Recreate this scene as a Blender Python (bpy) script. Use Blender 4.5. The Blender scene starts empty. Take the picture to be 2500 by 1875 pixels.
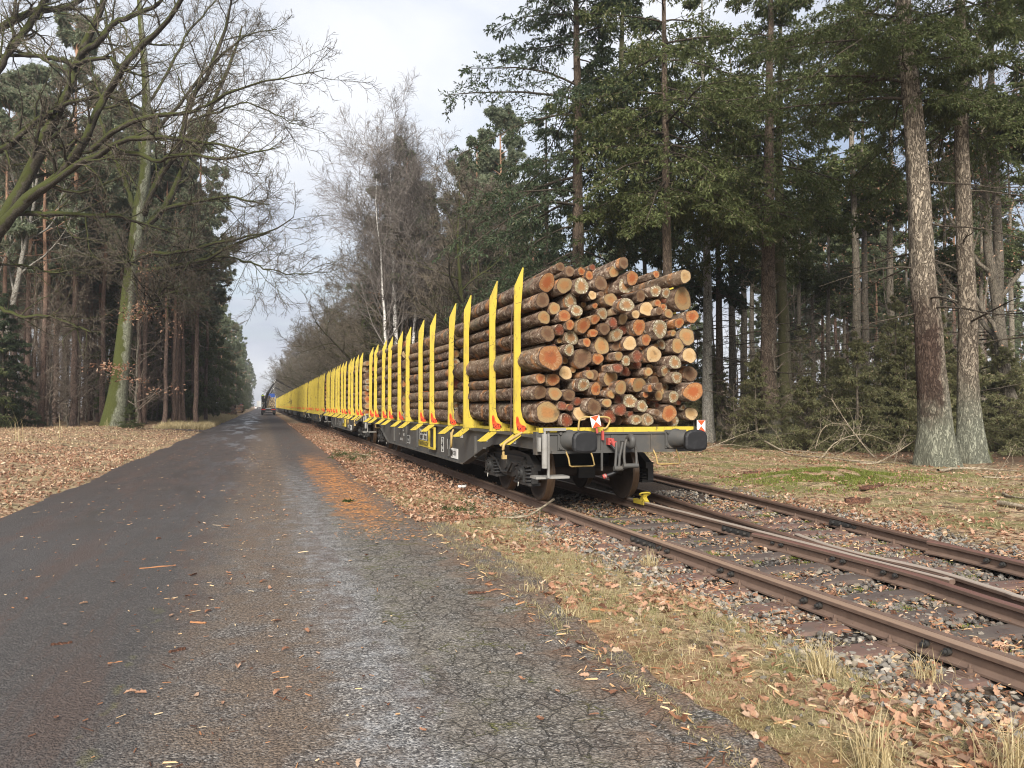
import bpy, bmesh, math, random
import numpy as np
from mathutils import Vector, Matrix, Euler
R = math.radians
random.seed(11)
scene = bpy.context.scene
COL = scene.collection
RNG = np.random.default_rng(11)

# ------------------------------------------------------------------ camera
CAM = np.array([0.0, 0.0, 1.68]); YAW = R(17.91); PIT = R(1.6); F = 1878.0
cy, sy, cp, sp = math.cos(YAW), math.sin(YAW), math.cos(PIT), math.sin(PIT)
FW = np.array([sy*cp, cy*cp, sp]); RT = np.array([cy, -sy, 0.0]); UP = np.array([-sy*sp, -cy*sp, cp])
def pix(px, py, zc):
    return CAM + zc*(FW + (px-1250)/F*RT + (937.5-py)/F*UP)
def pixY(px, py, Y):
    d = FW + (px-1250)/F*RT + (937.5-py)/F*UP
    return CAM + d*(Y/d[1])
def base(px, zc):
    p = pix(px, 990, zc); return float(p[0]), float(p[1])
cam = bpy.data.objects.new('camera', bpy.data.cameras.new('camera')); COL.objects.link(cam)
cam.data.sensor_width = 36; cam.data.lens = F/2500*36; cam.data.clip_end = 4000; cam.data.clip_start = .1
M3 = Matrix((RT, UP, -FW)).transposed()
cam.matrix_world = Matrix.Translation(CAM) @ M3.to_4x4()
scene.camera = cam

# ------------------------------------------------------------------ node helpers
class G:
    def __init__(s, name):
        s.m = bpy.data.materials.new(name); s.m.use_nodes = True; s.t = s.m.node_tree
        for n in list(s.t.nodes): s.t.nodes.remove(n)
        s.out = s.t.nodes.new('ShaderNodeOutputMaterial')
    def n(s, typ, props=None, **ins):
        nd = s.t.nodes.new(typ)
        for k, v in (props or {}).items(): setattr(nd, k, v)
        for k, v in ins.items(): s.set(nd, k, v)
        return nd
    def set(s, nd, k, v):
        k = int(k[1:]) if (k[0] == 'i' and k[1:].isdigit()) else k.replace('_', ' ')
        sock = nd.inputs[k]
        if hasattr(v, 'is_output') or isinstance(v, bpy.types.NodeSocket): s.t.links.new(v, sock)
        else:
            if isinstance(v, (tuple, list)) and len(v) == 3 and sock.type == 'RGBA': v = (*v, 1)
            sock.default_value = v
    def pos(s): return s.n('ShaderNodeNewGeometry').outputs['Position']
    def nor(s): return s.n('ShaderNodeNewGeometry').outputs['Normal']
    def isl(s): return s.n('ShaderNodeNewGeometry').outputs['Random Per Island']
    def obj(s): return s.n('ShaderNodeTexCoord').outputs['Object']
    def uv(s): return s.n('ShaderNodeTexCoord').outputs['UV']
    def rnd(s): return s.n('ShaderNodeObjectInfo').outputs['Random']
    def sep(s, v): return s.n('ShaderNodeSeparateXYZ', Vector=v).outputs
    def mapv(s, v, sc=(1, 1, 1), loc=(0, 0, 0)): return s.n('ShaderNodeMapping', Vector=v, Scale=sc, Location=loc).outputs[0]
    def noise(s, v, scale, det=4, rough=.55, dist=0):
        return s.n('ShaderNodeTexNoise', Vector=v, Scale=scale, Detail=det, Roughness=rough, Distortion=dist).outputs[0]
    def voro(s, v, scale, feat='F1', out='Distance', rand=1):
        return s.n('ShaderNodeTexVoronoi', {'feature': feat}, Vector=v, Scale=scale, Randomness=rand).outputs[out]
    def ramp(s, f, stops, interp='LINEAR'):
        nd = s.n('ShaderNodeValToRGB', i0=f); e = nd.color_ramp.elements; nd.color_ramp.interpolation = interp
        while len(e) < len(stops): e.new(.5)
        for el, (p, c) in zip(e, stops):
            el.position = p; el.color = (*c, 1) if isinstance(c, (tuple, list)) else (c, c, c, 1)
        return nd.outputs[0]
    def mix(s, f, a, b, mode='MIX'):
        nd = s.n('ShaderNodeMix', {'data_type': 'RGBA', 'blend_type': mode}, i0=f)
        s.set(nd, 'i6', a); s.set(nd, 'i7', b); return nd.outputs[2]
    def m1(s, op, a, b=0.0, c=0.0, clamp=False): return s.n('ShaderNodeMath', {'operation': op, 'use_clamp': clamp}, i0=a, i1=b, i2=c).outputs[0]
    def sm(s, v, a, b, lo=0.0, hi=1.0):
        return s.n('ShaderNodeMapRange', {'interpolation_type': 'SMOOTHSTEP'}, Value=v, From_Min=a, From_Max=b, To_Min=lo, To_Max=hi).outputs[0]
    def bump(s, h, st=.5, d=.02): return s.n('ShaderNodeBump', Height=h, Strength=st, Distance=d).outputs[0]
    def bsdf(s, col, rough=.8, normal=None, spec=.3, metal=0, sub=None):
        b = s.n('ShaderNodeBsdfPrincipled', Base_Color=col, Roughness=rough, Metallic=metal)
        s.set(b, 'Specular_IOR_Level', spec)
        if normal is not None: s.set(b, 'Normal', normal)
        s.t.links.new(b.outputs[0], s.out.inputs[0]); return s.m
    def leafy(s, col, trans=.3, rough=.7):
        d = s.n('ShaderNodeBsdfPrincipled', Base_Color=col, Roughness=rough); s.set(d, 'Specular_IOR_Level', .25)
        tr = s.n('ShaderNodeBsdfTranslucent', Color=col)
        mx = s.n('ShaderNodeMixShader', i0=trans, i1=d.outputs[0], i2=tr.outputs[0])
        s.t.links.new(mx.outputs[0], s.out.inputs[0]); return s.m

# ------------------------------------------------------------------ mesh helpers
class MB:
    """collects geometry, builds one mesh"""
    def __init__(s): s.v = []; s.f = []; s.n = 0; s.mi = []; s.sm = []
    def add(s, V, Fs, mi=0, smooth=False):
        V = np.asarray(V, float).reshape(-1, 3)
        s.v.append(V)
        if isinstance(Fs, np.ndarray): s.f.append(Fs + s.n); k = len(Fs)
        else:
            for f in Fs: s.f.append(np.array([f]) + s.n)
            k = len(Fs)
        s.mi.append(np.full(k, mi)); s.sm.append(np.full(k, smooth)); s.n += len(V)
    def box(s, c, size, mi=0, rot=None, taper=None):
        x, y, z = [q/2 for q in size]
        V = np.array([(-x,-y,-z),(x,-y,-z),(x,y,-z),(-x,y,-z),(-x,-y,z),(x,-y,z),(x,y,z),(-x,y,z)], float)
        if taper: V[4:, 0] *= taper[0]; V[4:, 1] *= taper[1]
        if rot is not None: V = V @ np.array(Euler(rot).to_matrix()).T
        s.add(V + np.array(c), np.array([(0,3,2,1),(4,5,6,7),(0,1,5,4),(1,2,6,5),(2,3,7,6),(3,0,4,7)]), mi)
    def tube(s, P, r, n=8, mi=0, cap=True, smooth=True):
        P = np.asarray(P, float); r = np.broadcast_to(np.asarray(r, float), (len(P),))
        V, Q = tubes(P[None], r[None], n); s.add(V, Q, mi, smooth)
        if cap:
            k = len(P)
            s.add(V[:n], [tuple(range(n))[::-1]], mi); s.add(V[(k-1)*n:k*n], [tuple(range(n))], mi)
    def cyl(s, a, b, r0, r1=None, n=12, mi=0, cap=True): s.tube([a, b], [r0, r0 if r1 is None else r1], n, mi, cap)
    def prism(s, poly, axis, a, b, mi=0):
        """poly: 2-D points, extruded along axis (0,1,2) from a to b; the other two axes in order"""
        n = len(poly); o = [i for i in range(3) if i != axis]
        V = np.zeros((2*n, 3))
        for k, q in enumerate((a, b)):
            V[k*n:(k+1)*n, axis] = q; V[k*n:(k+1)*n, o[0]] = [p[0] for p in poly]; V[k*n:(k+1)*n, o[1]] = [p[1] for p in poly]
        Fs = [tuple(range(n)), tuple(range(2*n-1, n-1, -1))] + [(i, i+n, (i+1) % n+n, (i+1) % n) for i in range(n)]
        s.add(V, Fs, mi)
    def lathe(s, prof, axis_pt, axis='x', n=28, mi=0, smooth=True):
        """prof: (along, radius) list"""
        a = np.linspace(0, 2*math.pi, n, endpoint=False); K = len(prof)
        V = np.zeros((K, n, 3))
        for k, (d, r) in enumerate(prof):
            c, q = r*np.cos(a), r*np.sin(a)
            if axis == 'x': V[k] = np.stack([np.full(n, d), c, q], 1)
            elif axis == 'y': V[k] = np.stack([c, np.full(n, d), q], 1)
            else: V[k] = np.stack([c, q, np.full(n, d)], 1)
        i = np.arange(K-1)[:, None]*n; j = np.arange(n)[None]; j2 = (j+1) % n
        Q = np.stack([i+j, i+j2, i+n+j2, i+n+j], -1).reshape(-1, 4)
        s.add(V.reshape(-1, 3)+np.array(axis_pt), Q, mi, smooth)
    def build(s, name, mats, parent=None, loc=None, recalc=True):
        me = mesh_np(name, np.concatenate(s.v), s.f, np.concatenate(s.mi), np.concatenate(s.sm))
        if recalc:
            bm = bmesh.new(); bm.from_mesh(me); bmesh.ops.recalc_face_normals(bm, faces=bm.faces); bm.to_mesh(me); bm.free()
        return link(name, me, mats, parent, loc)

def tubes(P, Rd, n, ref=None):
    N, K, _ = P.shape
    T = np.gradient(P, axis=1); T /= np.linalg.norm(T, axis=2, keepdims=True)+1e-9
    mean = P[:, -1]-P[:, 0]; mean /= np.linalg.norm(mean, axis=1, keepdims=True)+1e-9
    rf = np.where(np.abs(mean[:, 2:3]) > .8, np.array([[1., 0, 0]]), np.array([[0, 0, 1.]]))
    A = np.cross(T, rf[:, None, :]); A /= np.linalg.norm(A, axis=2, keepdims=True)+1e-9
    B = np.cross(T, A)
    a = np.linspace(0, 2*math.pi, n, endpoint=False)
    V = P[:, :, None, :] + Rd[:, :, None, None]*(np.cos(a)[None, None, :, None]*A[:, :, None, :]+np.sin(a)[None, None, :, None]*B[:, :, None, :])
    b = (np.arange(N)[:, None, None]*K+np.arange(K-1)[None, :, None])*n
    j = np.arange(n)[None, None]; j2 = (j+1) % n
    Q = np.stack([b+j, b+j2, b+n+j2, b+n+j], -1).reshape(-1, 4)
    return V.reshape(-1, 3), Q

def mesh_np(name, V, Fl, mi=None, smooth=None):
    me = bpy.data.meshes.new(name)
    tot = []; loops = []
    for f in Fl:
        f = np.asarray(f); tot.append(np.full(len(f), f.shape[1])); loops.append(f.reshape(-1))
    tot = np.concatenate(tot).astype(np.int32); loops = np.concatenate(loops).astype(np.int32)
    me.vertices.add(len(V)); me.vertices.foreach_set('co', np.ascontiguousarray(V, dtype=np.float32).reshape(-1))
    me.loops.add(len(loops)); me.loops.foreach_set('vertex_index', loops)
    st = np.concatenate([[0], np.cumsum(tot)[:-1]]).astype(np.int32)
    me.polygons.add(len(tot)); me.polygons.foreach_set('loop_start', st)
    try: me.polygons.foreach_set('loop_total', tot)
    except Exception: pass
    if mi is not None: me.polygons.foreach_set('material_index', np.ascontiguousarray(mi, dtype=np.int32))
    sm = np.zeros(len(tot), bool) if smooth is None else (np.full(len(tot), smooth) if isinstance(smooth, bool) else smooth)
    me.polygons.foreach_set('use_smooth', np.ascontiguousarray(sm, dtype=bool))
    me.update(calc_edges=True); return me

def link(name, me, mats, parent=None, loc=None):
    if not isinstance(mats, (list, tuple)): mats = [mats]
    for m in mats: me.materials.append(m)
    o = bpy.data.objects.new(name, me); COL.objects.link(o)
    if parent is not None: o.parent = parent
    if loc is not None: o.location = loc
    return o
def tag(o, label=None, cat=None, group=None, kind=None):
    if label: o['label'] = label
    if cat: o['category'] = cat
    if group: o['group'] = group
    if kind: o['kind'] = kind
    return o
def thing(name, loc, label, cat, group=None, rz=0, sc=1):
    o = bpy.data.objects.new(name, None); COL.objects.link(o); o.location = loc; o.rotation_euler = (0, 0, rz); o.scale = (sc,)*3 if not isinstance(sc, tuple) else sc
    o.empty_display_size = .3
    return tag(o, label, cat, group)
def dup(root, loc, rz=0, sc=1, label=None, group=None, skip=(), deep=True):
    r = root.copy(); COL.objects.link(r); r.location = loc; r.rotation_euler = (0, 0, rz); r.scale = (sc,)*3 if not isinstance(sc, tuple) else sc
    if label: r['label'] = label
    if group: r['group'] = group
    for ch in KIDS(root):
        if ch.name.split('.')[0] in skip: continue
        c = ch.copy(); COL.objects.link(c); c.parent = r
        if deep:
            for g in KIDS(ch):
                if g.name.split('.')[0] in skip: continue
                d = g.copy(); COL.objects.link(d); d.parent = c
    return r
_kc = {}
def KIDS(o):
    if o.name not in _kc: _kc[o.name] = [c for c in o.children]
    return _kc[o.name]
def text_geo(body, size, bold=False):
    cu = bpy.data.curves.new('t', 'FONT'); cu.body = body; cu.size = size; cu.align_x = 'CENTER'; cu.align_y = 'CENTER'; cu.resolution_u = 2
    if bold: cu.offset = size*.018
    ob = bpy.data.objects.new('t', cu); me = bpy.data.meshes.new_from_object(ob)
    V = np.array([v.co[:] for v in me.vertices]) if len(me.vertices) else np.zeros((0, 3)); Fs = [tuple(p.vertices) for p in me.polygons]
    bpy.data.objects.remove(ob); bpy.data.curves.remove(cu); bpy.data.meshes.remove(me)
    return V, Fs
def put_text(mb, body, size, o, ex, ez, mi, bold=False):
    V, Fs = text_geo(body, size, bold)
    if len(V): mb.add(np.array(o)+V[:, :1]*np.array(ex)+V[:, 1:2]*np.array(ez), Fs, mi)

def smooth01(x, a, b):
    t = np.clip((np.asarray(x, float)-a)/(b-a), 0, 1); return t*t*(3-2*t)
_ph = np.random.default_rng(5).uniform(0, 6.28, (24, 2)); _dr = np.random.default_rng(6).uniform(0, 6.28, 24)
def wav(x, y, L, k0=0, n=6):
    """cheap smooth noise, about -1..1"""
    s = 0
    for i in range(n):
        a = _dr[(k0+i) % 24]; q = 2*math.pi/(L*(.6+.25*i))
        s = s + np.sin(q*(x*math.cos(a)+y*math.sin(a))+_ph[(k0+i) % 24, 0])
    return s/n*1.4
def terr(x, y):
    x = np.asarray(x, float); y = np.asarray(y, float)
    left = smooth01(-x, 3.9, 9)*.42*(1-.85*np.exp(-((y-57)/4.5)**2))
    left = left + smooth01(-x, 3.7, 4.3)*.05
    track = smooth01(x, 3.3, 3.9)*(1-smooth01(x, 8.3+.1*np.clip(y-10, -6, 12), 9.3+.1*np.clip(y-10, -6, 12)))
    right = smooth01(x, 9.5, 13)*.06
    lump = .03*wav(x, y, 2.2)+.012*wav(x, y, .6, 6)
    off = 1-smooth01(x, -4.0, -3.6)*(1-smooth01(x, 2.0, 2.9))
    rh = smooth01(x, 9, 11)+smooth01(-x, 4.2, 6)
    z = left+right-.06*track+lump*off*(.35+rh)*(1-.6*track)-.03*(1-off)
    z = z + .22*np.exp(-((x-11.9)/1.7)**2-((y-14.0)/1.2)**2)*smooth01(x, 8.9, 10.5)
    return z
# ------------------------------------------------------------------ materials
def mk_paint(name, col, dirt=(.05, .045, .035), amt=.5, rough=.5, sc=4.0):
    g = G(name); o = g.obj()
    n = g.noise(o, sc, 6, .65); n2 = g.noise(o, sc*9, 3, .6)
    f = g.m1('MULTIPLY', g.sm(n, .48, .75), amt); f2 = g.m1('MULTIPLY', g.sm(n2, .6, .75), amt)
    c = g.mix(f, col, dirt); c = g.mix(f2, c, tuple(q*.6 for q in col))
    return g.bsdf(c, g.m1('ADD', g.m1('MULTIPLY', n, .3), rough-.15), g.bump(n2, .12, .004), .4)
YEL = (.47, .355, .042)
M = {}
def mk_yellow():
    g = G('yellow_paint'); o = g.obj(); r = g.rnd()
    v = g.n('ShaderNodeVectorMath', {'operation': 'ADD'}, i0=o); cb = g.n('ShaderNodeCombineXYZ', X=g.m1('MULTIPLY', r, 37.0), Y=g.m1('MULTIPLY', r, 11.0)); g.t.links.new(cb.outputs[0], v.inputs[1]); v = v.outputs[0]
    n = g.noise(g.mapv(v, (3, 3, .8)), 3, 6, .7)
    sc = g.voro(g.mapv(v, (1, 1, .55), (0, 0, 0)), 9, 'DISTANCE_TO_EDGE'); n3 = g.noise(v, 5, 2)
    scr = g.m1('MULTIPLY', g.sm(sc, .022, .006), g.sm(n3, .52, .62))
    c = g.mix(g.m1('MULTIPLY', g.sm(n, .46, .72), .55), YEL, (.24, .18, .045)); c = g.mix(g.m1('MULTIPLY', g.sm(g.noise(g.mapv(v, (5, 5, 1.2)), 2.2, 5, .7), .58, .70), .7), c, (.13, .085, .035))
    c = g.mix(scr, c, (.05, .04, .025)); c = g.mix(g.sm(g.noise(v, 26, 3), .68, .74), c, (.07, .05, .03))
    return g.bsdf(c, .5, g.bump(n, .1, .003), .4)
M['yellow'] = mk_yellow()
M['steel'] = mk_paint('grey_wagon_steel', (.062, .060, .056), (.13, .10, .07), .55, .6)
M['steel_dark'] = mk_paint('dark_running_gear_steel', (.028, .027, .026), (.065, .05, .035), .6, .6, 7)
M['steel_light'] = mk_paint('pale_grey_steel', (.24, .23, .21), (.10, .09, .07), .6, .55, 6)
M['rubber'] = mk_paint('black_rubber', (.010, .010, .011), (.045, .045, .046), .35, .55, 8)
M['tan'] = mk_paint('worn_tan_paint', (.36, .25, .09), (.16, .10, .05), .7, .6, 12)
M['redpaint'] = mk_paint('faded_red_paint', (.36, .06, .05), (.2, .06, .05), .5, .55, 10)
M['strap'] = mk_paint('brown_strap', (.12, .07, .055), (.05, .03, .02), .4, .8, 10)
M['strap_orange'] = mk_paint('orange_strap', (.60, .14, .05), (.3, .08, .03), .4, .8, 10)
M['white'] = mk_paint('white_panel', (.78, .77, .73), (.4, .38, .33), .35, .5, 6)
M['print'] = mk_paint('pale_print', (.62, .61, .57), (.3, .28, .25), .5, .7, 20)
M['dirty_white'] = mk_paint('dusty_white_panel', (.50, .48, .43), (.25, .22, .18), .6, .6, 8)
M['red'] = mk_paint('red_sticker', (.80, .075, .02), (.5, .06, .02), .3, .45, 8)
M['black'] = mk_paint('black_print', (.012, .011, .010), (.03, .02, .02), .3, .5, 8)
M['blue'] = mk_paint('blue_tarpaulin', (.03, .09, .36), (.05, .1, .25), .4, .5, 3)
M['alu'] = mk_paint('grey_aluminium', (.42, .43, .44), (.2, .2, .2), .4, .45, 2)
M['glass'] = G('dark_glass').bsdf((.02, .025, .03), .08, None, .5)
M['lamp_red'] = G('red_lamp_glass').bsdf((.6, .03, .02), .2, None, .5)
M['hivis'] = G('high_visibility_cloth').bsdf((.65, .9, .05), .8)
M['skin'] = G('skin').bsdf((.45, .25, .17), .6)
M['cloth'] = G('dark_cloth').bsdf((.03, .035, .05), .9)

def mk_wheel():
    g = G('wheel_steel'); s = g.sep(g.obj()); rad = g.m1('SQRT', g.m1('ADD', g.m1('MULTIPLY', s[1], s[1]), g.m1('MULTIPLY', s[2], s[2])))
    n = g.noise(g.mapv(g.obj(), (30, 3, 3)), 4, 5, .6)
    c = g.mix(n, (.02, .015, .012), (.07, .045, .03))
    nx = g.m1('ABSOLUTE', g.sep(g.n('ShaderNodeTexCoord').outputs['Normal'])[0])
    tread = g.m1('MULTIPLY', g.sm(rad, .44, .455), g.sm(nx, .75, .4))
    c = g.mix(tread, c, g.mix(n, (.10, .06, .035), (.28, .19, .12)))
    return g.bsdf(c, g.sm(tread, 0, 1, .75, .34), g.bump(n, .1, .003), .5, g.m1('MULTIPLY', tread, .55))
M['wheel'] = mk_wheel()

def mk_rail(name, shiny):
    g = G(name); p = g.pos(); s = g.sep(p)
    n = g.noise(p, 9, 6, .65); n2 = g.noise(g.mapv(p, (22, 1.2, 22)), 2, 4, .6)
    c = g.mix(n, (.07, .044, .032), (.185, .12, .088))
    c = g.mix(g.sm(n2, .5, .8, 0, .5), c, (.15, .11, .085))
    top = g.m1('MULTIPLY', g.sm(s[2], .105, .118), g.sm(g.sep(g.nor())[2], .3, .8))
    c = g.mix(top, c, g.mix(n2, shiny, tuple(q*1.5 for q in shiny)))
    return g.bsdf(c, g.sm(top, 0, 1, .85, .42), g.bump(n, .25, .006), .4, g.m1('MULTIPLY', top, .25))
M['rail'] = mk_rail('rusty_rail_with_worn_head', (.27, .185, .13))
M['rail_bright'] = mk_rail('rail_with_bright_head', (.34, .285, .235))
M['rail_dull'] = mk_rail('dull_rusty_rail', (.13, .075, .055))
M['rail_red'] = mk_rail('red_rusty_rail', (.15, .075, .06))
def mk_sleeper():
    g = G('rusty_steel_sleeper'); p = g.pos(); s = g.sep(p)
    n = g.noise(p, 5, 7, .65); n2 = g.noise(p, 60, 3, .6)
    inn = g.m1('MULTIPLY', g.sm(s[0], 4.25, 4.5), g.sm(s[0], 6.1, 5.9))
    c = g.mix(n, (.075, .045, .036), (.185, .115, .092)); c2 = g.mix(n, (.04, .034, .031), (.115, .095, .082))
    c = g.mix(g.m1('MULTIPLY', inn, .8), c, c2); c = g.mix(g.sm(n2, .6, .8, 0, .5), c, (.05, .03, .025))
    c = g.mix(g.m1('MULTIPLY', g.sm(g.noise(p, 2.3, 4), .55, .7), .6), c, (.10, .085, .07))
    return g.bsdf(c, .85, g.bump(n2, .3, .004), .3)
M['sleeper'] = mk_sleeper()

def mk_bark(name, dark, light, sx, sz, bs=.5, moss=0.0, mosscol=(.075, .085, .012), lichen=None, bot=None, botz=(0, 1), top=None, topz=(5, 9), mossdir=(-.8, -.2, .55), bd=.05, stain=False):
    g = G(name); o = g.obj(); s = g.sep(o)
    v = g.mapv(o, (sx, sx, sz)); n = g.noise(v, 2.2, 6, .65)
    r1 = g.m1('ABSOLUTE', g.m1('SUBTRACT', g.noise(v, .95, 4, .55, 1.2), .5)); r2 = g.m1('ABSOLUTE', g.m1('SUBTRACT', g.noise(g.mapv(v, (1, 1, 1), (5.3, 2.1, 7.7)), 1.7, 3, .5, .8), .5))
    e = g.m1('MULTIPLY', g.sm(r1, .0, .085), g.sm(r2, .0, .06, .45, 1))
    f = g.m1('ADD', g.m1('MULTIPLY', e, .6), g.m1('MULTIPLY', n, .62))
    c = g.mix(g.sm(f, .22, 1.05), dark, light)
    big = g.noise(o, .9, 4, .6)
    c = g.mix(g.sm(big, .55, .75, 0, .45), c, tuple(q*.55 for q in dark))
    if top: c = g.mix(g.sm(s[2], topz[0], topz[1]), c, g.mix(f, tuple(q*.55 for q in top), top))
    if bot: c = g.mix(g.m1('MULTIPLY', g.sm(g.m1('ADD', s[2], g.m1('MULTIPLY', g.noise(o, 2.5, 5), 1.6)), botz[1]+1.4, botz[0]+.5), .8), c, g.mix(f, tuple(q*.4 for q in bot), bot))
    if stain: c = g.mix(g.m1('MULTIPLY', g.m1('MULTIPLY', g.sm(g.m1('ADD', s[2], g.m1('MULTIPLY', g.noise(o, 3, 5, .7), 2.0)), 1.9, 3.0), g.sm(g.m1('ADD', s[2], g.m1('MULTIPLY', g.noise(o, 2, 5, .7), 2.5)), 6.6, 4.6)), g.m1('MULTIPLY', g.sm(g.m1('ADD', s[0], g.m1('MULTIPLY', g.noise(o, 4, 5, .7), .5)), .22, -.02), .9)), c, g.mix(f, (.02, .012, .009), (.085, .05, .038)))
    if lichen: c = g.mix(g.sm(g.noise(o, 7, 5, .7), .56, .66, 0, .8), c, lichen)
    if moss > 0:
        nn = g.n('ShaderNodeVectorMath', {'operation': 'DOT_PRODUCT'}, i0=g.nor(), i1=mossdir).outputs['Value']
        mf = g.m1('ADD', g.m1('ADD', nn, g.m1('MULTIPLY', g.noise(o, 1.4, 6, .65), 2.2)), -1.45+moss)
        mf = g.sm(mf, -.05, .25, 0, .92); mn = g.noise(o, 30, 3)
        c = g.mix(mf, c, g.mix(mn, tuple(q*.45 for q in mosscol), tuple(q*1.5 for q in mosscol)))
    return g.bsdf(c, .9, g.bump(f, bs, bd), .15)
M['bark_oak'] = mk_bark('mossy_oak_bark', (.11, .112, .078), (.31, .32, .235), 14, 3.4, .6, moss=.32, mosscol=(.065, .074, .014))
M['bark_limb'] = mk_bark('mossy_limb_bark', (.030, .025, .018), (.085, .073, .055), 8, 8, .4, moss=.44, mossdir=(-.25, -.15, .9), mosscol=(.046, .052, .013))
M['twig'] = mk_bark('bare_twig_bark', (.062, .050, .037), (.15, .125, .095), 6, 6, .2)
M['twig_brown'] = mk_bark('brown_undergrowth_twig', (.12, .095, .075), (.28, .225, .175), 6, 6, .2)
M['twig_pale'] = mk_bark('pale_dead_twig', (.16, .13, .09), (.36, .30, .22), 6, 6, .2)
M['twig_birch'] = mk_bark('birch_twig', (.105, .090, .08), (.21, .185, .165), 6, 6, .2)
M['bark_pine'] = mk_bark('red_pine_bark', (.075, .055, .045), (.24, .165, .13), 12, 3, .7, top=(.44, .26, .17), topz=(7, 15))
M['bark_fir'] = mk_bark('furrowed_fir_bark', (.075, .057, .042), (.32, .265, .20), 12, 3.6, 1.0, bot=(.26, .275, .21), botz=(1.1, 2.4), bd=.06, moss=.06, mossdir=(.6, 0, .2), mosscol=(.10, .10, .035))
M['limb_dark'] = mk_bark('dark_fir_limb_bark', (.03, .024, .018), (.10, .08, .06), 14, 8, .4)
M['bark_fir_dark'] = mk_bark('dark_fir_bark', (.055, .041, .031), (.20, .15, .11), 20, 4, .8, bot=(.28, .29, .22), botz=(.3, 1.4), moss=.1, mossdir=(.95, .2, 0), mosscol=(.16, .135, .085))
M['bark_fir_green'] = mk_bark('algae_green_fir_bark', (.085, .072, .045), (.28, .245, .16), 20, 4, .7, moss=.15, mossdir=(-.6, -.3, 0), mosscol=(.13, .125, .06), bot=(.2, .21, .16), botz=(.5, 1.6))
M['bark_fir_stained'] = mk_bark('stained_fir_bark', (.085, .066, .048), (.40, .335, .255), 11, 3.4, 1.0, bot=(.25, .265, .20), botz=(1.1, 2.4), bd=.06, stain=True)
M['bark_lichen'] = mk_bark('lichened_grey_bark', (.12, .11, .09), (.36, .335, .29), 16, 7, .6, lichen=(.34, .34, .30))
M['bark_grey'] = mk_bark('plain_grey_brown_bark', (.09, .077, .06), (.25, .215, .165), 14, 4, .5, moss=-.1)
def mk_birch():
    g = G('white_birch_bark'); o = g.obj()
    n = g.noise(g.mapv(o, (3, 3, 16)), 1.4, 5, .7); b = g.noise(o, 1.2, 4)
    c = g.mix(g.sm(n, .53, .6), (.72, .69, .64), (.035, .03, .027)); c = g.mix(g.sm(b, .64, .78), c, (.06, .05, .045))
    return g.bsdf(c, .8, None, .2)
M['bark_birch'] = mk_birch()

def mk_needle(name, a, b, c=None, trans=.25):
    g = G(name); i = g.isl(); r = g.rnd()
    big = g.noise(g.obj(), .55, 4, .6)
    f = g.m1('ADD', g.m1('MULTIPLY', i, .6), g.m1('MULTIPLY', big, .5))
    col = g.mix(f, a, b)
    if c: col = g.mix(g.sm(i, .88, .92), col, c)
    col = g.mix(g.m1('MULTIPLY', r, .35), col, tuple(q*.6 for q in a))
    return g.leafy(col, trans)
M['n_fir'] = mk_needle('douglas_fir_needles', (.045, .066, .024), (.175, .195, .072), (.22, .20, .11), .4)
M['n_fir_dark'] = mk_needle('dark_fir_needles', (.034, .058, .030), (.12, .15, .078), (.17, .165, .10), .4)
M['n_pine'] = mk_needle('blue_green_pine_needles', (.15, .185, .12), (.38, .415, .27), (.38, .35, .22), .5)
M['n_pine_far'] = mk_needle('pale_green_pine_needles', (.12, .155, .085), (.30, .34, .19), (.3, .27, .16), .4)
M['n_spruce'] = mk_needle('young_spruce_needles', (.04, .06, .022), (.12, .14, .055), (.15, .12, .065), .35)
M['n_spruce_thicket'] = mk_needle('thin_olive_spruce_needles', (.15, .155, .07), (.33, .32, .165), (.33, .26, .16), .5)
M['needle_cut'] = mk_needle('cut_fir_twig_needles', (.03, .055, .015), (.08, .11, .03))
M['moss'] = mk_needle('green_moss', (.08, .10, .018), (.25, .28, .055))

def mk_leaf():
    g = G('dry_oak_leaf'); i = g.isl()
    c = g.ramp(i, [(0, (.10, .050, .032)), (.2, (.24, .115, .068)), (.4, (.37, .195, .118)), (.6, (.47, .30, .20)), (.78, (.29, .145, .085)), (.92, (.56, .41, .29)), (1, (.15, .085, .06))])
    n = g.noise(g.pos(), 60, 3); c = g.mix(g.sm(n, .5, .8, 0, .45), c, (.13, .06, .035))
    return g.leafy(c, .2, .65)
M['leaf'] = mk_leaf()
def mk_leaf2():
    g = G('pale_leaf_litter'); i = g.isl()
    c = g.ramp(i, [(0, (.075, .040, .026)), (.3, (.22, .12, .075)), (.55, (.40, .25, .16)), (.8, (.55, .39, .26)), (1, (.66, .53, .38))])
    return g.leafy(c, .2, .7)
M['leaf_pale'] = mk_leaf2()
def mk_grass(name, stops):
    g = G(name); i = g.isl(); p = g.noise(g.pos(), 1.1, 4)
    c = g.ramp(g.m1('ADD', g.m1('MULTIPLY', i, .6), g.m1('MULTIPLY', p, .45)), stops)
    return g.leafy(c, .3, .7)
M['grass_dry'] = mk_grass('dry_straw_grass', [(0, (.22, .16, .07)), (.35, (.42, .33, .17)), (.7, (.58, .48, .28)), (1, (.66, .58, .40))])
M['grass_mixed'] = mk_grass('short_yellow_green_grass', [(.1, (.15, .10, .05)), (.3, (.35, .27, .13)), (.5, (.50, .42, .25)), (.68, (.36, .31, .15)), (.82, (.20, .21, .075)), (1, (.44, .39, .22))])
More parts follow.
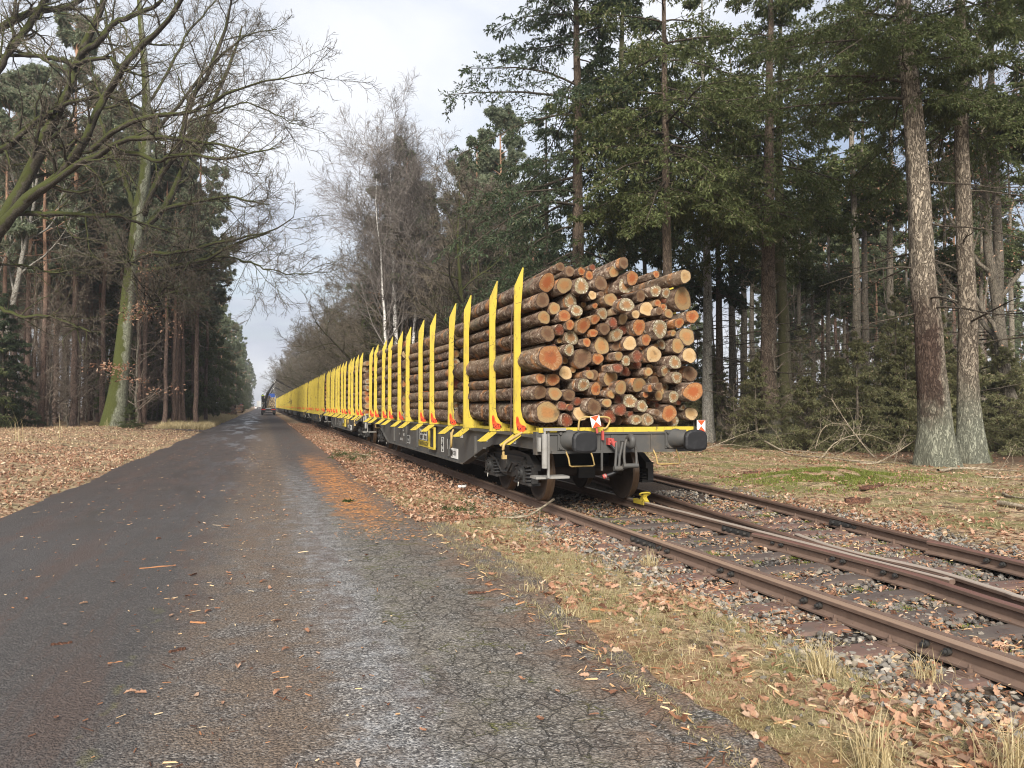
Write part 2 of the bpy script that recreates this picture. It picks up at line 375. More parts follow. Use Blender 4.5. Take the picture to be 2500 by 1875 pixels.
def mk_stone():
    g = G('mixed_ballast_stone'); i = g.isl()
    c = g.ramp(i, [(0, (.055, .047, .038)), (.22, (.12, .108, .092)), (.45, (.22, .20, .17)), (.6, (.15, .145, .138)), (.75, (.29, .23, .155)), (.88, (.38, .34, .28)), (1, (.22, .135, .09))])
    n = g.noise(g.pos(), 40, 4); c = g.mix(g.sm(n, .45, .75, 0, .5), c, (.10, .085, .07))
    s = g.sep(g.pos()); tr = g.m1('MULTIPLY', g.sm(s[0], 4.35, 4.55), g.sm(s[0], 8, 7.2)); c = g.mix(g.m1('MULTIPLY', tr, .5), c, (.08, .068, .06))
    return g.bsdf(c, .85, g.bump(n, .2, .005), .3)
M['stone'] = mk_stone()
def mk_chip():
    g = G('bark_and_wood_chip'); i = g.isl()
    c = g.ramp(i, [(0, (.05, .026, .018)), (.35, (.14, .065, .04)), (.6, (.36, .17, .08)), (.8, (.55, .36, .19)), (1, (.62, .48, .30))])
    return g.bsdf(c, .85, g.bump(g.noise(g.pos(), 70, 3), .3, .004), .2)
M['chip'] = mk_chip()
M['pale_end'] = mk_paint('pale_stacked_wood', (.50, .38, .23), (.25, .16, .09), .6, .8, 3)
M['bark_piece'] = mk_bark('fallen_bark_piece', (.05, .025, .018), (.17, .085, .055), 20, 20, .5)

def mk_logbark():
    g = G('flaky_log_bark'); o = g.obj(); r = g.rnd()
    cb = g.n('ShaderNodeCombineXYZ', X=g.m1('MULTIPLY', r, 40.0), Y=g.m1('MULTIPLY', r, 17.0))
    v = g.n('ShaderNodeVectorMath', {'operation': 'ADD'}, i0=o, i1=cb.outputs[0]).outputs[0]
    n = g.noise(g.mapv(v, (9, 4, 9)), 1.4, 8, .7); fl = g.voro(g.mapv(v, (14, 5, 14)), 1.1, 'F1'); pt = g.noise(v, 2.6, 5, .6)
    c = g.ramp(n, [(.28, (.025, .015, .011)), (.44, (.072, .044, .030)), (.56, (.15, .105, .076)), (.72, (.36, .28, .21))])
    c = g.mix(g.m1('MULTIPLY', g.sm(pt, .54, .66), .8), c, g.mix(n, (.19, .075, .025), (.46, .22, .09)))
    c = g.mix(g.m1('MULTIPLY', g.sm(g.noise(v, 13, 5, .7), .58, .66), .8), c, (.50, .44, .34))
    c = g.mix(g.m1('MULTIPLY', g.sm(g.noise(v, 1.7, 3), .56, .7), .55), c, (.12, .115, .085))
    c = g.mix(g.sm(r, .8, 1.0, 0, .5), c, (.36, .25, .14))
    h = g.m1('ADD', n, g.m1('MULTIPLY', fl, .6))
    return g.bsdf(c, .9, g.bump(h, .8, .02), .15)
M['logbark'] = mk_logbark()
def mk_cut(name, core, rim, crack, crackcol, resin=0.0):
    g = G(name); u = g.uv(); s = g.sep(u); r = g.rnd()
    cb = g.n('ShaderNodeCombineXYZ', X=g.m1('MULTIPLY', r, 23.0), Y=g.m1('MULTIPLY', r, 7.0))
    v = g.n('ShaderNodeVectorMath', {'operation': 'ADD'}, i0=u, i1=cb.outputs[0]).outputs[0]
    n = g.noise(v, 1.6, 5, .6); dirt = g.noise(g.mapv(v, (1, 1, 1), (9.1, 4.2, 0)), 1.1, 5, .65); nf = g.noise(v, 7, 4, .6)
    rad = g.m1('SQRT', g.m1('ADD', g.m1('MULTIPLY', s[0], s[0]), g.m1('MULTIPLY', s[1], s[1])))
    rw = g.m1('ADD', rad, g.m1('MULTIPLY', g.m1('SUBTRACT', n, .5), .55))
    ang = g.m1('ARCTAN2', s[1], s[0])
    ring = g.m1('SINE', g.m1('MULTIPLY', rw, 55.0))
    c = g.mix(g.sm(rw, .35, .72), core, rim)
    c = g.mix(g.sm(ring, .2, 1, 0, .18), c, tuple(q*.45 for q in core))
    c = g.mix(g.sm(nf, .45, .75, 0, .4), c, tuple(q*.5 for q in rim))
    av = g.n('ShaderNodeCombineXYZ', X=g.m1('COSINE', ang), Y=g.m1('SINE', ang), Z=g.m1('MULTIPLY', rad, .5)).outputs[0]
    av2 = g.n('ShaderNodeVectorMath', {'operation': 'ADD'}, i0=av, i1=cb.outputs[0]).outputs[0]
    rays = g.noise(av2, 5.5, 3, .6)
    c = g.mix(g.m1('MULTIPLY', g.m1('MULTIPLY', g.sm(rays, .55, .62), g.sm(rad, .3, .6)), crack), c, crackcol)
    c = g.mix(g.m1('MULTIPLY', g.sm(g.noise(av2, 9, 3, .6), .63, .66), crack*.8), c, (.02, .014, .01))
    c = g.mix(g.m1('MULTIPLY', g.sm(dirt, .52, .72), .6), c, (.055, .036, .024))
    c = g.mix(g.m1('MULTIPLY', g.sm(r, .2, 1.0), .4), c, g.mix(.5, c, (.09, .055, .035)))
    c = g.mix(g.sm(g.m1('ADD', rad, g.m1('MULTIPLY', g.m1('SUBTRACT', nf, .5), .12)), .90, .95), c, (.06, .036, .026))
    return g.bsdf(c, .8, g.bump(g.m1('ADD', ring, g.m1('MULTIPLY', nf, 3)), .12, .004), .2)
M['cut_o'] = mk_cut('orange_cut_face', (0.257, 0.071, 0.021), (0.275, 0.124, 0.046), .25, (.55, .42, .26))
M['cut_t'] = mk_cut('tan_cut_face', (0.277, 0.133, 0.049), (0.254, 0.173, 0.081), .4, (.20, .14, .07))
M['cut_p'] = mk_cut('pale_cut_face', (0.392, 0.243, 0.108), (0.446, 0.317, 0.169), .3, (.33, .23, .12))
M['cut_g'] = mk_cut('grey_cracked_cut_face', (0.245, 0.122, 0.050), (0.216, 0.180, 0.108), .9, (.50, .47, .38))
M['cut_b'] = mk_cut('dark_brown_cut_face', (0.094, 0.047, 0.025), (0.144, 0.090, 0.050), .7, (.07, .04, .025))
M['cut_r'] = mk_cut('reddish_cut_face', (0.169, 0.042, 0.019), (0.112, 0.040, 0.022), .45, (.42, .27, .18))
# ------------------------------------------------------------------ ground sheets
def mk_ground():
    g = G('verge_and_forest_floor'); p = g.pos(); s = g.sep(p); x, y = s[0], s[1]
    w = g.m1('MULTIPLY', g.m1('SUBTRACT', g.noise(p, .8, 5, .6), .5), 2.2)
    xw = g.m1('ADD', x, w)
    big = g.noise(p, .28, 4, .6); mid = g.noise(p, 1.7, 5, .65); fine = g.noise(p, 26, 5, .7)
    lv = g.n('ShaderNodeTexVoronoi', Vector=p, Scale=15.0); lr = g.sep(lv.outputs['Color'])[0]
    leaf = g.ramp(g.m1('ADD', g.m1('MULTIPLY', lr, .75), g.m1('MULTIPLY', fine, .3)), [(.1, (.06, .034, .022)), (.3, (.16, .085, .05)), (.5, (.29, .17, .10)), (.72, (.42, .28, .18)), (.95, (.52, .39, .26))])
    straw = g.mix(g.sm(fine, .35, .65), (.12, .085, .045), (.46, .37, .22))
    soil = g.mix(fine, (.035, .025, .018), (.12, .085, .055))
    green = g.mix(fine, (.075, .075, .022), (.22, .215, .085))
    c = g.mix(g.sm(mid, .42, .58), leaf, straw)
    c = g.mix(g.m1('MULTIPLY', g.sm(big, .5, .64), .75), c, leaf)
    c = g.mix(g.sm(g.noise(p, 2.6, 5, .7), .50, .64, 0, .9), c, soil)
    # mossy, greener ground between the second track and the wood
    mossx = g.m1('MULTIPLY', g.sm(xw, 8.6, 10.0), g.sm(xw, 19, 15))
    c = g.mix(g.m1('MULTIPLY', mossx, g.sm(g.noise(p, .75, 5, .6), .46, .60, 0, .85)), c, green)
    vr = g.m1('MULTIPLY', g.sm(xw, 2.0, 2.6), g.sm(xw, 4.4, 3.4))
    c = g.mix(g.m1('MULTIPLY', vr, g.sm(g.noise(p, 1.3, 5, .6), .5, .66, 0, .7)), c, green)
    # needle-brown floor deep in the woods
    deep = g.m1('ADD', g.sm(xw, 17, 21), g.sm(g.m1('ADD', xw, g.m1('MULTIPLY', g.sm(y, 20, 52), 3)), -9, -13))
    c = g.mix(g.m1('MINIMUM', deep, 1), c, g.mix(mid, (.045, .03, .02), (.13, .085, .055)))
    # ballast
    bv = g.n('ShaderNodeTexVoronoi', Vector=p, Scale=24.0); br = g.sep(bv.outputs['Color'])[0]
    bal = g.mix(g.sm(bv.outputs['Distance'], .2, .6), g.ramp(br, [(0, (.09, .08, .07)), (.5, (.20, .19, .18)), (1, (.34, .31, .27))]), (.03, .024, .02))
    bal = g.mix(g.sm(mid, .5, .62, 0, .8), bal, soil)
    div = g.m1('MULTIPLY', g.m1('SUBTRACT', y, 8.0), .1)
    hi = g.m1('ADD', 8.5, g.m1('MINIMUM', g.m1('MAXIMUM', div, -.4), 1.0))
    ws = g.m1('MULTIPLY', w, .5); xs = g.m1('ADD', x, ws)
    bm = g.m1('MULTIPLY', g.sm(xs, 3.4, 3.9), g.sm(g.m1('SUBTRACT', xs, hi), .2, -.3))
    c = g.mix(bm, c, bal)
    # darker brown over the ballast bed, from the train's near end onward
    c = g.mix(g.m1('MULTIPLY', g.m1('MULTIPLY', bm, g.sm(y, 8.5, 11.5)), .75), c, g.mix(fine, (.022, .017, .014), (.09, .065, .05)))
    # orange-brown needles and dirt at the road edge
    e = g.m1('MULTIPLY', g.sm(x, 1.6, 2.0), g.sm(xw, 2.9, 2.2))
    c = g.mix(g.m1('MULTIPLY', e, .75), c, g.mix(fine, (.10, .055, .03), (.33, .18, .095)))
    h = g.m1('ADD', g.m1('MULTIPLY', lv.outputs['Distance'], .6), fine)
    return g.bsdf(c, .95, g.bump(h, .7, .03), .1)
M['ground'] = mk_ground()

def mk_road():
    g = G('worn_wet_asphalt'); p = g.pos(); s = g.sep(p); x, y = s[0], s[1]
    flat = g.mapv(p, (1, 1, 0)); lng = g.mapv(p, (1, .16, 0))
    w = g.m1('MULTIPLY', g.m1('SUBTRACT', g.noise(lng, 1.4, 5, .6), .5), 1.3); xw = g.m1('ADD', x, w)
    w2 = g.m1('MULTIPLY', g.m1('SUBTRACT', g.noise(flat, 2.2, 5, .65), .5), 1.0); xw2 = g.m1('ADD', x, w2)
    av = g.n('ShaderNodeTexVoronoi', Vector=flat, Scale=84.0); ar = g.sep(av.outputs['Color'])[0]
    av2 = g.n('ShaderNodeTexVoronoi', Vector=flat, Scale=46.0); ar2 = g.sep(av2.outputs['Color'])[0]
    fine = g.noise(flat, 55, 4, .7); mid = g.noise(flat, 3.2, 6, .65); big = g.noise(flat, .7, 4)
    agg = g.ramp(g.m1('ADD', g.m1('MULTIPLY', ar, .6), g.m1('MULTIPLY', fine, .45)), [(.22, (.020, .018, .017)), (.45, (.075, .069, .064)), (.65, (.165, .153, .14)), (.85, (.44, .41, .37))])
    c = agg
    # browner, smoother left half with trodden-in mud and bark
    leftm = g.sm(xw, .2, -1.0)
    wetc = g.mix(g.m1('ADD', g.m1('MULTIPLY', fine, .6), g.m1('MULTIPLY', mid, .4)), (.018, .016, .0155), (.098, .087, .080))
    c = g.mix(g.m1('MULTIPLY', leftm, .85), c, wetc)
    far = g.sm(y, 9, 20)
    c = g.mix(g.m1('MULTIPLY', far, .8), c, g.mix(mid, (.026, .019, .017), (.092, .071, .060)))
    mud = g.sm(g.noise(lng, 2.2, 6, .7), .47, .62)
    c = g.mix(g.m1('MULTIPLY', mud, .62), c, g.mix(fine, (.04, .026, .021), (.13, .085, .065)))
    # brown litter dust between the wheel tracks
    cen = g.m1('MULTIPLY', g.sm(xw2, -.9, -.1), g.sm(xw2, .75, .35))
    c = g.mix(g.m1('MULTIPLY', cen, g.sm(mid, .36, .58, .2, .85)), c, g.mix(g.sm(fine, .35, .65), (.05, .036, .026), (.22, .162, .115)))
    # pale dusty wheel track
    pale = g.m1('MULTIPLY', g.m1('MULTIPLY', g.sm(xw2, .2, .62), g.sm(xw2, 1.4, .85)), g.sm(y, 26, 16))
    pn = g.noise(flat, 5, 6, .72)
    c = g.mix(g.m1('MULTIPLY', pale, g.sm(g.m1('ADD', g.m1('MULTIPLY', pn, .7), g.m1('MULTIPLY', fine, .3)), (0.44), .66, .08, .72)), c, g.mix(g.m1('MULTIPLY', g.m1('ADD', ar, fine), .5), (.13, .13, .132), (.47, .47, .466)))
    # crazed, tan-grey edge strip
    cv = g.n('ShaderNodeTexNoise', Vector=flat, Scale=6.0, Detail=4).outputs[1]; cs = g.n('ShaderNodeVectorMath', {'operation': 'SCALE'}, i0=cv); cs.inputs[3].default_value = .13
    cvec = g.n('ShaderNodeVectorMath', {'operation': 'ADD'}, i0=flat, i1=cs.outputs[0]).outputs[0]
    ed = g.voro(cvec, 7.0, 'DISTANCE_TO_EDGE'); ed2 = g.voro(cvec, 17.0, 'DISTANCE_TO_EDGE')
    edge = g.m1('MULTIPLY', g.sm(xw2, .75, 1.1), g.sm(y, 17, 10))
    c = g.mix(g.m1('MULTIPLY', edge, g.sm(mid, .35, .6, .25, .8)), c, g.mix(g.m1('MULTIPLY', g.m1('ADD', ar, fine), .5), (.05, .043, .034), (.31, .275, .225)))
    ck = g.m1('MULTIPLY', g.m1('MAXIMUM', g.sm(ed, .055, .008), g.m1('MULTIPLY', g.sm(ed2, .07, .015), .5)), g.m1('MULTIPLY', edge, g.sm(g.noise(flat, 2.6, 5, .7), .36, .52)))
    c = g.mix(g.m1('MULTIPLY', ck, .62), c, (.035, .028, .018))
    c = g.mix(g.m1('MULTIPLY', g.m1('MULTIPLY', ck, g.sm(g.noise(flat, 2.4, 3), .52, .62)), .75), c, (.13, .13, .03))
    rim = g.m1('MULTIPLY', g.sm(xw2, 1.5, 2.1), .7); c = g.mix(g.m1('MULTIPLY', rim, g.sm(mid, .35, .6)), c, g.mix(fine, (.07, .042, .028), (.26, .155, .095)))
    # long cracks with a little moss on the left
    lk = g.m1('ABSOLUTE', g.m1('SUBTRACT', g.m1('ADD', x, g.m1('MULTIPLY', w2, .45)), -.8))
    lkm = g.m1('MULTIPLY', g.sm(lk, .05, .0), g.m1('MULTIPLY', g.sm(g.noise(flat, 4, 3), .5, .6), g.sm(y, 8, 6)))
    c = g.mix(g.m1('MULTIPLY', lkm, .35), c, (.14, .135, .04))
    # fallen orange needles along the right edge, further up
    nd = g.m1('MULTIPLY', g.m1('MULTIPLY', g.sm(xw2, 1.0, 1.25), g.sm(xw2, 2.05, 1.6)), g.m1('MULTIPLY', g.sm(y, 9.5, 12.5), g.sm(y, 30, 22)))
    nd = g.m1('MULTIPLY', nd, g.sm(g.m1('ADD', g.m1('MULTIPLY', fine, .5), mid), .62, .86))
    c = g.mix(g.m1('MULTIPLY', nd, .9), c, g.mix(fine, (.20, .082, .03), (.52, .25, .095)))
    scat = g.m1('MULTIPLY', g.sm(g.noise(g.mapv(flat, (3, 14, 0)), 4, 3, .6), .66, .72), g.m1('MULTIPLY', g.sm(g.noise(flat, 1.2, 4), .5, .6), g.m1('MULTIPLY', g.sm(x, -.9, -.3), g.sm(y, 5, 8))))
    c = g.mix(g.m1('MULTIPLY', scat, .7), c, (.36, .21, .10))
    # wetness
    wet = g.m1('MULTIPLY', g.m1('MULTIPLY', g.sm(xw, .3, -.5), g.sm(xw, -3.6, -2.4)), g.sm(g.noise(lng, 1.0, 5, .6), .46, .6))
    wet = g.m1('MULTIPLY', wet, g.sm(y, 6, 14)); wet = g.m1('MULTIPLY', wet, g.sm(y, 300, 60, .3, 1))
    damp = g.m1('MULTIPLY', g.sm(xw, .2, -1.2), .2)
    rough = g.m1('SUBTRACT', g.m1('SUBTRACT', .86, damp), g.m1('MULTIPLY', wet, .34), clamp=True)
    c = g.mix(g.m1('MULTIPLY', wet, .2), c, (.05, .046, .048))
    hgt = g.m1('ADD', g.m1('MULTIPLY', g.sm(av.outputs['Distance'], .0, .6), -1.0), g.m1('MULTIPLY', av2.outputs['Distance'], -.8))
    hgt = g.m1('SUBTRACT', hgt, g.m1('MULTIPLY', ck, 2.0)); hgt = g.m1('ADD', hgt, g.m1('MULTIPLY', mid, 2.0))
    return g.bsdf(c, rough, g.bump(hgt, g.m1('SUBTRACT', 1.0, g.m1('MULTIPLY', wet, .8)), .010), .32)
M['road'] = mk_road()

def sheet(name, X, Y, Z, mats, smooth=True):
    ny, nx = X.shape
    V = np.stack([X, Y, Z], -1).reshape(-1, 3)
    i = np.arange(ny-1)[:, None]*nx+np.arange(nx-1)[None]
    Q = np.stack([i, i+1, i+nx+1, i+nx], -1).reshape(-1, 4)
    return link(name, mesh_np(name, V, [Q], None, smooth), mats)
xs = np.unique(np.concatenate([np.linspace(-900, -60, 9), np.linspace(-60, -20, 21), np.linspace(-20, -4.6, 40), np.linspace(-4.6, -3.2, 15), np.linspace(-3.2, 1.6, 7), np.linspace(1.6, 4, 34), np.linspace(4, 9, 46), np.linspace(9, 20, 70), np.linspace(20, 60, 30), np.linspace(60, 900, 9)]))
ys = np.unique(np.concatenate([np.linspace(-60, -4, 8), np.linspace(-4, 1.5, 8), np.linspace(1.5, 20, 150), np.linspace(20, 70, 120), np.linspace(70, 200, 60), np.linspace(200, 2200, 20)]))
GX, GY = np.meshgrid(xs, ys)
tag(sheet('ground', GX, GY, terr(GX, GY), M['ground']), kind='structure')
# the road: one sheet with ragged edges
t = np.linspace(0, 1, 41); yr = np.unique(np.concatenate([np.linspace(-8, 25, 330), np.linspace(25, 120, 200), np.linspace(120, 900, 60)]))
TT, YY = np.meshgrid(t, yr)
el = -3.66+.10*wav(YY*0, YY, 3.1)+.05*wav(YY*0, YY, .7, 5)+.12*wav(YY*0, YY, 9, 9)
er = 2.18+.16*wav(YY*0+3, YY, 2.7, 3)+.07*wav(YY*0, YY, .6, 8)+.10*wav(YY*0, YY, 11, 2)+.35*np.exp(-((YY-9)/4.5)**2)
XX = el+(er-el)*TT
ZZ = .012-.02*((XX+.7)/3)**2*.6+.006*wav(XX, YY, 1.3, 4)
tag(sheet('road', XX, YY, ZZ, M['road']), kind='structure')
# the muddy side track behind the oak
def mk_mud():
    g = G('dark_mud'); p = g.pos(); n = g.noise(p, 3, 6, .65); f = g.noise(p, 30, 4, .7)
    return g.bsdf(g.mix(n, (.028, .02, .017), (.11, .082, .066)), g.sm(n, .4, .6, .45, .9), g.bump(f, .5, .02), .4)
u = np.linspace(0, 1, 40); v = np.linspace(-1, 1, 9); UU, VV = np.meshgrid(u, v)
cxp = -3.2-27*UU; cyp = 55.5+3.5*UU**2+VV*(2.1-.4*UU+.9*np.exp(-UU*14)*1.6)
tag(sheet('path', cxp[:, ::-1], cyp[:, ::-1], terr(cxp, cyp)[:, ::-1]+.03, mk_mud()), kind='structure')

# ------------------------------------------------------------------ scattered ground cover
def quads_obj(name, V, nper, mats, kind='stuff', label=None, cat=None, fidx=None, smooth=False):
    """V: (N, nper, 3) separate islands; fidx: list of index tuples per island"""
    N = len(V); b = (np.arange(N)*nper)[:, None]
    Fl = [b+np.array(f)[None] for f in fidx]
    by = {}
    for f in Fl: by.setdefault(f.shape[1], []).append(f)
    return tag(link(name, mesh_np(name, V.reshape(-1, 3), [np.concatenate(q) for q in by.values()], None, smooth), mats), label, cat, None, kind)
def rotm(n, rng, tilt=.5):
    az = rng.uniform(0, 2*math.pi, n); tx = rng.normal(0, tilt, n); ty = rng.normal(0, tilt, n)
    c, s = np.cos(az), np.sin(az); Rz = np.zeros((n, 3, 3)); Rz[:, 0, 0] = c; Rz[:, 0, 1] = -s; Rz[:, 1, 0] = s; Rz[:, 1, 1] = c; Rz[:, 2, 2] = 1
    c, s = np.cos(tx), np.sin(tx); Rx = np.zeros((n, 3, 3)); Rx[:, 0, 0] = 1; Rx[:, 1, 1] = c; Rx[:, 1, 2] = -s; Rx[:, 2, 1] = s; Rx[:, 2, 2] = c
    c, s = np.cos(ty), np.sin(ty); Ry = np.zeros((n, 3, 3)); Ry[:, 1, 1] = 1; Ry[:, 0, 0] = c; Ry[:, 0, 2] = s; Ry[:, 2, 0] = -s; Ry[:, 2, 2] = c
    return Rz @ Rx @ Ry
def leaves_geo(P, size, rng, lobed=True, tilt=.45):
    n = len(P)
    if lobed:   # an oak leaf: midrib and a wavy margin either side
        t = np.array([0, .22, .36, .52, .66, .84, 1.0]); wdt = np.array([.03, .20, .13, .29, .19, .25, .04])
        mid = np.stack([t-.5, 0*t, 0*t], 1); lf = np.stack([t-.5, wdt, 0*t+.06], 1); rg = np.stack([t-.5, -wdt, 0*t+.06], 1)
        T = np.concatenate([mid, lf, rg]); f = []
        for i in range(6): f += [(i, i+1, 8+i, 7+i), (i+1, i, 14+i, 15+i)]
    else:
        T = np.array([(-.5, 0, 0), (-.05, .24, .07), (.5, 0, .02), (0, -.24, .07)], float); f = [(0, 3, 2, 1)]
        f = [(0, 1, 2), (0, 2, 3)]
    V = np.repeat(T[None], n, 0)
    curl = rng.normal(0, .55, n)[:, None]; V[:, :, 2] += curl*V[:, :, 0]**2; fold = rng.uniform(-.2, .9, n)[:, None]; V[:, :, 2] += fold*np.abs(V[:, :, 1])*.8
    V *= size[:, None, None]; V = np.einsum('nij,nkj->nki', rotm(n, rng, tilt), V)
    V[:, :, 2] -= np.minimum(V[:, :, 2].min(1), -.0)[:, None]*.75
    return V+P[:, None, :], f
def scatter(n, x0, x1, y0, y1, rng, dens=None, ypow=1.0):
    x = rng.uniform(x0, x1, n); y = y0+(y1-y0)*rng.uniform(0, 1, n)**ypow
    if dens is not None:
        k = rng.uniform(0, 1, n) < dens(x, y); x, y = x[k], y[k]
    return x, y
def on_ground(x, y, dz=0): return np.stack([x, y, np.where((x > -3.6) & (x < 2.2), np.maximum(terr(x, y), .008), terr(x, y))+dz], 1)
rl = np.random.default_rng(21)
clump = lambda L, k, lo, hi: (lambda x, y: smooth01(wav(x, y, L, k)+.5*wav(x, y, L*.37, k+7), lo, hi))
c1 = clump(1.7, 3, -.25, .7)
# near right verge and track: lobed oak leaves
def dn(x, y):
    d = c1(x, y)*.85+.12
    d = d*(.35+.65*smooth01(x, 2.3, 3.2))*np.where((x > 4.5) & (x < 8), .75, 1.0)*np.where((x > 3.5) & (x < 4.3), 1.25, 1)
    return d*np.where(y < 4.6, 1.2, .9)*np.where(x < 2.3, .15, 1)
x, y = scatter(26000, 1.9, 9.5, 2.3, 13, rl, dn, 1.15)
V, f = leaves_geo(on_ground(x, y, .004), rl.uniform(.03, .095, len(x)), rl); quads_obj('fallen_leaves', V, V.shape[1], M['leaf'], 'stuff', 'brown fallen oak leaves lying around the rails', 'leaves', f)
# along the train, and right of the second track
x, y = scatter(26000, 2.1, 4.9, 11, 75, rl, lambda x, y: .35+.65*c1(x, y), 2.0)
x2, y2 = scatter(26000, 8.4, 22, 5, 34, rl, lambda x, y: (.12+.88*clump(2.3, 5, .0, .7)(x, y))*np.where(x > 18, .6, 1), 1.2)
x = np.concatenate([x, x2]); y = np.concatenate([y, y2])
V, f = leaves_geo(on_ground(x, y, .004), rl.uniform(.06, .115, len(x)), rl, False); quads_obj('leaf_litter', V, 4, M['leaf'], 'stuff', 'brown leaf litter beside the train and the second track', 'leaves', f)
# left bank
x, y = scatter(60000, -24, -3.75, 6, 56, rl, lambda x, y: np.where(x < -3.95, .3+.7*c1(x, y), .4*c1(x, y)), 1.35)
V, f = leaves_geo(on_ground(x, y, .004), rl.uniform(.05, .115, len(x)), rl, False, .7); quads_obj('leaf_litter', V, 4, M['leaf_pale'], 'stuff', 'pale dry leaf litter on the bank around the mossy oak', 'leaves', f)
x, y = scatter(46000, -16, -3.72, 6, 30, rl, lambda x, y: np.where(x < -3.9, .15+.85*clump(2.6, 14, -.2, .5)(x, y), .3), 1.1)
V, f = leaves_geo(on_ground(x, y, .006), rl.uniform(.05, .10, len(x)), rl, False, .6); quads_obj('leaf_litter', V, 4, M['leaf'], 'stuff', 'red brown leaf litter along the left road edge', 'leaves', f)
# a few single leaves and chips on the asphalt
x, y = scatter(260, -3.4, 2.2, 2.4, 16, rl, lambda x, y: np.exp(-((x+.1)/.9)**2)*.8+.22, 1.3)
V, f = leaves_geo(on_ground(x, y, .012), rl.uniform(.035, .075, len(x)), rl, True, .12); quads_obj('fallen_leaves', V, V.shape[1], M['leaf'], 'stuff', 'single dry leaves lying on the asphalt', 'leaves', f)
# chips and twigs
def sticks(P, L, W, rng, tilt=.08):
    T = np.array([(-.5,-.5,0),(.5,-.35,0),(.5,.35,0),(-.5,.5,0),(-.42,-.35,1),(.45,-.25,1),(.4,.3,1),(-.46,.3,1)], float)
    n = len(P); V = np.repeat(T[None], n, 0)+rng.normal(0, .07, (n, 8, 3)); V[:, :, 0] *= L[:, None]; V[:, :, 1] *= W[:, None]; V[:, :, 2] *= (W*rng.uniform(.25, .7, n))[:, None]
    V = np.einsum('nij,nkj->nki', rotm(n, rng, tilt), V)+P[:, None]
    return V, [(4,5,6,7),(0,1,5,4),(1,2,6,5),(2,3,7,6),(3,0,4,7)]
x, y = scatter(11000, -3.5, 2.3, 2.4, 34, rl, lambda x, y: (np.exp(-((x+.15)/.6)**2)*.9+.03+.30*np.exp(-((x+2.3)/.8)**2)*smooth01(y, 5, 8))*(.25+.75*clump(1.3, 9, -.2, .6)(x, y)), 1.4)
V, f = sticks(on_ground(x, y, .010), rl.uniform(.012, .05, len(x))*np.where(rl.uniform(size=len(x)) < .05, 2.4, 1), rl.uniform(.003, .010, len(x)), rl); quads_obj('bark_litter', V, 8, M['chip'], 'stuff', 'wood splinters and bark crumbs strewn over the asphalt', 'litter', f)
x, y = scatter(5200, 1.9, 4.3, 2.4, 22, rl, lambda x, y: .3+.7*c1(x, y), 1.5)
V, f = sticks(on_ground(x, y, .006), rl.uniform(.02, .10, len(x)), rl.uniform(.003, .013, len(x)), rl, .2); quads_obj('bark_litter', V, 8, M['chip'], 'stuff', 'bark crumbs and twigs in the grass beside the rails', 'litter', f)
x, y = scatter(16000, 3.5, 8.8, 2.4, 13, rl, lambda x, y: .25+.75*c1(x, y), 1.3)
P = on_ground(x, y); P[:, 2] = np.where(rl.uniform(size=len(x)) < .5, -.03, -.004)
V, f = sticks(P, rl.uniform(.015, .06, len(x)), rl.uniform(.004, .012, len(x)), rl, .3); quads_obj('track_debris', V, 8, M['chip'], 'stuff', 'brown twigs and bark crumbs packed between the rails', 'litter', f)
# orange needle carpet at the road edge
x, y = scatter(9000, .9, 2.3, 9.5, 26, rl, lambda x, y: np.exp(-((x-1.55)/.38)**2-((y-16)/6)**2), 1.2)
V, f = sticks(on_ground(x, y, .012), rl.uniform(.02, .06, len(x)), rl.uniform(.003, .007, len(x)), rl, .15)
def mk_on():
    g = G('orange_dead_needle'); return g.bsdf(g.mix(g.isl(), (.24, .09, .03), (.58, .28, .10)), .9)
quads_obj('dead_needles', V, 8, mk_on(), 'stuff', 'orange carpet of dead needles on the road edge', 'needles', f)
# grass blades
def blades(P, h, w, rng, lean=.6, seg=2):
    n = len(P); az = rng.uniform(0, 2*math.pi, n); d = np.stack([np.cos(az), np.sin(az), 0*az], 1); pr = np.stack([-d[:, 1], d[:, 0], 0*az], 1)
    ln = np.abs(rng.normal(0, lean, n)) if lean < 1 else rng.uniform(.55, 1.6, n); b = rng.uniform(0, 1, n)
    V = np.zeros((n, 5, 3))
    a1 = ln; m = P+h[:, None]*.55*(d*np.sin(a1)[:, None]+np.array([0, 0, 1.])*np.cos(a1)[:, None]); a2 = ln+.2+b*.9
    tp = m+h[:, None]*.5*(d*np.sin(a2)[:, None]+np.array([0, 0, 1.])*np.cos(a2)[:, None]); tp[:, 2] = np.maximum(tp[:, 2], P[:, 2]+.004)
    V[:, 0] = P-pr*w[:, None]/2; V[:, 1] = P+pr*w[:, None]/2; V[:, 2] = m+pr*w[:, None]*.4; V[:, 3] = m-pr*w[:, None]*.4; V[:, 4] = tp
    return V, [(0, 1, 2, 3), (3, 2, 4)]
c2 = clump(1.1, 12, -.45, .5)
x, y = scatter(150000, 2.05, 4.05, 2.2, 15, rl, lambda x, y: (.18+.82*c2(x, y))*smooth01(x, 2.0, 2.35)*(1-.8*smooth01(x, 3.35, 3.9)), 1.35)
V, f = blades(on_ground(x, y), rl.uniform(.03, .11, len(x))*(1-.5*smooth01(y, 5, 3)), rl.uniform(.0018, .004, len(x)), rl, 1.45); quads_obj('verge_grass', V, 5, M['grass_mixed'], 'stuff', 'short yellow green grass on the verge beside the rails', 'grass', f)
x, y = scatter(60000, 8.7, 18, 5, 24, rl, lambda x, y: (.1+.9*c2(x, y)), 1.1)
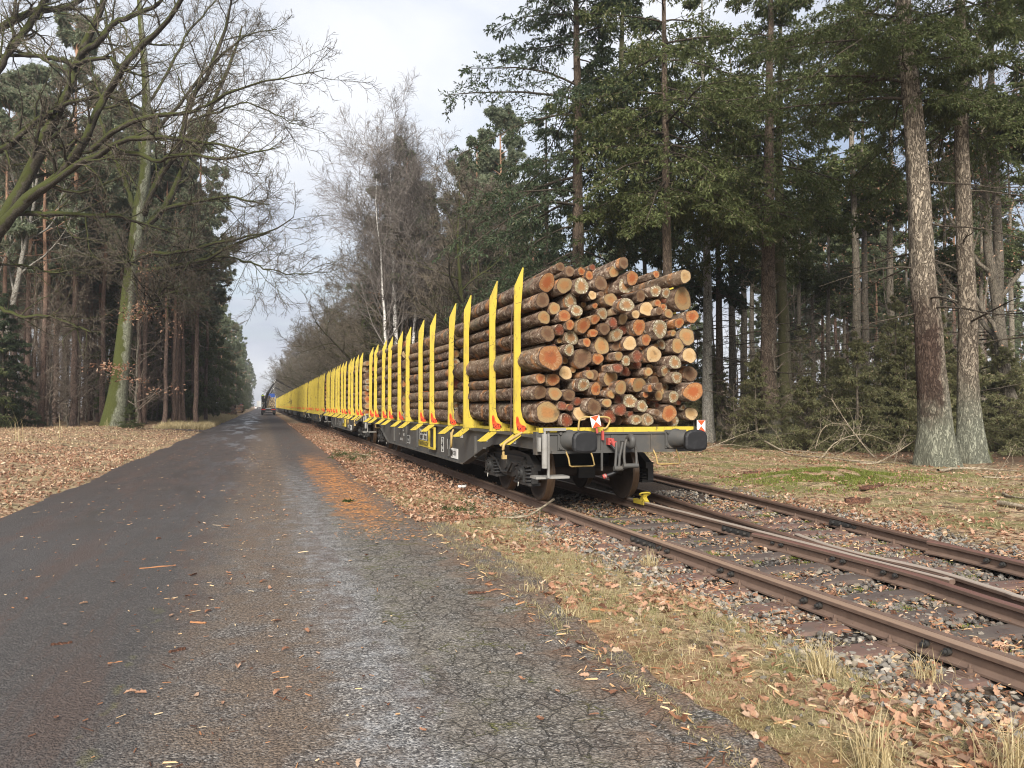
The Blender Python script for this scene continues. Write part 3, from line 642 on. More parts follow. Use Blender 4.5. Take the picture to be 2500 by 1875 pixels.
V, f = blades(on_ground(x, y), rl.uniform(.04, .12, len(x)), rl.uniform(.005, .010, len(x)), rl, 1.2); quads_obj('verge_grass', V, 5, M['grass_mixed'], 'stuff', 'short grass between the second track and the wood', 'grass', f)
x, y = scatter(56000, -22, -3.7, 7, 52, rl, lambda x, y: (.05+.95*clump(3.1, 2, -.1, .6)(x, y))*(1-.5*smooth01(y, 14, 8)), 1.2)
V, f = blades(on_ground(x, y), rl.uniform(.08, .26, len(x)), rl.uniform(.007, .014, len(x)), rl, 1.2); quads_obj('bank_grass', V, 5, M['grass_dry'], 'stuff', 'flattened straw coloured grass on the left bank', 'grass', f)
x, y = scatter(12000, -7, -3.7, 56, 130, rl, None, 1.6)
x2, y2 = scatter(9000, -7, -3.8, 59, 80, rl)
x = np.concatenate([x, x2]); y = np.concatenate([y, y2])
V, f = blades(on_ground(x, y), rl.uniform(.2, .5, len(x)), rl.uniform(.02, .03, len(x)), rl, .6); quads_obj('bank_grass', V, 5, M['grass_dry'], 'stuff', 'dry grass strip along the left road edge beyond the muddy track', 'grass', f)
# moss cushions: dense tiny blades on the hump and between the sleepers
mx = rl.normal(11.9, .95, 36000); my = rl.normal(14.0, .75, 36000); k = wav(mx, my, .8, 4) > -.25; mx, my = mx[k], my[k]
V, f = blades(on_ground(mx, my), rl.uniform(.02, .05, len(mx)), rl.uniform(.010, .018, len(mx)), rl, .5); quads_obj('moss_patch', V, 5, M['moss'], 'stuff', 'bright green moss on the low hump behind the second track', 'moss', f)
cx_, cy_ = rl.uniform(4.5, 7.9, 190), rl.uniform(3.2, 12, 190)
mx = (cx_[:, None]+rl.normal(0, .065, (190, 130))).ravel(); my = (cy_[:, None]+rl.normal(0, .05, (190, 130))).ravel()
V, f = blades(on_ground(mx, my, .022), rl.uniform(.008, .02, len(mx)), rl.uniform(.004, .007, len(mx)), rl, .5); quads_obj('moss_patch', V, 5, M['moss'], 'stuff', 'small cushions of green moss between the sleepers', 'moss', f)
# ballast stones
ph_ = (1+5**.5)/2
ICO = np.array([(-1,ph_,0),(1,ph_,0),(-1,-ph_,0),(1,-ph_,0),(0,-1,ph_),(0,1,ph_),(0,-1,-ph_),(0,1,-ph_),(ph_,0,-1),(ph_,0,1),(-ph_,0,-1),(-ph_,0,1)])/1.9
ICF = [(0,11,5),(0,5,1),(0,1,7),(0,7,10),(0,10,11),(1,5,9),(5,11,4),(11,10,2),(10,7,6),(7,1,8),(3,9,4),(3,4,2),(3,2,6),(3,6,8),(3,8,9),(4,9,5),(2,4,11),(6,2,10),(8,6,7),(9,8,1)]
def stones(P, sz, rng):
    n = len(P); V = np.repeat(ICO[None], n, 0)*rng.uniform(.62, 1.18, (n, 12, 1)); V *= np.stack([rng.uniform(.7, 1.35, n), rng.uniform(.6, 1.1, n), rng.uniform(.45, .8, n)], 1)[:, None]
    return np.einsum('nij,nkj->nki', rotm(n, rng, .4), V)*sz[:, None, None]+P[:, None]
def dst(x, y):
    d = smooth01(x+.25*wav(x, y, 1.3, 3), 3.2, 3.7)*(1-smooth01(x-.1*(y-8)+.2*wav(x, y, 1.1, 8), 8.3, 8.9))
    return d*(.35+.65*smooth01(wav(x, y, 1.5, 6), -.5, .4))*np.where(y > 8.5, .6, 1)*np.where((x > 4.4) & (x < 5.9), .8, 1)
x, y = scatter(36000, 3.1, 10, 2.3, 14, rl, dst, 1.25)
P = on_ground(x, y); P[:, 2] = np.minimum(P[:, 2]+rl.uniform(-.004, .030, len(x)), -.004)
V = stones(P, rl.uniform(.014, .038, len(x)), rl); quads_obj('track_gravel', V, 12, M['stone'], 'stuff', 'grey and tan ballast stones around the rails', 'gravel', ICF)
x, y = scatter(700, 2.3, 3.6, 2.3, 12, rl, lambda x, y: smooth01(x, 2.2, 3.6)*.8, 1.3)
V = stones(on_ground(x, y, .004), rl.uniform(.010, .026, len(x)), rl); quads_obj('track_gravel', V, 12, M['stone'], 'stuff', 'loose stones scattered in the verge grass', 'gravel', ICF)
# countable things on the ground
def tuft(name, x, y, n, h, label, mat='grass_dry', spread=.05, lean=.75, w=.006):
    P = np.stack([rl.normal(0, spread, n), rl.normal(0, spread, n), 0*rl.uniform(size=n)], 1)
    V, f = blades(P, rl.uniform(.4, 1, n)*h, rl.uniform(.6, 1, n)*w, rl, lean)
    o = quads_obj(name, V, 5, M[mat], None, label, 'grass tuft', f); o['group'] = 'dry grass tufts'; o.location = (x, y, float(terr(x, y))); return o
for px, py, n, h, lab in ((2000, 1640, 170, .30, 'tall straw coloured grass tuft before the brown leaf drift beside the near rail'),
                          (2255, 1640, 110, .28, 'thin straw grass tuft among leaves, nearer the near rail'), (2420, 1620, 60, .24, 'small straw grass tuft growing against the near rail'),
                          (1585, 1372, 120, .30, 'straw grass tuft at the sleeper ends by the rail joint'), (1300, 1440, 60, .2, 'pale grass tuft at the asphalt edge beside a round chip'),
                          (1390, 1500, 60, .16, 'low pale grass tuft at the asphalt edge near dark bark'), (2120, 1870, 120, .38, 'long straw grass tuft at the bottom of the verge'),
                          (2440, 1870, 140, .40, 'broad straw grass tuft in the near right corner')):
    zc = 1.68*F/(py-990); bx, by = base(px, zc); tuft('grass_tuft', bx, by, n, h, lab)
for px, py, h, lab in ((45, 1100, 1.3, 'bent tall dry grass stalk at the left bank, arching over'), (145, 1085, 1.35, 'pair of upright dry grass stalks on the left bank'), (720/2.765, 1062, 1.0, 'dry grass stalk in front of the mossy oak trunk')):
    zc = 1.55*F/(py-990); bx, by = base(px, zc); tuft('grass_stalk', bx, by, 9, h, lab, spread=.06, lean=.10, w=.018)
def flat_piece(name, px, py, L, W, rz, mat, label, cat, T=.02):
    zc = 1.68*F/(py-990); bx, by = base(px, zc); z = float(on_ground(np.array([bx]), np.array([by]))[0, 2])
    mb = MB(); k = 9; t = np.linspace(-.5, .5, k); wd = W*(.5+.35*np.cos(t*2.7)+.12*rl.normal(size=k)); up = T*(.6+.5*rl.uniform(size=k))
    V = np.concatenate([np.stack([t*L, -wd/2, .004+0*t], 1), np.stack([t*L, wd/2, .004+0*t], 1), np.stack([t*L, wd/2*.8, up], 1), np.stack([t*L, -wd/2*.8, up], 1)])
    Fs = [(i+a*k, i+1+a*k, i+1+((a+1) % 4)*k, i+((a+1) % 4)*k) for a in range(4) for i in range(k-1)]+[(0, k, 2*k, 3*k), (k-1, 4*k-1, 3*k-1, 2*k-1)]
    mb.add(V, Fs); o = mb.build(name, M[mat], None, (bx, by, z)); o.rotation_euler = (0, 0, rz); tag(o, label, cat, 'bark and wood pieces on the ground'); return o
flat_piece('bark_piece', 160, 1572, .13, .035, .1, 'bark_piece', 'brown bark slab on the left asphalt, near two pale splinters', 'bark')
flat_piece('bark_piece', 440, 1588, .11, .035, .5, 'bark_piece', 'brown bark slab in the litter along the middle of the road', 'bark')
flat_piece('bark_piece', 1335, 1487, .20, .06, .4, 'bark_piece', 'long dark bark slab at the right asphalt edge', 'bark')
flat_piece('bark_piece', 1165, 1448, .16, .04, -.1, 'bark_piece', 'thin dark bark strip on the crazed asphalt', 'bark')
flat_piece('bark_piece', 1360, 1463, .15, .07, .9, 'bark_piece', 'dark red bark slab in the grass above the asphalt edge', 'bark')
flat_piece('bark_piece', 1610, 1468, .16, .04, -.3, 'chip', 'orange wood splinter in the verge grass', 'wood chip')
flat_piece('bark_piece', 1475, 1488, .22, .05, -.7, 'chip', 'long orange bark strip lying in the verge grass', 'bark')
flat_piece('wood_chip', 1450, 1512, .11, .03, 0, 'chip', 'pale square ended wood chip near the orange bark strip', 'wood chip')
flat_piece('wood_stick', 390, 1385, .34, .018, .2, 'chip', 'long pale split stick lying across the road', 'stick', .014)
flat_piece('wood_stick', 490, 1520, .13, .028, -.5, 'chip', 'pale pointed splinter in the middle of the road', 'stick', .014)
flat_piece('wood_stick', 290, 1617, .085, .016, .2, 'chip', 'small pale splinter on the left half of the road', 'stick', .012)
flat_piece('bark_piece', 1835, 1160, .45, .2, .0, 'bark_piece', 'dark lump of bark on the grass beyond the outer rail', 'bark', .08)
flat_piece('bark_piece', 2125, 1198, .75, .16, .3, 'bark_piece', 'long dark bark slab beside the moss hump', 'bark', .06)
flat_piece('bark_piece', 2090, 1226, .4, .25, -.4, 'bark_piece', 'dark curled bark lump below the moss hump', 'bark', .09)
o = flat_piece('paper_scrap', 1130, 1182, .2, .14, .3, 'white', 'crumpled white paper scrap in the leaves beside the train', 'paper', .05)
# ------------------------------------------------------------------ track
RPROF = [(-.027,0),(.027,0),(.035,-.010),(.034,-.036),(.012,-.05),(.009,-.105),(.065,-.125),(.065,-.14),(-.065,-.14),(-.065,-.125),(-.009,-.105),(-.012,-.05),(-.034,-.036),(-.035,-.010)]
ZT = .12
def rail_mb(pts, zt=ZT, sx=1):
    mb = MB(); n = len(RPROF); V = []
    pts = np.array(pts, float); T = np.gradient(pts, axis=0); T /= np.linalg.norm(T, axis=1, keepdims=True)
    for (x, y), (tx, ty) in zip(pts, T): V += [(x+a*sx*ty, y-a*sx*tx, zt+b) for a, b in RPROF]
    K = len(pts); Fs = [(i*n+j, i*n+(j+1) % n, (i+1)*n+(j+1) % n, (i+1)*n+j) for i in range(K-1) for j in range(n)]
    Fs += [tuple(range(n)), tuple(range((K-1)*n, K*n))]
    mb.add(V, Fs); return mb
TC = 5.12; XL = TC-.75; XR = TC+.75
def dvg(y): return .115*(y-7) if y < 7 else 3.2*(1-math.exp(-(y-7)*.16/3.2))
def dense(f, y0, y1, n): return [(f(y), y) for y in np.linspace(y0, y1, n)]
grp = 'rails of the siding and its turnout'
def bolt_mesh():
    mb = MB(); mb.cyl((0, 0, 0), (-.035, 0, 0), .026, n=6); mb.cyl((-.035, 0, 0), (-.06, 0, 0), .014, n=8); return mb
def nut_blocks(mb_pts, parent, mat='steel_dark'):
    first = None
    for p in mb_pts:
        if first is None: first = bolt_mesh().build('bolt', M[mat], parent, p)
        else:
            c = first.copy(); COL.objects.link(c); c.location = p; c.parent = parent
def fishplate(parent, x, y, side):
    mb = MB(); mb.prism([(x+side*.012, ZT-.047), (x+side*.03, ZT-.05), (x+side*.036, ZT-.08), (x+side*.035, ZT-.115), (x+side*.014, ZT-.112)], 1, y-.3, y+.3)
    for q in (-.22, -.08, .08, .22): mb.cyl((x+side*.03, y+q, ZT-.08), (x+side*.07, y+q, ZT-.08), .022, n=6)
    mb.build('fishplate', M['steel_dark'], parent)
r1 = rail_mb(dense(lambda y: XL, -6, 340, 30)).build('rail', M['rail']); tag(r1, 'rusty near rail of the train track, beside the verge', 'rail', grp)
fishplate(r1, XL, 8.35, -1)
nut_blocks([(XL-.012, y+q, ZT-.075) for y in np.arange(1.6, 8.0, .62*2) for q in (-.06, .12)], r1)
r2 = rail_mb(dense(lambda y: XR+.03, 5.4, 340, 30)).build('rail', M['rail_bright']); tag(r2, 'bright topped rail under the yellow wheel shoe, ending at the frog point', 'rail', grp); fishplate(r2, XR+.03, 8.7, -1)
fin = lambda y: XR+.03+dvg(y)+.04*max(0, 1-(y-5.4)/4)+.18*max(0, 1-(y-5.4)/1.6)
r3 = rail_mb(dense(fin, 5.5, 60, 60)).build('rail', M['rail_dull']); tag(r3, 'dull inner rail of the second track, running into the frog', 'rail', grp)
fout = lambda y: XR+1.515+dvg(y)
r4 = rail_mb(dense(fout, -6, 60, 70)).build('rail', M['rail_dull']); tag(r4, 'dull outer rail of the second track, nearest the wood', 'rail', grp); fishplate(r4, fout(8.7), 8.7, -1)
wl = [(5.0, -.5), (5.30, 2), (5.60, 4.5), (5.70, 5.2), (5.775, 5.8), (5.785, 7.3), (5.76, 7.8), (5.73, 8.1)]
def spl(p, k=6):
    p = np.array(p, float); out = []
    for i in range(len(p)-1):
        a, b, c, d = p[max(i-1, 0)], p[i], p[i+1], p[min(i+2, len(p)-1)]
        for t in np.linspace(0, 1, k, endpoint=False): out.append(.5*((2*b)+(c-a)*t+(2*a-5*b+4*c-d)*t*t+(-a+3*b-3*c+d)*t**3))
    out.append(p[-1]); return np.array(out)
r5 = rail_mb(spl(wl)).build('rail', M['rail_red']); tag(r5, 'reddish wing rail left of the frog with big bolt heads', 'rail', grp)
nut_blocks([(5.775, y, ZT-.06) for y in (5.9, 6.05, 6.6, 6.75, 7.6, 7.75)]+[(5.55, 4.2, ZT-.06), (5.53, 4.05, ZT-.06), (5.40, 3.0, ZT-.06)], r5)
wr = [(XR, -6), (XR, 0), (XR+.02, 4.2), (XR+.10, 5.0), (XR+.22, 5.8), (fin(6.8)+.10, 6.8), (fin(7.6)+.12, 7.6), (fin(7.9)+.15, 7.9)]
r6 = rail_mb(spl(wr)).build('rail', M['rail_bright']); tag(r6, 'bright topped wing rail right of the frog, running to the near corner', 'rail', grp)
r7 = rail_mb(dense(lambda y: XL+.108, -4, 8.0, 10), ZT-.012).build('check_rail', M['rail_dull']); tag(r7, 'dark check rail tight inside the near rail', 'check rail', 'check rails of the turnout')
r8 = rail_mb(spl([(fout(-3)-.11, -3), (fout(1)-.11, 1), (fout(4)-.115, 4), (fout(6.3)-.12, 6.3), (fout(6.9)-.17, 6.9)]), ZT+.025).build('check_rail', M['rail_red']); tag(r8, 'raised reddish check rail inside the outer rail', 'check rail', 'check rails of the turnout')
nut_blocks([(fout(y)-.13, y, ZT-.04) for y in (6.1, 5.9, 5.0, 4.85, 4.0, 3.85)], r8)
# sleepers: steel troughs with rounded ends, each with its fastenings
def sleeper(i, y, x0, x1, label):
    w = .105; rs = np.random.default_rng(100+i); L = x1-x0; q = .10
    prof = [(0, -.10), (.05, -.045), (.10+q, -.002), (L/2, .008), (L-.10-q, -.002), (L-.05, -.045), (L, -.10)]
    mb = MB(); V = []
    for a, b in prof:
        e = .82 if a in (0, L) else 1
        V += [(a, -w*e-.02, b-.035), (a, -w*e, b-.004), (a, -w*.6*e, b), (a, w*.6*e, b), (a, w*e, b-.004), (a, w*e+.02, b-.035), (a, w*e+.02, b-.1), (a, -w*e-.02, b-.1)]
    n = 8; K = len(prof)
    mb.add(V, [(k*n+j, k*n+(j+1) % n, (k+1)*n+(j+1) % n, (k+1)*n+j) for k in range(K-1) for j in range(n)]+[tuple(range(n)), tuple(range((K-1)*n, K*n))], 0, False)
    o = mb.build('sleeper', M['sleeper'], None, (x0, y, -.026)); o.rotation_euler = (0, 0, rs.normal(0, .012)); tag(o, label, 'sleeper', 'steel sleepers under the turnout')
    for X in [XL, XR+(.15 if y > 8 else 0)]+([fout(y)] if x1 > 7 else []):
        fb = MB(); fb.box((X-x0, 0, .004), (.33, .085, .012))
        for s in (-1, 1):
            fb.box((X-x0+s*.115, 0, .010), (.08, .09, .018)); fb.cyl((X-x0+s*.10, 0, .016), (X-x0+s*.10, 0, .045), .021, n=6); fb.cyl((X-x0+s*.10, 0, .044), (X-x0+s*.10, 0, .068), .011, n=8)
        fb.build('rail_fastening', M['rail_dull'], o)
ords = ['first', 'second', 'third', 'fourth', 'fifth', 'sixth', 'seventh', 'eighth', 'ninth', 'tenth', 'eleventh', 'twelfth', 'thirteenth', 'fourteenth', 'fifteenth', 'sixteenth']
ysl = [2.55+.615*k for k in range(14)]
for i, y in enumerate(ysl):
    rs = np.random.default_rng(i)
    sleeper(i, y+rs.normal(0, .02), 3.72+rs.normal(0, .03), fout(y)+.42, f'{ords[i]} rusty steel sleeper counted from the near end of the turnout')

# ------------------------------------------------------------------ the wagons
GAP = 20.25
SY = [1.56, 2.89, 4.74, 6.07, 7.92, 9.25, 11.10, 12.43, 14.28, 15.61, 17.46, 18.79]
SY = [y-.06 for y in SY]
WX, WY = TC, 9.83
def wagon():
    root = thing('timber_wagon', (WX, WY, ZT), '', 'wagon')
    f = MB()
    side = [(.72,1.12),(.72,.90),(2.7,.90),(3.2,.87),(3.7,.78),(5.2,.40),(15.05,.40),(16.55,.78),(17.05,.87),(17.55,.90),(19.53,.90),(19.53,1.12)]
    for s in (-1, 1):
        f.prism(side, 0, s*1.24-.02, s*1.24+.02)
        f.box((s*1.24, 10.125, 1.10), (.16, 18.8, .035)); f.box((s*1.24, 10.125, .395), (.15, 9.85, .03))
        f.box((s*1.24, 4.45, .59), (.14, 1.6, .025), rot=(-.247, 0, 0)); f.box((s*1.24, 15.80, .59), (.14, 1.6, .025), rot=(.247, 0, 0))
        for y in (4.3, 6.5, 8.6, 10.1, 11.7, 13.8, 16.0): f.box((s*1.28, y, .78), (.05, .03, .62 if 5 < y < 15 else .4))
        f.box((s*.35, 10.125, .98), (.12, 18.6, .22))
    for y in np.arange(1.2, 19.5, 1.3): f.box((0, y, 1.0), (2.4, .1, .14))
    for y, d in ((.66, 1), (19.59, -1)):
        f.box((0, y, 1.015), (2.56, .10, .30)); f.box((0, y-d*.06, .88), (2.3, .03, .04)); f.box((0, y-d*.058, 1.15), (2.5, .03, .03))
        for s in (-1, 1):
            f.box((s*1.30, y+d*.06, 1.01), (.13, .14, .33)); f.box((s*.875, y-d*.06, 1.05), (.36, .03, .28))
            for a in (-1, 1):
                for b in (-1, 1): f.cyl((s*.875+a*.145, y-d*.07, 1.05+b*.105), (s*.875+a*.145, y-d*.105, 1.05+b*.105), .024, n=6)
        f.box((.16, y-d*.058, 1.0), (.10, .02, .24)); f.box((-.16, y-d*.058, 1.0), (.10, .02, .24)); f.box((.46, y-d*.055, 1.02), (.02, .02, .26))
    for y in (3.02, 17.23): f.box((0, y, .86), (.5, .5, .14)); f.box((0, y, .95), (2.5, .4, .10))
    # equipment boxes slung under the middle
    f.cyl((.2, 7.5, .62), (.2, 8.9, .62), .17, n=14); f.box((-.2, 11.5, .62), (.5, .8, .3))
    f.build('frame', M['steel'], root)
    e = MB()
    for y in (.70, 19.55): e.box((-.06, y, 1.20), (2.54, .13, .07)); 
    for s in (-1, 1): e.box((s*1.14, 10.125, 1.15), (.06, 18.4, .05))
    e.build('end_beam', M['yellow'], root)
    # one bunk per pair of stakes
    b0 = s0 = None
    bm_ = MB(); bm_.box((0, .045, 1.165), (2.0, .13, .11)); bm_.box((0, .045, 1.225), (1.9, .07, .03))
    prof = [(-1.42, 1.125), (-1.02, 1.125), (-1.02, 1.235), (-1.14, 1.25), (-1.23, 1.285), (-1.285, 1.37), (-1.315, 1.50), (-1.318, 3.0), (-1.285, 3.40), (-1.268, 3.715), (-1.285, 3.715), (-1.415, 3.42), (-1.42, 3.3)]
    def stake_mb(s):
        m = MB(); P = [(s*a, b) for a, b in prof]
        m.prism(P, 1, 0, .012); m.prism([(s*a, b) for a, b in ((-1.415, 1.13), (-1.325, 1.13), (-1.325, 3.0), (-1.29, 3.38), (-1.30, 3.60), (-1.40, 3.38))], 1, .013, .085)
        m.prism([(s*a, b) for a, b in ((-1.40, 1.13), (-1.03, 1.13), (-1.03, 1.22), (-1.25, 1.25), (-1.32, 1.4))], 1, .086, .10)
        for a in (-1.10, -1.06): m.box((s*a, -.008, 1.18), (.015, .016, .09))
        fin_ = [(s*a, b) for a, b in ((-1.40, 1.118), (-1.28, 1.118), (-1.50, .955), (-1.62, .955))]
        m.prism(fin_, 1, -.03, -.012); m.prism(fin_, 1, .105, .12)
        m.prism([(s*a, b) for a, b in ((-1.37, 1.09), (-1.30, 1.09), (-1.52, .93), (-1.59, .93))], 1, -.011, .104, 1)
        return m
    def logo(s):
        m = MB(); K = [(-1.392, 1.385), (-1.366, 1.392), (-1.349, 1.36), (-1.338, 1.305), (-1.315, 1.268), (-1.278, 1.253), (-1.243, 1.238), (-1.228, 1.205), (-1.24, 1.172), (-1.275, 1.155), (-1.32, 1.152), (-1.362, 1.175), (-1.385, 1.225), (-1.394, 1.30)]
        if s < 0: m.prism(K, 1, -.006, -.002)
        else: m.prism([(-a, b) for a, b in K], 1, -.006, -.002)
        put_text(m, 'ExTe', .078, (s*1.303, -.009, 1.205), (1, 0, .0), (0, 0, 1), 1, True)
        for k in range(3): m.box((s*(1.384-.011*k), -.008, 1.335-.012*k), (.004, .003, .075), 1)
        return m
    stakes = {}; logos = {}
    for y in SY:
        if b0 is None: b0 = bm_.build('crossbar', M['yellow'], root, (0, y, 0))
        else: c = b0.copy(); COL.objects.link(c); c.parent = root; c.location = (0, y, 0)
        for s in (-1, 1):
            if s not in stakes:
                o = stakes[s] = stake_mb(s).build('stake', [M['yellow'], M['steel_dark']], root, (0, y, 0)); logos[s] = logo(s).build('logo_sticker', [M['red'], M['black']], o)
            else:
                o = stakes[s].copy(); COL.objects.link(o); o.parent = root; o.location = (0, y, 0); o.rotation_euler = (random.gauss(0, .004), random.gauss(0, .003), random.gauss(0, .01))
                c = logos[s].copy(); COL.objects.link(c); c.parent = o
    # buffers
    for y, d in ((0, 1), (20.25, -1)):
        for s in (-1, 1):
            m = MB(); m.lathe([(.60*d, 0), (.60*d, .15), (.565*d, .145), (.55*d, .118), (.36*d, .112), (.35*d, .092), (.10*d, .088), (.10*d, 0)], (0, 0, 0), 'y', 20)
            o = m.build('buffer', M['steel'], root, (s*.875, y, 1.06))
            m = MB(); out = [(a*.85, b*.93) for a, b in [(-.215, -.10), (-.19, -.15), (-.10, -.172), (.10, -.172), (.19, -.15), (.215, -.10), (.218, .05), (.19, .115), (.12, .15), (0, .165), (-.12, .15), (-.19, .115), (-.218, .05)]]
            n = len(out); V = []
            for sc_, yy in ((.80, -.012), (.95, -.002), (1.0, .012), (1.0, .045), (.93, .055), (.5, .11)): V += [(a*sc_, yy*d, b*sc_) for a, b in out]
            m.add(V, [(k*n+j, k*n+(j+1) % n, (k+1)*n+(j+1) % n, (k+1)*n+j) for k in range(5) for j in range(n)]+[tuple(range(n)), tuple(range(5*n, 6*n))], 0, False)
            m.build('buffer_plate', M['rubber'], o)
    # bogies
    for yb in (3.02, 17.23):
        m = MB()
        for s in (-1, 1):
            P = [(-1.36, .62), (-1.36, .52), (-1.18, .50), (-1.05, .60), (-.75, .60), (-.55, .44), (-.28, .34), (.28, .34), (.55, .44), (.75, .60), (1.05, .60), (1.18, .50), (1.36, .52), (1.36, .62), (1.1, .76), (.6, .80), (-.6, .80), (-1.1, .76)]
            m.prism(P, 0, s*.98-.055, s*.98+.055); m.box((s*1.04, 0, .70), (.06, 1.9, .03)); m.box((s*1.0, 0, .83), (.16, .42, .08))
            m.box((s*1.05, 0, .52), (.05, .34, .22)); m.cyl((s*1.04, 0, .55), (s*1.10, 0, .55), .09, n=12)
            m.tube([(s*1.10, -.85, .62), (s*1.11, -.45, .60), (s*1.11, -.2, .42), (s*1.11, .15, .40), (s*1.11, .5, .60), (s*1.10, .95, .66)], .02, 6)
            for a in (-1, 1): m.box((s*1.02, a*1.33, .45), (.10, .05, .26)); m.box((s*.45, a*.38, .40), (.2, .08, .12))
        m.box((0, 0, .62), (1.9, .36, .26))
        for a in (-1, 1):
            m.box((0, a*.36, .46), (1.7, .06, .10)); m.box((0, a*.9, .46), (.3, .3, .2))
        bg = m.build('bogie', M['steel_dark'], root, (0, yb, 0))
        for a in (-.9, .9):
            w = MB()
            for s in (-1, 1):
                w.lathe([(s*.682, .10), (s*.682, .36), (s*.690, .39), (s*.682, .42), (s*.682, .475), (s*.69, .488), (s*.702, .484), (s*.715, .466), (s*.745, .461), (s*.81, .457), (s*.817, .45), (s*.817, .40), (s*.80, .38), (s*.765, .34), (s*.75, .25), (s*.785, .14), (s*.84, .12), (s*.84, .0)], (0, 0, 0), 'x', 48)
            w.cyl((-1.0, 0, 0), (1.0, 0, 0), .08, n=14)
            w.build('wheelset', M['wheel'], bg, (0, a, .46))
            for s in (-1, 1):
                x = MB(); x.box((s*1.0, 0, 0), (.22, .24, .28)); x.cyl((s*1.05, 0, 0), (s*1.15, 0, 0), .125, .115, 18); x.cyl((s*1.15, 0, 0), (s*1.175, 0, 0), .07, n=12); x.box((s*1.0, 0, -.16), (.2, .74, .05)); x.box((s*1.0, 0, .17), (.16, .16, .10))
                for bb in range(4): x.cyl((s*1.14, .085*math.cos(bb*1.57+.78), .085*math.sin(bb*1.57+.78)), (s*1.165, .085*math.cos(bb*1.57+.78), .085*math.sin(bb*1.57+.78)), .018, n=6)
                x.cyl((s*1.13, .05, -.15), (s*1.14, .05, -.22), .012, .004, 6, 1)
                x.build('axle_box', [M['steel_dark'], M['dirty_white']], bg, (0, a, .46))
                for q in (-.27, .27):
                    t = np.linspace(0, 1, 64); P = np.stack([s*1.02+.085*np.cos(t*2*math.pi*4.6), .085*np.sin(t*2*math.pi*4.6), -.14+t*.26], 1)
                    c = MB(); c.tube(P, .019, 6); c.box((s*1.02, 0, -.16), (.19, .19, .02)); c.box((s*1.02, 0, .135), (.20, .20, .03)); c.cyl((s*1.02, 0, -.14), (s*1.02, 0, .13), .05, n=8)
                    c.build('coil_spring', M['steel_dark'], bg, (0, a+q, .46))
    # end fittings (near end)
    m = MB(); m.tube(spl([(-.72, .62, 1.20), (-.71, .60, 1.34), (-.64, .60, 1.385), (-.45, .60, 1.39), (-.27, .60, 1.385), (-.22, .60, 1.34), (-.27, .60, 1.24), (-.33, .60, 1.21)]), .015, 8)
    m.build('handrail', M['tan'], root)
    for x0, x1 in ((-.90, -.50), (.52, .92)):
        m = MB(); m.tube([(x0-.03, .60, .90), (x0, .56, .80), (x0+.01, .54, .69), (x0+.04, .54, .675), (x1-.03, .54, .675), (x1, .54, .69), (x1-.02, .56, .80), (x1-.04, .60, .90)], .013, 6); m.build('step_handle', M['tan'], root)
    m = MB(); m.box((-1.10, .80, .51), (.52, .26, .035)); m.build('step_plank', M['steel_light'], root)
    m = MB(); m.cyl((-1.27, .55, .66), (-1.27, .55, 1.15), .045, n=14); m.cyl((-1.27, .55, 1.15), (-1.27, .55, 1.22), .02, n=8); m.box((-1.12, .55, 1.215), (.34, .05, .04)); m.box((-1.20, .60, .85), (.03, .03, .68)); m.box((-1.20, .66, .53), (.03, .16, .03)); m.box((-1.35, .57, 1.0), (.04, .06, .2)); m.build('brake_tube', M['steel_light'], root)
    m = MB()   # screw coupling
    m.box((0, .52, 1.0), (.10, .25, .07)); m.tube(spl([(0, .45, 1.06), (0, .36, 1.10), (0, .30, 1.06), (0, .32, .98), (0, .40, .97)]), [.05]*24+[.04], 8)
    for s in (-1, 1): m.tube(spl([(s*.05, .40, 1.06), (s*.085, .39, .95), (s*.10, .38, .80), (s*.09, .37, .70), (s*.05, .37, .67)]), .021, 8); m.tube([(s*.05-.13, .46, 1.02), (s*.03-.17, .44, .82), (s*.03-.19, .43, .66)], .022, 8)
    m.cyl((-.12, .37, .68), (.12, .37, .68), .035, n=10); m.cyl((-.24, .43, .64), (-.10, .43, .64), .04, n=10); m.cyl((-.2, .42, .62), (.1, .38, .70), .022, n=8)
    m.build('screw_coupling', M['steel'], root)
    m = MB(); m.tube(spl([(-.24, .56, .98), (-.21, .50, .94), (-.15, .46, .82), (-.14, .46, .68), (-.20, .48, .58), (-.32, .52, .53)]), .026, 8); m.cyl((-.32, .52, .53), (-.37, .53, .51), .035, n=8, mi=1); m.cyl((-.34, .525, .52), (-.33, .523, .526), .04, n=8, mi=2); m.build('brake_hose', [M['rubber'], M['redpaint'], M['steel_light']], root)
    m = MB(); m.box((-.25, .57, 1.03), (.06, .08, .10)); m.cyl((-.25, .54, 1.03), (-.17, .50, 1.0), .03, n=8); m.box((-.36, .56, 1.12), (.03, .05, .14)); m.cyl((-.23, .52, 1.07), (-.19, .5, .94), .035, .025, 8); m.box((-.36, .59, .85), (.03, .02, .5), 1); m.build('air_cock', [M['redpaint'], M['steel']], root)
    # tan ratchet levers at the stake feet
    m = MB(); m.tube(spl([(-1.30, 1.48, 1.14), (-1.46, 1.47, 1.05), (-1.58, 1.46, .98), (-1.615, 1.45, .90), (-1.61, 1.45, .76)]), .022, 8); m.box((-1.60, 1.45, .77), (.07, .06, .06)); m.tube([(-1.34, 1.62, 1.1), (-1.58, 1.72, .93)], .03, 6); m.build('ratchet_lever', M['tan'], root)
    m = MB(); m.tube(spl([(-1.40, 5.6, 1.06), (-1.44, 5.55, .98), (-1.45, 5.55, .80), (-1.43, 5.65, .70), (-1.40, 5.78, .80), (-1.40, 5.80, 1.0)]), .022, 8); m.build('brake_hoop', M['tan'], root)
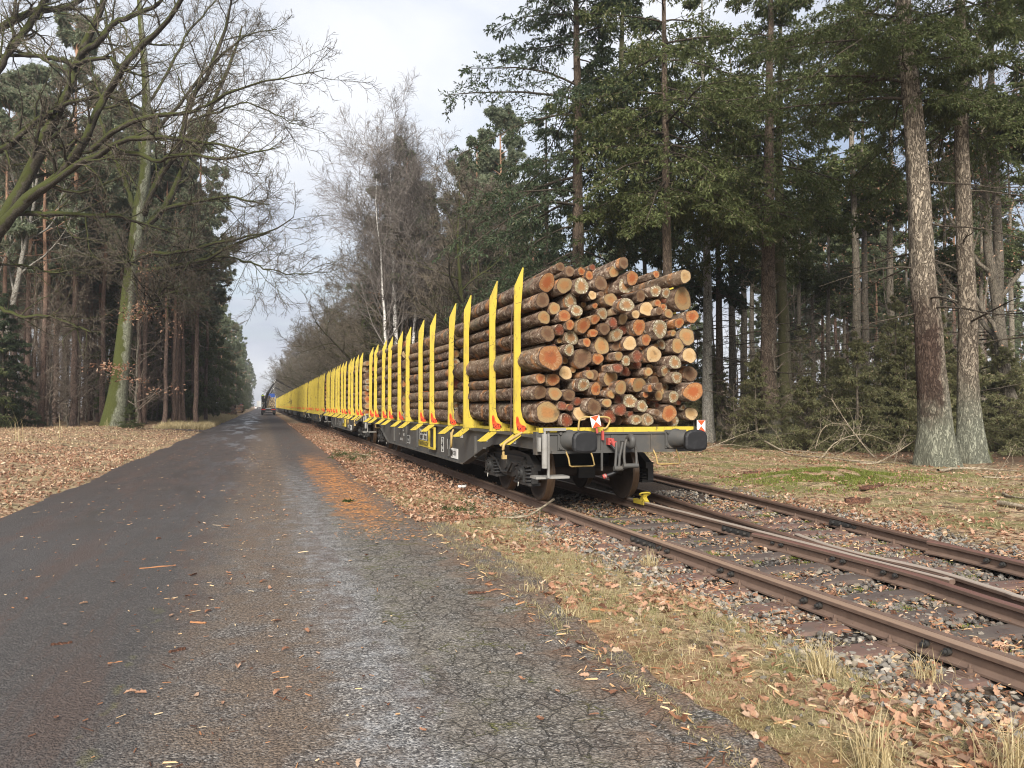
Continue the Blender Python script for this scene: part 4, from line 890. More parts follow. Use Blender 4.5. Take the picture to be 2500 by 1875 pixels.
    # inscriptions on the sill facing the road
    def plate(name, y, z, w, h, mats, texts, x=-1.266, frame=None):
        m = MB(); m.box((x, y, z), (.006, w, h), 0)
        for body, size, dy, dz, mi in texts: put_text(m, body, size, (x-.006, y-dy, z+dz), (0, -1, 0), (0, 0, 1), mi, True)
        return m.build(name, mats, root)
    p_ = plate('owner_plate', 6.05, .55, .62, .21, [M['white'], M['black']], [('MERCER', .13, -.10, .0, 1)])
    m = MB()
    for a in (0, 1): m.prism([(6.28+.0+a*.07, .47), (6.30+a*.07, .47), (6.27+a*.07, .62), (6.24+a*.07, .62)], 0, -1.276, -1.27); m.prism([(6.21+a*.07, .47), (6.23+a*.07, .47), (6.27+a*.07, .62), (6.24+a*.07, .62)], 0, -1.2765, -1.2705)
    m.build('emblem', M['black'], p_)
    plate('name_plate', 9.35, .60, 1.25, .15, [M['yellow'], M['black']], [('TRANSWAGGON', .15, 0, 0, 1)])
    plate('label_panel', 5.45, .98, .22, .16, [M['dirty_white'], M['black']], [('1', .08, 0, 0, 1)])
    def prints(name, items, boxes=()):
        m = MB()
        for body, size, y, z in items: put_text(m, body, size, (-1.268, y, z), (0, -1, 0), (0, 0, 1), 0, True)
        for y, z, w, h in boxes:
            for dy, dz, sw, sh in ((0, h/2, w, .012), (0, -h/2, w, .012), (w/2, 0, .014, h), (-w/2, 0, .014, h)): m.box((-1.265, y+dy, z+dz), (.004, sw, sh))
        return m.build(name, M['print'], root)
    prints('number_lettering', [('4 4', .11, 12.9, .72), ('4723', .11, 12.2, .72), ('83 80 473 3', .10, 12.6, .58), ('Snps', .10, 11.5, .62), ('A B C', .07, 12.3, .92), ('S 50 60', .06, 12.3, .84)], [(11.5, .62, .5, .2)])
    prints('data_table', [('90 t', .07, 9.6, .88), ('120', .07, 9.2, .88), ('m 19,9', .07, 9.4, .97)], [(9.4, .88, .9, .12), (9.4, .97, .9, .10), (9.65, .77, .4, .14), (9.15, .77, .4, .14)])
    prints('wagon_marks', [('M', .09, 7.2, .60), ('R', .09, 7.2, .76), ('/', .12, 6.6, .72), ('34', .06, 3.9, .92)], [(7.2, .60, .22, .16), (7.2, .76, .22, .16), (6.6, .72, .24, .2), (3.6, .96, .10, .09), (1.95, .99, .10, .08)])
    m = MB(); 
    for y in (7.75, 8.35): m.box((-1.33, y, .80), (.05, .04, .50))
    m.box((-1.33, 8.05, .55), (.05, .62, .04)); m.box((-1.33, 8.05, 1.03), (.05, .62, .04)); m.build('tension_bracket', M['yellow'], root)
    m = MB(); m.box((-1.29, 8.05, .80), (.05, .5, .44)); m.build('brake_box', M['steel_dark'], root)
    return root
wg0 = wagon()
wlab = ['front timber wagon with yellow stakes and the open log end facing the camera', 'second timber wagon from the front, its logs showing between yellow stakes', 'third timber wagon from the front, stakes almost closing up', 'fourth timber wagon from the front', 'fifth timber wagon along the train', 'sixth timber wagon along the train', 'seventh timber wagon along the train', 'eighth timber wagon along the train', 'ninth timber wagon along the train, close to the crane lorry', 'tenth timber wagon along the train, beside the crane lorry', 'eleventh timber wagon, reaching behind the crane lorry', 'last wagon of the train, mostly behind the crane lorry']
wg0['label'] = wlab[0]; wg0['group'] = 'yellow staked timber wagons of the train'
small = {'handrail', 'step_handle', 'brake_hose', 'air_cock', 'screw_coupling', 'data_table', 'wagon_marks', 'label_panel', 'brake_hoop', 'axle_box', 'coil_spring', 'emblem', 'tension_bracket', 'brake_box'}
for i in range(1, 12):
    dup(wg0, (WX, WY+GAP*i, ZT), 0, 1, wlab[i], None, () if i < 2 else (small if i < 4 else small | {'logo_sticker_', 'number_lettering', 'owner_plate', 'name_plate', 'crossbar', 'ratchet_lever', 'step_plank', 'brake_tube'}))

# yellow drag shoe before the right wheel
m = MB(); m.box((0, .02, .008), (.075, .42, .014)); m.prism([(-.20, .015), (-.02, .015), (-.05, .07), (-.11, .115), (-.16, .12), (-.13, .065)], 0, -.036, .036)
for s in (-1, 1): m.box((s*.045, 0, -.02), (.012, .36, .06))
m.tube(spl([(-.06, -.10, .10), (-.09, -.13, .125), (-.05, -.16, .145), (.05, -.16, .145), (.09, -.13, .125), (.06, -.10, .10)]), .016, 6)
sh = m.build('drag_shoe', M['yellow'], None, (XR+.03, 11.38, ZT+.002)); tag(sh, 'yellow drag shoe on the rail before the right front wheel', 'drag shoe')
# tail signal plates: white squares, red above and below
def signal(x, z, y, tilt, w, h, label):
    root = thing('tail_signal', (x, y, z), label, 'tail signal', 'red and white tail plates on the wagon end')
    m = MB(); m.box((0, 0, 0), (w, .012, h)); m.box((0, .02, -h/2-.03), (.03, .02, .12), 1)
    o = m.build('plate', [M['white'], M['redpaint']], root); o.rotation_euler = (0, tilt, 0)
    m = MB(); m.prism([(-w/2*.97, h/2*.97), (w/2*.97, h/2*.97), (0, .003)], 1, -.009, -.0065); m.prism([(-w/2*.97, -h/2*.97), (0, -.003), (w/2*.97, -h/2*.97)], 1, -.009, -.0065)
    m.build('red_triangles', M['red'], o)
p = pixY(1454, 1029, 10.30); signal(p[0], p[2], 10.30, -.2, .145, .17, 'tilted red and white tail plate above the left buffer')
p = pixY(1711.5, 1039.5, 10.30); signal(p[0], p[2], 10.30, .0, .14, .175, 'upright red and white tail plate above the right buffer')
# ------------------------------------------------------------------ the logs
lr_ = np.random.default_rng(77)
def make_log(x, y0, z, r, L, cut, label, grp, tilt=(0, 0), taper=.12, n=18, name='log'):
    K = 9; t = np.linspace(0, 1, K); a = np.linspace(0, 2*math.pi, n, endpoint=False)
    shape = 1+.07*np.cos(2*a+lr_.uniform(0, 6))+.05*np.cos(3*a+lr_.uniform(0, 6))+.03*np.cos(5*a+lr_.uniform(0, 6))+.02*lr_.normal(size=n)
    bend = lr_.normal(0, .012*L/5, 2)
    V = np.zeros((K, n, 3))
    for k in range(K):
        rr = r*(1+taper*(t[k]-.15))*shape*(1+.025*lr_.normal()+.02*lr_.normal(size=n)) if 0 < k else r*shape
        off = bend*(4*t[k]*(1-t[k]))+np.array(tilt)*t[k]*L
        V[k, :, 0] = off[0]+rr*np.cos(a); V[k, :, 1] = t[k]*L; V[k, :, 2] = off[1]+rr*np.sin(a)
    skew = lr_.normal(0, .14, 2); V[0, :, 1] += V[0, :, 0]*skew[0]+V[0, :, 2]*skew[1]
    i = np.arange(K-1)[:, None]*n; j = np.arange(n)[None]; j2 = (j+1) % n
    Q = np.stack([i+j, i+n+j, i+n+j2, i+j2], -1).reshape(-1, 4)
    # end faces: centre fans with polar uv
    c0 = len(V.reshape(-1, 3)); VV = np.concatenate([V.reshape(-1, 3), [V[0].mean(0), V[-1].mean(0)]])
    F0 = np.stack([np.full(n, c0), np.arange(n), (np.arange(n)+1) % n], 1); F1 = np.stack([np.full(n, c0+1), (K-1)*n+(np.arange(n)+1) % n, (K-1)*n+np.arange(n)], 1)
    me = mesh_np(name, VV, [Q, F0, F1], np.concatenate([np.zeros(len(Q), int), np.ones(2*n, int)]), np.concatenate([np.ones(len(Q), bool), np.zeros(2*n, bool)]))
    uvl = me.uv_layers.new(name='uv'); ca, sa = np.cos(a), np.sin(a)
    uq = np.zeros((len(Q)*4, 2)); uf = np.stack([np.zeros((n, 2)), np.stack([ca, sa], 1), np.stack([np.roll(ca, -1), np.roll(sa, -1)], 1)], 1).reshape(-1, 2)
    uvl.data.foreach_set('uv', np.concatenate([uq, uf, uf]).astype(np.float32).ravel())
    return tag(link(name, me, [M['logbark'], M['cut_'+cut]], None, (x, y0, z)), label, 'log', grp)
FACE = """450,298,75,o 560,170,38,b 635,205,45,b 730,207,38,o 818,175,28,r 792,240,38,o 590,320,70,t 728,325,70,g 885,302,62,b 992,210,48,t 1071,138,50,b 1140,262,63,o 1085,322,70,g 1335,230,32,o 1570,248,58,p 1330,365,55,g 1415,382,45,g 1547,430,103,t 1210,405,50,b 818,400,38,p 890,390,25,b
640,448,62,g 415,440,64,b 510,507,52,t 967,437,62,t 1095,478,66,g 1258,512,64,p 1345,462,32,o 1390,495,28,o 1435,550,42,t 1625,573,63,o 838,485,25,o 690,525,55,g 590,567,55,o 425,580,58,t 900,550,50,g 1000,530,33,b 1168,555,40,p 1065,593,48,p 840,595,42,o 985,622,43,r 1360,530,33,b 1520,625,47,o 1195,658,70,o 1365,672,82,g 745,645,65,o 637,640,43,o 552,680,45,r 647,745,67,g 825,707,38,o 915,672,52,b 1015,720,57,g 1473,707,28,t 1582,735,74,t
455,710,65,b 480,905,112,o 772,782,38,o 893,812,74,t 1009,814,42,b 1120,790,62,p 1253,762,50,o 1220,823,28,o 1313,880,78,p 1508,810,65,t 1603,888,70,p 630,843,50,g 735,910,84,b 862,915,52,o 1030,893,43,t 1090,932,45,g 1183,895,50,r 1487,945,60,g 600,1030,58,p 1022,990,43,r 397,1075,45,o 500,1085,55,o 797,1045,42,t 963,1072,70,t 1272,1020,40,t 1410,1012,50,g 1610,1035,70,b 1500,1065,55,g 745,1125,60,g 845,1160,55,o 1048,1150,60,t 1195,1127,68,t 1285,1155,33,o 1355,1140,38,b 1635,1182,86,o
395,1187,62,b 515,1197,62,t 630,1210,52,b 698,1262,38,r 970,1202,37,t 1030,1245,38,r 1122,1258,64,g 1247,1207,28,o 1355,1212,45,t 1475,1222,52,g 575,1297,40,r 637,1310,30,r 935,1272,40,t 830,1305,70,b 1220,1300,52,g 456,1350,100,t 1045,1330,54,r 720,1360,65,p 1440,1358,74,o 1340,1350,30,b 610,1415,55,r 955,1385,60,r 1125,1365,32,r 1173,1410,48,g 1272,1408,52,g 1618,1360,58,p"""
def ftoP(cx, cy, Y):
    return pixY(1200+cx/3.3183, 600+cy/3.3183, Y)
logs = []
SC_ = 10.6*1.05/F/3.3183
for tok in FACE.split():
    cx, cy, r, c = tok.split(','); cx, cy, r = float(cx), float(cy), float(r)
    Y = 10.62+float(lr_.normal(0, .10))
    if cx < 600: Y = 10.72+float(lr_.normal(0, .06))
    if cy < 260: Y = 10.55+float(lr_.uniform(-.1, .25))
    if (cx, cy) == (480, 905): Y = 10.45
    if (cx, cy) == (1618, 1360): Y = 10.85
    P = ftoP(cx, cy, Y); logs.append([P[0], Y, P[2], r*SC_*Y/10.6*.985, c, cx, cy])
# filler logs set back in the gaps, so that no daylight shows through the load
occ = [(l[0], l[2], l[3]) for l in logs]; fill = []
lo_x, hi_x = 3.92, 6.42
for tr in range(9000):
    x, z = lr_.uniform(lo_x, hi_x), lr_.uniform(1.36, 3.42)
    d = min(math.hypot(x-a, z-b)-c for a, b, c in occ)
    if d < .026: continue
    r = min(d*1.25, .085); occ.append((x, z, r)); fill.append((x, z, r))
    if len(fill) >= 80: break
colw = {'o': 'orange', 't': 'tan', 'p': 'pale', 'g': 'grey cracked', 'b': 'dark brown', 'r': 'reddish'}
zs = sorted(l[2] for l in logs); zmin, zmax = zs[0]-.02, zs[-1]+.02
rowsn = ['bottom layer', 'second layer up', 'third layer up', 'fourth layer up', 'fifth layer up', 'sixth layer up', 'seventh layer up', 'eighth layer up', 'ninth layer up', 'top layer']
rows = {}
for l in logs: rows.setdefault(min(9, int((l[2]-zmin)/(zmax-zmin)*10)), []).append(l)
on = ords+['seventeenth', 'eighteenth', 'nineteenth', 'twentieth']
GL = 'logs showing their sawn ends on the front wagon'
for k, ls in rows.items():
    ls.sort(key=lambda q: q[0])
    for i, (x, y, z, r, c, cx, cy_) in enumerate(ls):
        w = 'very thick' if r > .16 else 'thick' if r > .115 else 'medium' if r > .085 else 'thin'
        tilt = (0, 0)
        if cy_ < 200: tilt = (lr_.normal(0, .008), -.006)
        if (cx, cy_) in ((1570, 248), (1335, 230)): tilt = (-.02, -.004)
        make_log(x, y, z, r, lr_.uniform(4.6, 5.3) if cx < 620 or cy_ < 260 else lr_.uniform(3.6, 4.8), c, f'{w} log, {colw[c]} end, {on[i]} from left in {rowsn[k]} of front load', GL, tilt)
for i, (x, z, r) in enumerate(fill):
    make_log(x, 10.82+lr_.uniform(-.05, .22), z, r, 3.5, 'brgt'[i % 4], 'thin log set back in a dark gap between the sawn ends', GL+' (set back)', n=10)
# the bundles behind: outer columns and top layer
def bundle(y0, L, who, every=True, seed=0):
    rs = np.random.default_rng(seed); out = []
    for side in (-1, 1):
        z = 1.30; k = 0
        while z < 3.30:
            r = rs.uniform(.085, .155); z += r
            x = TC+side*(1.30-r); out.append((x, z, r, side, k)); z += r*.97; k += 1
    ztop = max(o[1] for o in out)
    x = TC-1.0
    while x < TC+1.05:
        r = rs.uniform(.07, .12); zz = 3.36+.16*math.cos((x-TC)/1.2*1.5)+rs.normal(0, .03); out.append((x, zz, r, 0, 0)); out.append((x+.05, zz-.24, r, 2, 0)); x += 2*r
    return [(x, y0+rs.normal(0, .12)+(0 if sd != 2 else .2), z, r, L+rs.normal(0, .12), 'otpgobrt'[rs.integers(8)], sd, k) for x, z, r, sd, k in out]
rn2 = ['lowest', 'second lowest', 'third lowest', 'fourth lowest', 'fifth lowest', 'sixth lowest', 'seventh lowest', 'eighth lowest', 'ninth lowest', 'tenth lowest', 'eleventh lowest', 'twelfth lowest', 'thirteenth lowest']
HID = []
def put_bundle(y0, L, who, seed, ind=True):
    it = bundle(y0, L, who, True, seed); ti = 0
    for x, y, z, r, l, c, sd, k in it:
        if sd == -1: lab = f'{rn2[min(k, 12)]} log on the road side of {who}'
        elif sd == 0: lab = f'{on[min(ti, 19)]} log from left on top of {who}'; ti += 1
        else: HID.append((x, y, z, r, l, c)); continue
        make_log(x, y, z, r, l, c, lab, f'logs of {who}', (rs_.normal(0, .004), rs_.normal(0, .004)), .08, 14)
rs_ = np.random.default_rng(4)
put_bundle(16.0, 5.7, 'the middle bundle of the front wagon', 31)
put_bundle(22.3, 6.0, 'the rear bundle of the front wagon', 32)
put_bundle(30.9, 5.6, 'the first bundle of the second wagon', 33)
# all further loads, nearly hidden by the stakes: one mass
mb = MB(); k2 = 0
for wi in range(1, 12):
    for bi in range(3):
        if wi == 1 and bi == 0: continue
        for x, y, z, r, l, c, sd, k in bundle(WY+wi*GAP+.95+bi*6.15, 5.9, '', True, 500+wi*3+bi):
            if sd == 2: continue
            mb.tube([(x, y, z), (x, y+l*.5, z+.01), (x, y+l, z)], [r, r*1.03, r*1.06], 8, 0, False); n = 8
            V = mb.v[-1]; mb.add(V[:8], [tuple(range(8))], 1+('otpgbr'.index(c)))
for x, y, z, r, l, c in HID:
    mb.tube([(x, y, z), (x, y+l*.5, z+.01), (x, y+l, z)], [r, r*1.03, r*1.06], 12, 0, False); mb.add(mb.v[-1][:12], [tuple(range(12))], 1+('otpgbr'.index(c)))
for k in range(40):
    x, z, y = -.05+.36*(k % 6)+.10*((k//6) % 2), 1.42+.31*(k//6), 140.4+rs_.uniform(-.2, .2)
    mb.tube([(x, y, z), (x, y+5, z)], [.165, .17], 10, 0, False); mb.add(mb.v[-1][:10]-np.array([0, .004, 0]), [tuple(range(10))], 7)
lm = mb.build('log_load', [M['logbark']]+[M['cut_'+q] for q in 'otpgbr']+[M['pale_end']], None, None, False); tag(lm, 'stacked logs on the farther wagons and the lorry, glimpsed between stakes', 'logs', None, 'stuff')
# lashing straps over the first loads
def strap(y, x_off, mat, label, lean=0):
    m = MB(); P = [(TC-1.34, y, 1.16), (TC-1.345-x_off, y+lean*.5, 2.2), (TC-1.335, y+lean, 3.28), (TC-1.05, y+lean, 3.52), (TC-.4, y+lean, 3.66), (TC+.5, y+lean, 3.64), (TC+1.1, y+lean, 3.50), (TC+1.36, y+lean, 3.2), (TC+1.36, y, 1.2)]
    P = spl(P, 5); w = .022
    V = np.concatenate([P+(0, -w, 0), P+(0, w, 0)]); n = len(P); out = np.concatenate([P+(-.004, -w, .004), P+(-.004, w, .004)])
    m.add(np.concatenate([V, out]), [(i, i+1, n+i+1, n+i) for i in range(n-1)]+[(2*n+i, 3*n+i, 3*n+i+1, 2*n+i+1) for i in range(n-1)]+[(i, 2*n+i, 2*n+i+1, i+1) for i in range(n-1)]+[(n+i, n+i+1, 3*n+i+1, 3*n+i) for i in range(n-1)])
    tag(m.build('lashing_strap', M[mat]), label, 'strap', 'lashing straps over the log loads')
strap(11.75, 0, 'strap', 'dark strap beside the first yellow stake of the front wagon', -.1)
strap(22.0, 0, 'strap', 'dark strap between the bundles of the front wagon')
strap(25.6, 0, 'strap_orange', 'orange strap on the rear bundle of the front wagon')

# ------------------------------------------------------------------ far vehicles and piles
def wheel_pair(parent, y, w=2.3, r=.5):
    for s in (-1, 1):
        m = MB(); x = s*(w/2-.15); m.lathe([(-.15, .25), (-.15, r*.92), (-.10, r), (.10, r), (.15, r*.92), (.15, .25)], (0, 0, 0), 'x', 20); o = m.build('tyre', M['rubber'], parent, (x, y, r))
        m = MB(); m.lathe([(-.12, 0), (-.12, .26), (.12, .26), (.12, 0)], (0, 0, 0), 'x', 14); m.build('rim', M['alu'], o)
def crane_lorry(x, y, label):
    t = thing('timber_lorry', (x, y, .0), label, 'lorry')
    m = MB(); m.box((0, 4.2, .95), (.9, 9.0, .25)); m.box((0, -.1, .98), (2.4, .12, .3)); m.box((0, 1.6, 1.15), (2.3, .3, .15)); m.box((0, 5, 1.15), (2.3, .3, .15)); m.build('chassis', M['steel_dark'], t)
    m = MB(); m.box((0, -.15, .45), (2.35, .12, .14)); m.box((-.75, -.1, .7), (.08, .08, .5)); m.box((.75, -.1, .7), (.08, .08, .5)); m.build('underrun_bar', M['steel_dark'], t)
    m = MB(); m.box((0, -.18, 1.0), (2.3, .03, .2), 0); m.box((0, -.2, 1.16), (.95, .03, .14), 1); m.build('rear_panel', [M['redpaint'], M['alu']], t)
    for s in (-1, 1):
        m = MB(); m.box((s*.92, -.21, .98), (.36, .03, .14)); m.build('tail_light', M['lamp_red'], t)
        m = MB(); m.box((s*1.18, 3.6, 2.3), (.10, 6.6, 2.2)); m.build('side_wall', M['alu'], t)
        m = MB(); m.box((s*.95, -.06, .55), (.5, .02, .5)); m.build('mud_flap', M['rubber'], t)
    m = MB(); m.box((.35, 6.9, 3.35), (1.5, .12, .95)); m.build('headboard', M['blue'], t)
    m = MB(); m.box((0, 9.2, 2.0), (2.45, 2.1, 2.3)); m.box((0, 10.27, 2.5), (2.2, .06, .9), 1); m.box((0, 9.2, 3.25), (2.2, 1.6, .3)); m.build('cab', [M['alu'], M['glass']], t)
    for yy in (1.3, 2.6, 9.2): wheel_pair(t, yy)
    m = MB(); m.cyl((-.5, .55, 1.1), (-.5, .55, 2.9), .16, .14, 12); m.box((-.5, .55, 1.15), (1.1, .4, .3)); m.box((-.82, .5, 2.55), (.5, .5, .6)); m.tube([(-1.0, .5, 1.1), (-.7, .55, 1.9)], .06, 8); m.build('crane_column', M['black'], t)
    m = MB(); m.tube([(-.5, .55, 2.85), (-.25, .6, 3.7), (1.2, 1.2, 6.1)], [.19, .17, .13], 8); m.tube([(-.38, .4, 2.5), (.15, .75, 4.2)], .08, 8); m.build('crane_boom', M['black'], t)
    m = MB(); m.box((.85, 1.0, 5.55), (.10, .14, 1.15), 0, (0, .54, 0)); m.build('boom_marking', M['white'], t)
    m = MB(); m.tube([(1.2, 1.2, 6.1), (3.3, 2.0, 5.0), (5.2, 2.9, 4.15)], [.12, .10, .07], 8); m.tube([(1.2, 1.15, 6.25), (2.6, 1.7, 5.6)], .06, 6); m.build('crane_jib', M['black'], t)
    m = MB(); m.box((5.2, 2.9, 3.9), (.12, .12, .5)); m.tube([(5.2, 2.9, 3.75), (4.8, 2.9, 3.5), (4.85, 2.9, 3.1)], .05, 6); m.tube([(5.2, 2.9, 3.75), (5.6, 2.9, 3.5), (5.55, 2.9, 3.1)], .05, 6); m.build('log_grab', M['black'], t)
    m = MB(); m.box((-.95, .45, 2.86), (.45, .45, .08)); m.box((-.95, .25, 3.1), (.42, .08, .5)); m.build('crane_seat', M['black'], t)
    return t
ly = 139
crane_lorry(.85, ly, 'black crane timber lorry with a raised boom, standing on the far road')
crane_lorry(1.35, ly+56, 'second crane lorry farther up the road, only its boom clearly showing')
rq = np.random.default_rng(9)
def person(x, y, z, label):
    J = {'pel': (0, 0, .0), 'che': (0, -.03, .36), 'nec': (0, -.03, .52), 'hed': (0, .02, .64), 'top': (0, .02, .76)}
    vs = [(0,0,0),(0,-.03,.22),(0,-.03,.42),(0,0,.52),(0,.02,.62),(0,.02,.74),(-.19,-.03,.44),(-.25,.08,.20),(-.18,.30,.14),(.19,-.03,.44),(.25,.08,.20),(.18,.30,.14),(-.10,.04,-.02),(-.12,.42,.02),(-.12,.46,-.40),(-.12,.58,-.44),(.10,.04,-.02),(.12,.42,.02),(.12,.46,-.40),(.12,.58,-.44)]
    ed = [(0,1),(1,2),(2,3),(3,4),(4,5),(2,6),(6,7),(7,8),(2,9),(9,10),(10,11),(0,12),(12,13),(13,14),(14,15),(0,16),(16,17),(17,18),(18,19)]
    rad = [.15,.15,.16,.06,.10,.08,.07,.055,.04,.07,.055,.04,.10,.075,.05,.05,.10,.075,.05,.05]
    me = bpy.data.meshes.new('person'); me.from_pydata(vs, ed, [])
    o = bpy.data.objects.new('person', me); COL.objects.link(o); o.location = (x, y, z); tag(o, label, 'person')
    md = o.modifiers.new('skin', 'SKIN'); sv = me.skin_vertices[0] if len(me.skin_vertices) else None
    if sv is None:
        bm = bmesh.new(); bm.from_mesh(me); bm.verts.layers.skin.verify(); bm.to_mesh(me); bm.free(); sv = me.skin_vertices[0]
    for i, r in enumerate(rad): sv.data[i].radius = (r, r)
    sv.data[0].use_root = True
    o.modifiers.new('sub', 'SUBSURF').levels = 1; me.materials.append(M['cloth'])
    m = MB(); m.lathe([(.02, .185), (.2, .19), (.40, .20), (.47, .14)], (0, -.03, 0), 'z', 14); m.build('jacket', M['hivis'], o)
    m = MB(); m.lathe([(.66, .112), (.70, .118), (.76, .09), (.79, .0)], (0, .02, 0), 'z', 12); m.build('helmet', M['white'], o)
    m = MB(); m.lathe([(.56, .05), (.60, .098), (.67, .106)], (0, .045, 0), 'z', 12); m.build('face', M['skin'], o)
person(-.10, ly+.55, 2.98, 'person in a yellow high visibility jacket sitting high on the crane seat')
def car(x, y, label):
    t = thing('parked_car', (x, y, 0), label, 'car')
    m = MB(); m.prism([(0, .35), (0, .85), (.15, .95), (.9, 1.0), (1.5, 1.02), (3.1, .98), (4.2, .80), (4.3, .4)], 0, -.88, .88); m.prism([(.25, .96), (.75, 1.42), (1.2, 1.48), (2.2, 1.46), (3.1, .98)], 0, -.72, .72); m.build('body', M['white'], t)
    m = MB(); m.box((0, .46, 1.22), (1.25, .04, .36), 0, (-.84, 0, 0)); m.build('rear_window', M['glass'], t)
    for s in (-1, 1):
        m = MB(); m.box((s*.7, -.01, .78), (.28, .03, .14)); m.build('tail_light', M['lamp_red'], t)
    for yy in (.8, 3.4): wheel_pair(t, yy, 1.75, .32)
car(-3.0, 372, 'small white car parked at the far end of the road')
def van(x, y, label):
    t = thing('box_lorry', (x, y, 0), label, 'lorry')
    m = MB(); m.box((0, 3, 2.3), (2.45, 6, 2.8)); m.build('body', M['white'], t)
    m = MB(); m.box((0, 7, 1.75), (2.3, 1.8, 2.2)); m.box((0, 7.92, 2.2), (2.0, .05, .8), 1); m.build('cab', [M['white'], M['glass']], t)
    m = MB(); m.box((0, 3.5, .75), (1.0, 8, .25)); m.build('chassis', M['steel_dark'], t)
    for s in (-1, 1):
        m = MB(); m.box((s*1.0, -.02, .85), (.3, .03, .12)); m.build('tail_light', M['lamp_red'], t)
    for yy in (1.2, 6.8): wheel_pair(t, yy, 2.3, .48)
van(-1.5, 345, 'white box lorry at the far end of the road, left of the crane lorry')
# log piles at the left road edge
def pile(x0, y0, n, L, rows_, lab, grp, rr=.17, cuts='otopt', along='y'):
    k = 0
    for row in range(rows_):
        for i in range(n-row):
            x, z = x0+(i+row*.5)*rr*2.03, float(terr(x0, y0))+rr+row*rr*1.75
            o = make_log(0, 0, 0, rr*rq.uniform(.88, 1.05), L*rq.uniform(.94, 1.05), cuts[k % len(cuts)], lab, grp, n=9); k += 1
            if along == 'y': o.location = (x, y0+rq.uniform(-.15, .15), z)
            else: o.location = (x0-L/2+rq.uniform(-.1, .1), y0+(i+row*.5)*rr*2.03, z); o.rotation_euler = (0, 0, -math.pi/2)
pile(-5.7, 128, 7, 3.0, 6, 'orange log in the bright roadside stack left of the far road', 'logs of the bright roadside stack', .15, 'ooto', 'x')
pile(-9.2, 131, 6, 3.4, 5, 'brown log in the roadside stack behind the bright one', 'logs of the darker roadside stack', .15, 'tobt', 'x')
pile(-6.0, 165, 8, 4.0, 5, 'log in the distant roadside stack under the trees', 'logs of the distant roadside stack', .17, 'btbo', 'x')
p = base(530, 96); t = thing('trail_sign', (p[0], p[1], float(terr(*p))), 'small white trail sign on a thin post at the wood edge', 'sign')
m = MB(); m.cyl((0, 0, 0), (0, 0, 1.9), .04, n=8); m.build('post', M['steel_dark'], t); m = MB(); m.box((0, -.05, 1.95), (.3, .03, .26)); m.build('sign_panel', M['white'], t)
# a red-brown hut and a round sign beside the far road
p = base(603, 190); m = MB(); t = thing('notice_post', (-5.0, 190, 0), 'small brown notice board with a roof beside the far road', 'notice board')
m.box((-.5, 0, 1.0), (.1, .1, 2.0)); m.box((.5, 0, 1.0), (.1, .1, 2.0)); m.build('post', M['bark_piece'], t); m = MB(); m.box((0, -.02, 1.5), (.9, .05, .9)); m.build('board', M['redpaint'], t); m = MB(); m.prism([(-.8, 2.0), (.8, 2.0), (0, 2.4)], 1, -.3, .3); m.build('roof', M['steel_dark'], t)
# ------------------------------------------------------------------ tree building
def nrm(v): return v/(np.linalg.norm(v, axis=-1, keepdims=True)+1e-9)
def grow(P, Rd, n, rng, t0=.2, t1=1.0, L=(.5, .9), ang=(35, 65), rr=.55, K=6, wob=.12, trop=0.0, planar=False, fall=.5, tip=.25, rmin=.003, absL=False, az=None, sidealt=False, tend=None):
    """children of the polylines P (N,K0,3): returns (N*n, K, 3) and radii"""
    N, K0, _ = P.shape
    t = (np.arange(n)[None]+rng.uniform(0, 1, (N, n)))/n; t = t0+(t1-t0)*t
    f = t*(K0-1); i = np.minimum(f.astype(int), K0-2); u = (f-i)[..., None]; r_ = np.arange(N)[:, None]
    S = P[r_, i]*(1-u)+P[r_, i+1]*u; R0 = (Rd[r_, i]*(1-u[..., 0])+Rd[r_, i+1]*u[..., 0])
    T = nrm(P[r_, i+1]-P[r_, i]); T = T.reshape(-1, 3); S = S.reshape(-1, 3); R0 = R0.reshape(-1); M_ = N*n
    seg = np.linalg.norm(np.diff(P, axis=1), axis=2).sum(1); PL = np.repeat(seg[:, None], n, 1).reshape(-1)
    ref = np.where(np.abs(T[:, 2:3]) > .9, np.array([[1., 0, 0]]), np.array([[0, 0, 1.]]))
    A = nrm(np.cross(T, ref)); B = np.cross(A, T)
    if planar:
        sg = np.where((np.arange(n)[None]+np.zeros((N, 1)).astype(int)) % 2 == 0, 1, -1).reshape(-1); phi = np.where(sg > 0, 0, math.pi)+rng.normal(0, planar, M_)
    elif az is not None: phi = az+np.arange(M_)*2.39996+rng.normal(0, .3, M_)
    else: phi = rng.uniform(0, 2*math.pi, M_)
    pr = np.cos(phi)[:, None]*A+np.sin(phi)[:, None]*B
    an = np.radians(rng.uniform(ang[0], ang[1], M_))[:, None]
    d = nrm(np.cos(an)*T+np.sin(an)*pr)
    tt = t.reshape(-1); ln = rng.uniform(L[0], L[1], M_)*(1 if absL else PL)*(1-fall*(tt-t0)/(max(t1-t0, 1e-6)))
    out = np.zeros((M_, K, 3)); out[:, 0] = S; p = S
    for k in range(1, K):
        d = nrm(d+rng.normal(0, wob, (M_, 3))+np.array([0, 0, trop])); p = p+d*(ln/(K-1))[:, None]; out[:, k] = p
    r0 = np.maximum(R0*rr, rmin); rads = r0[:, None]*np.linspace(1, tip, K)[None]; rads = np.maximum(rads, rmin*.6)
    return out, rads
def resample(p, K):
    p = spl(p, 8); s = np.concatenate([[0], np.cumsum(np.linalg.norm(np.diff(p, axis=0), axis=1))]); q = np.linspace(0, s[-1], K)
    return np.stack([np.interp(q, s, p[:, i]) for i in range(3)], 1)
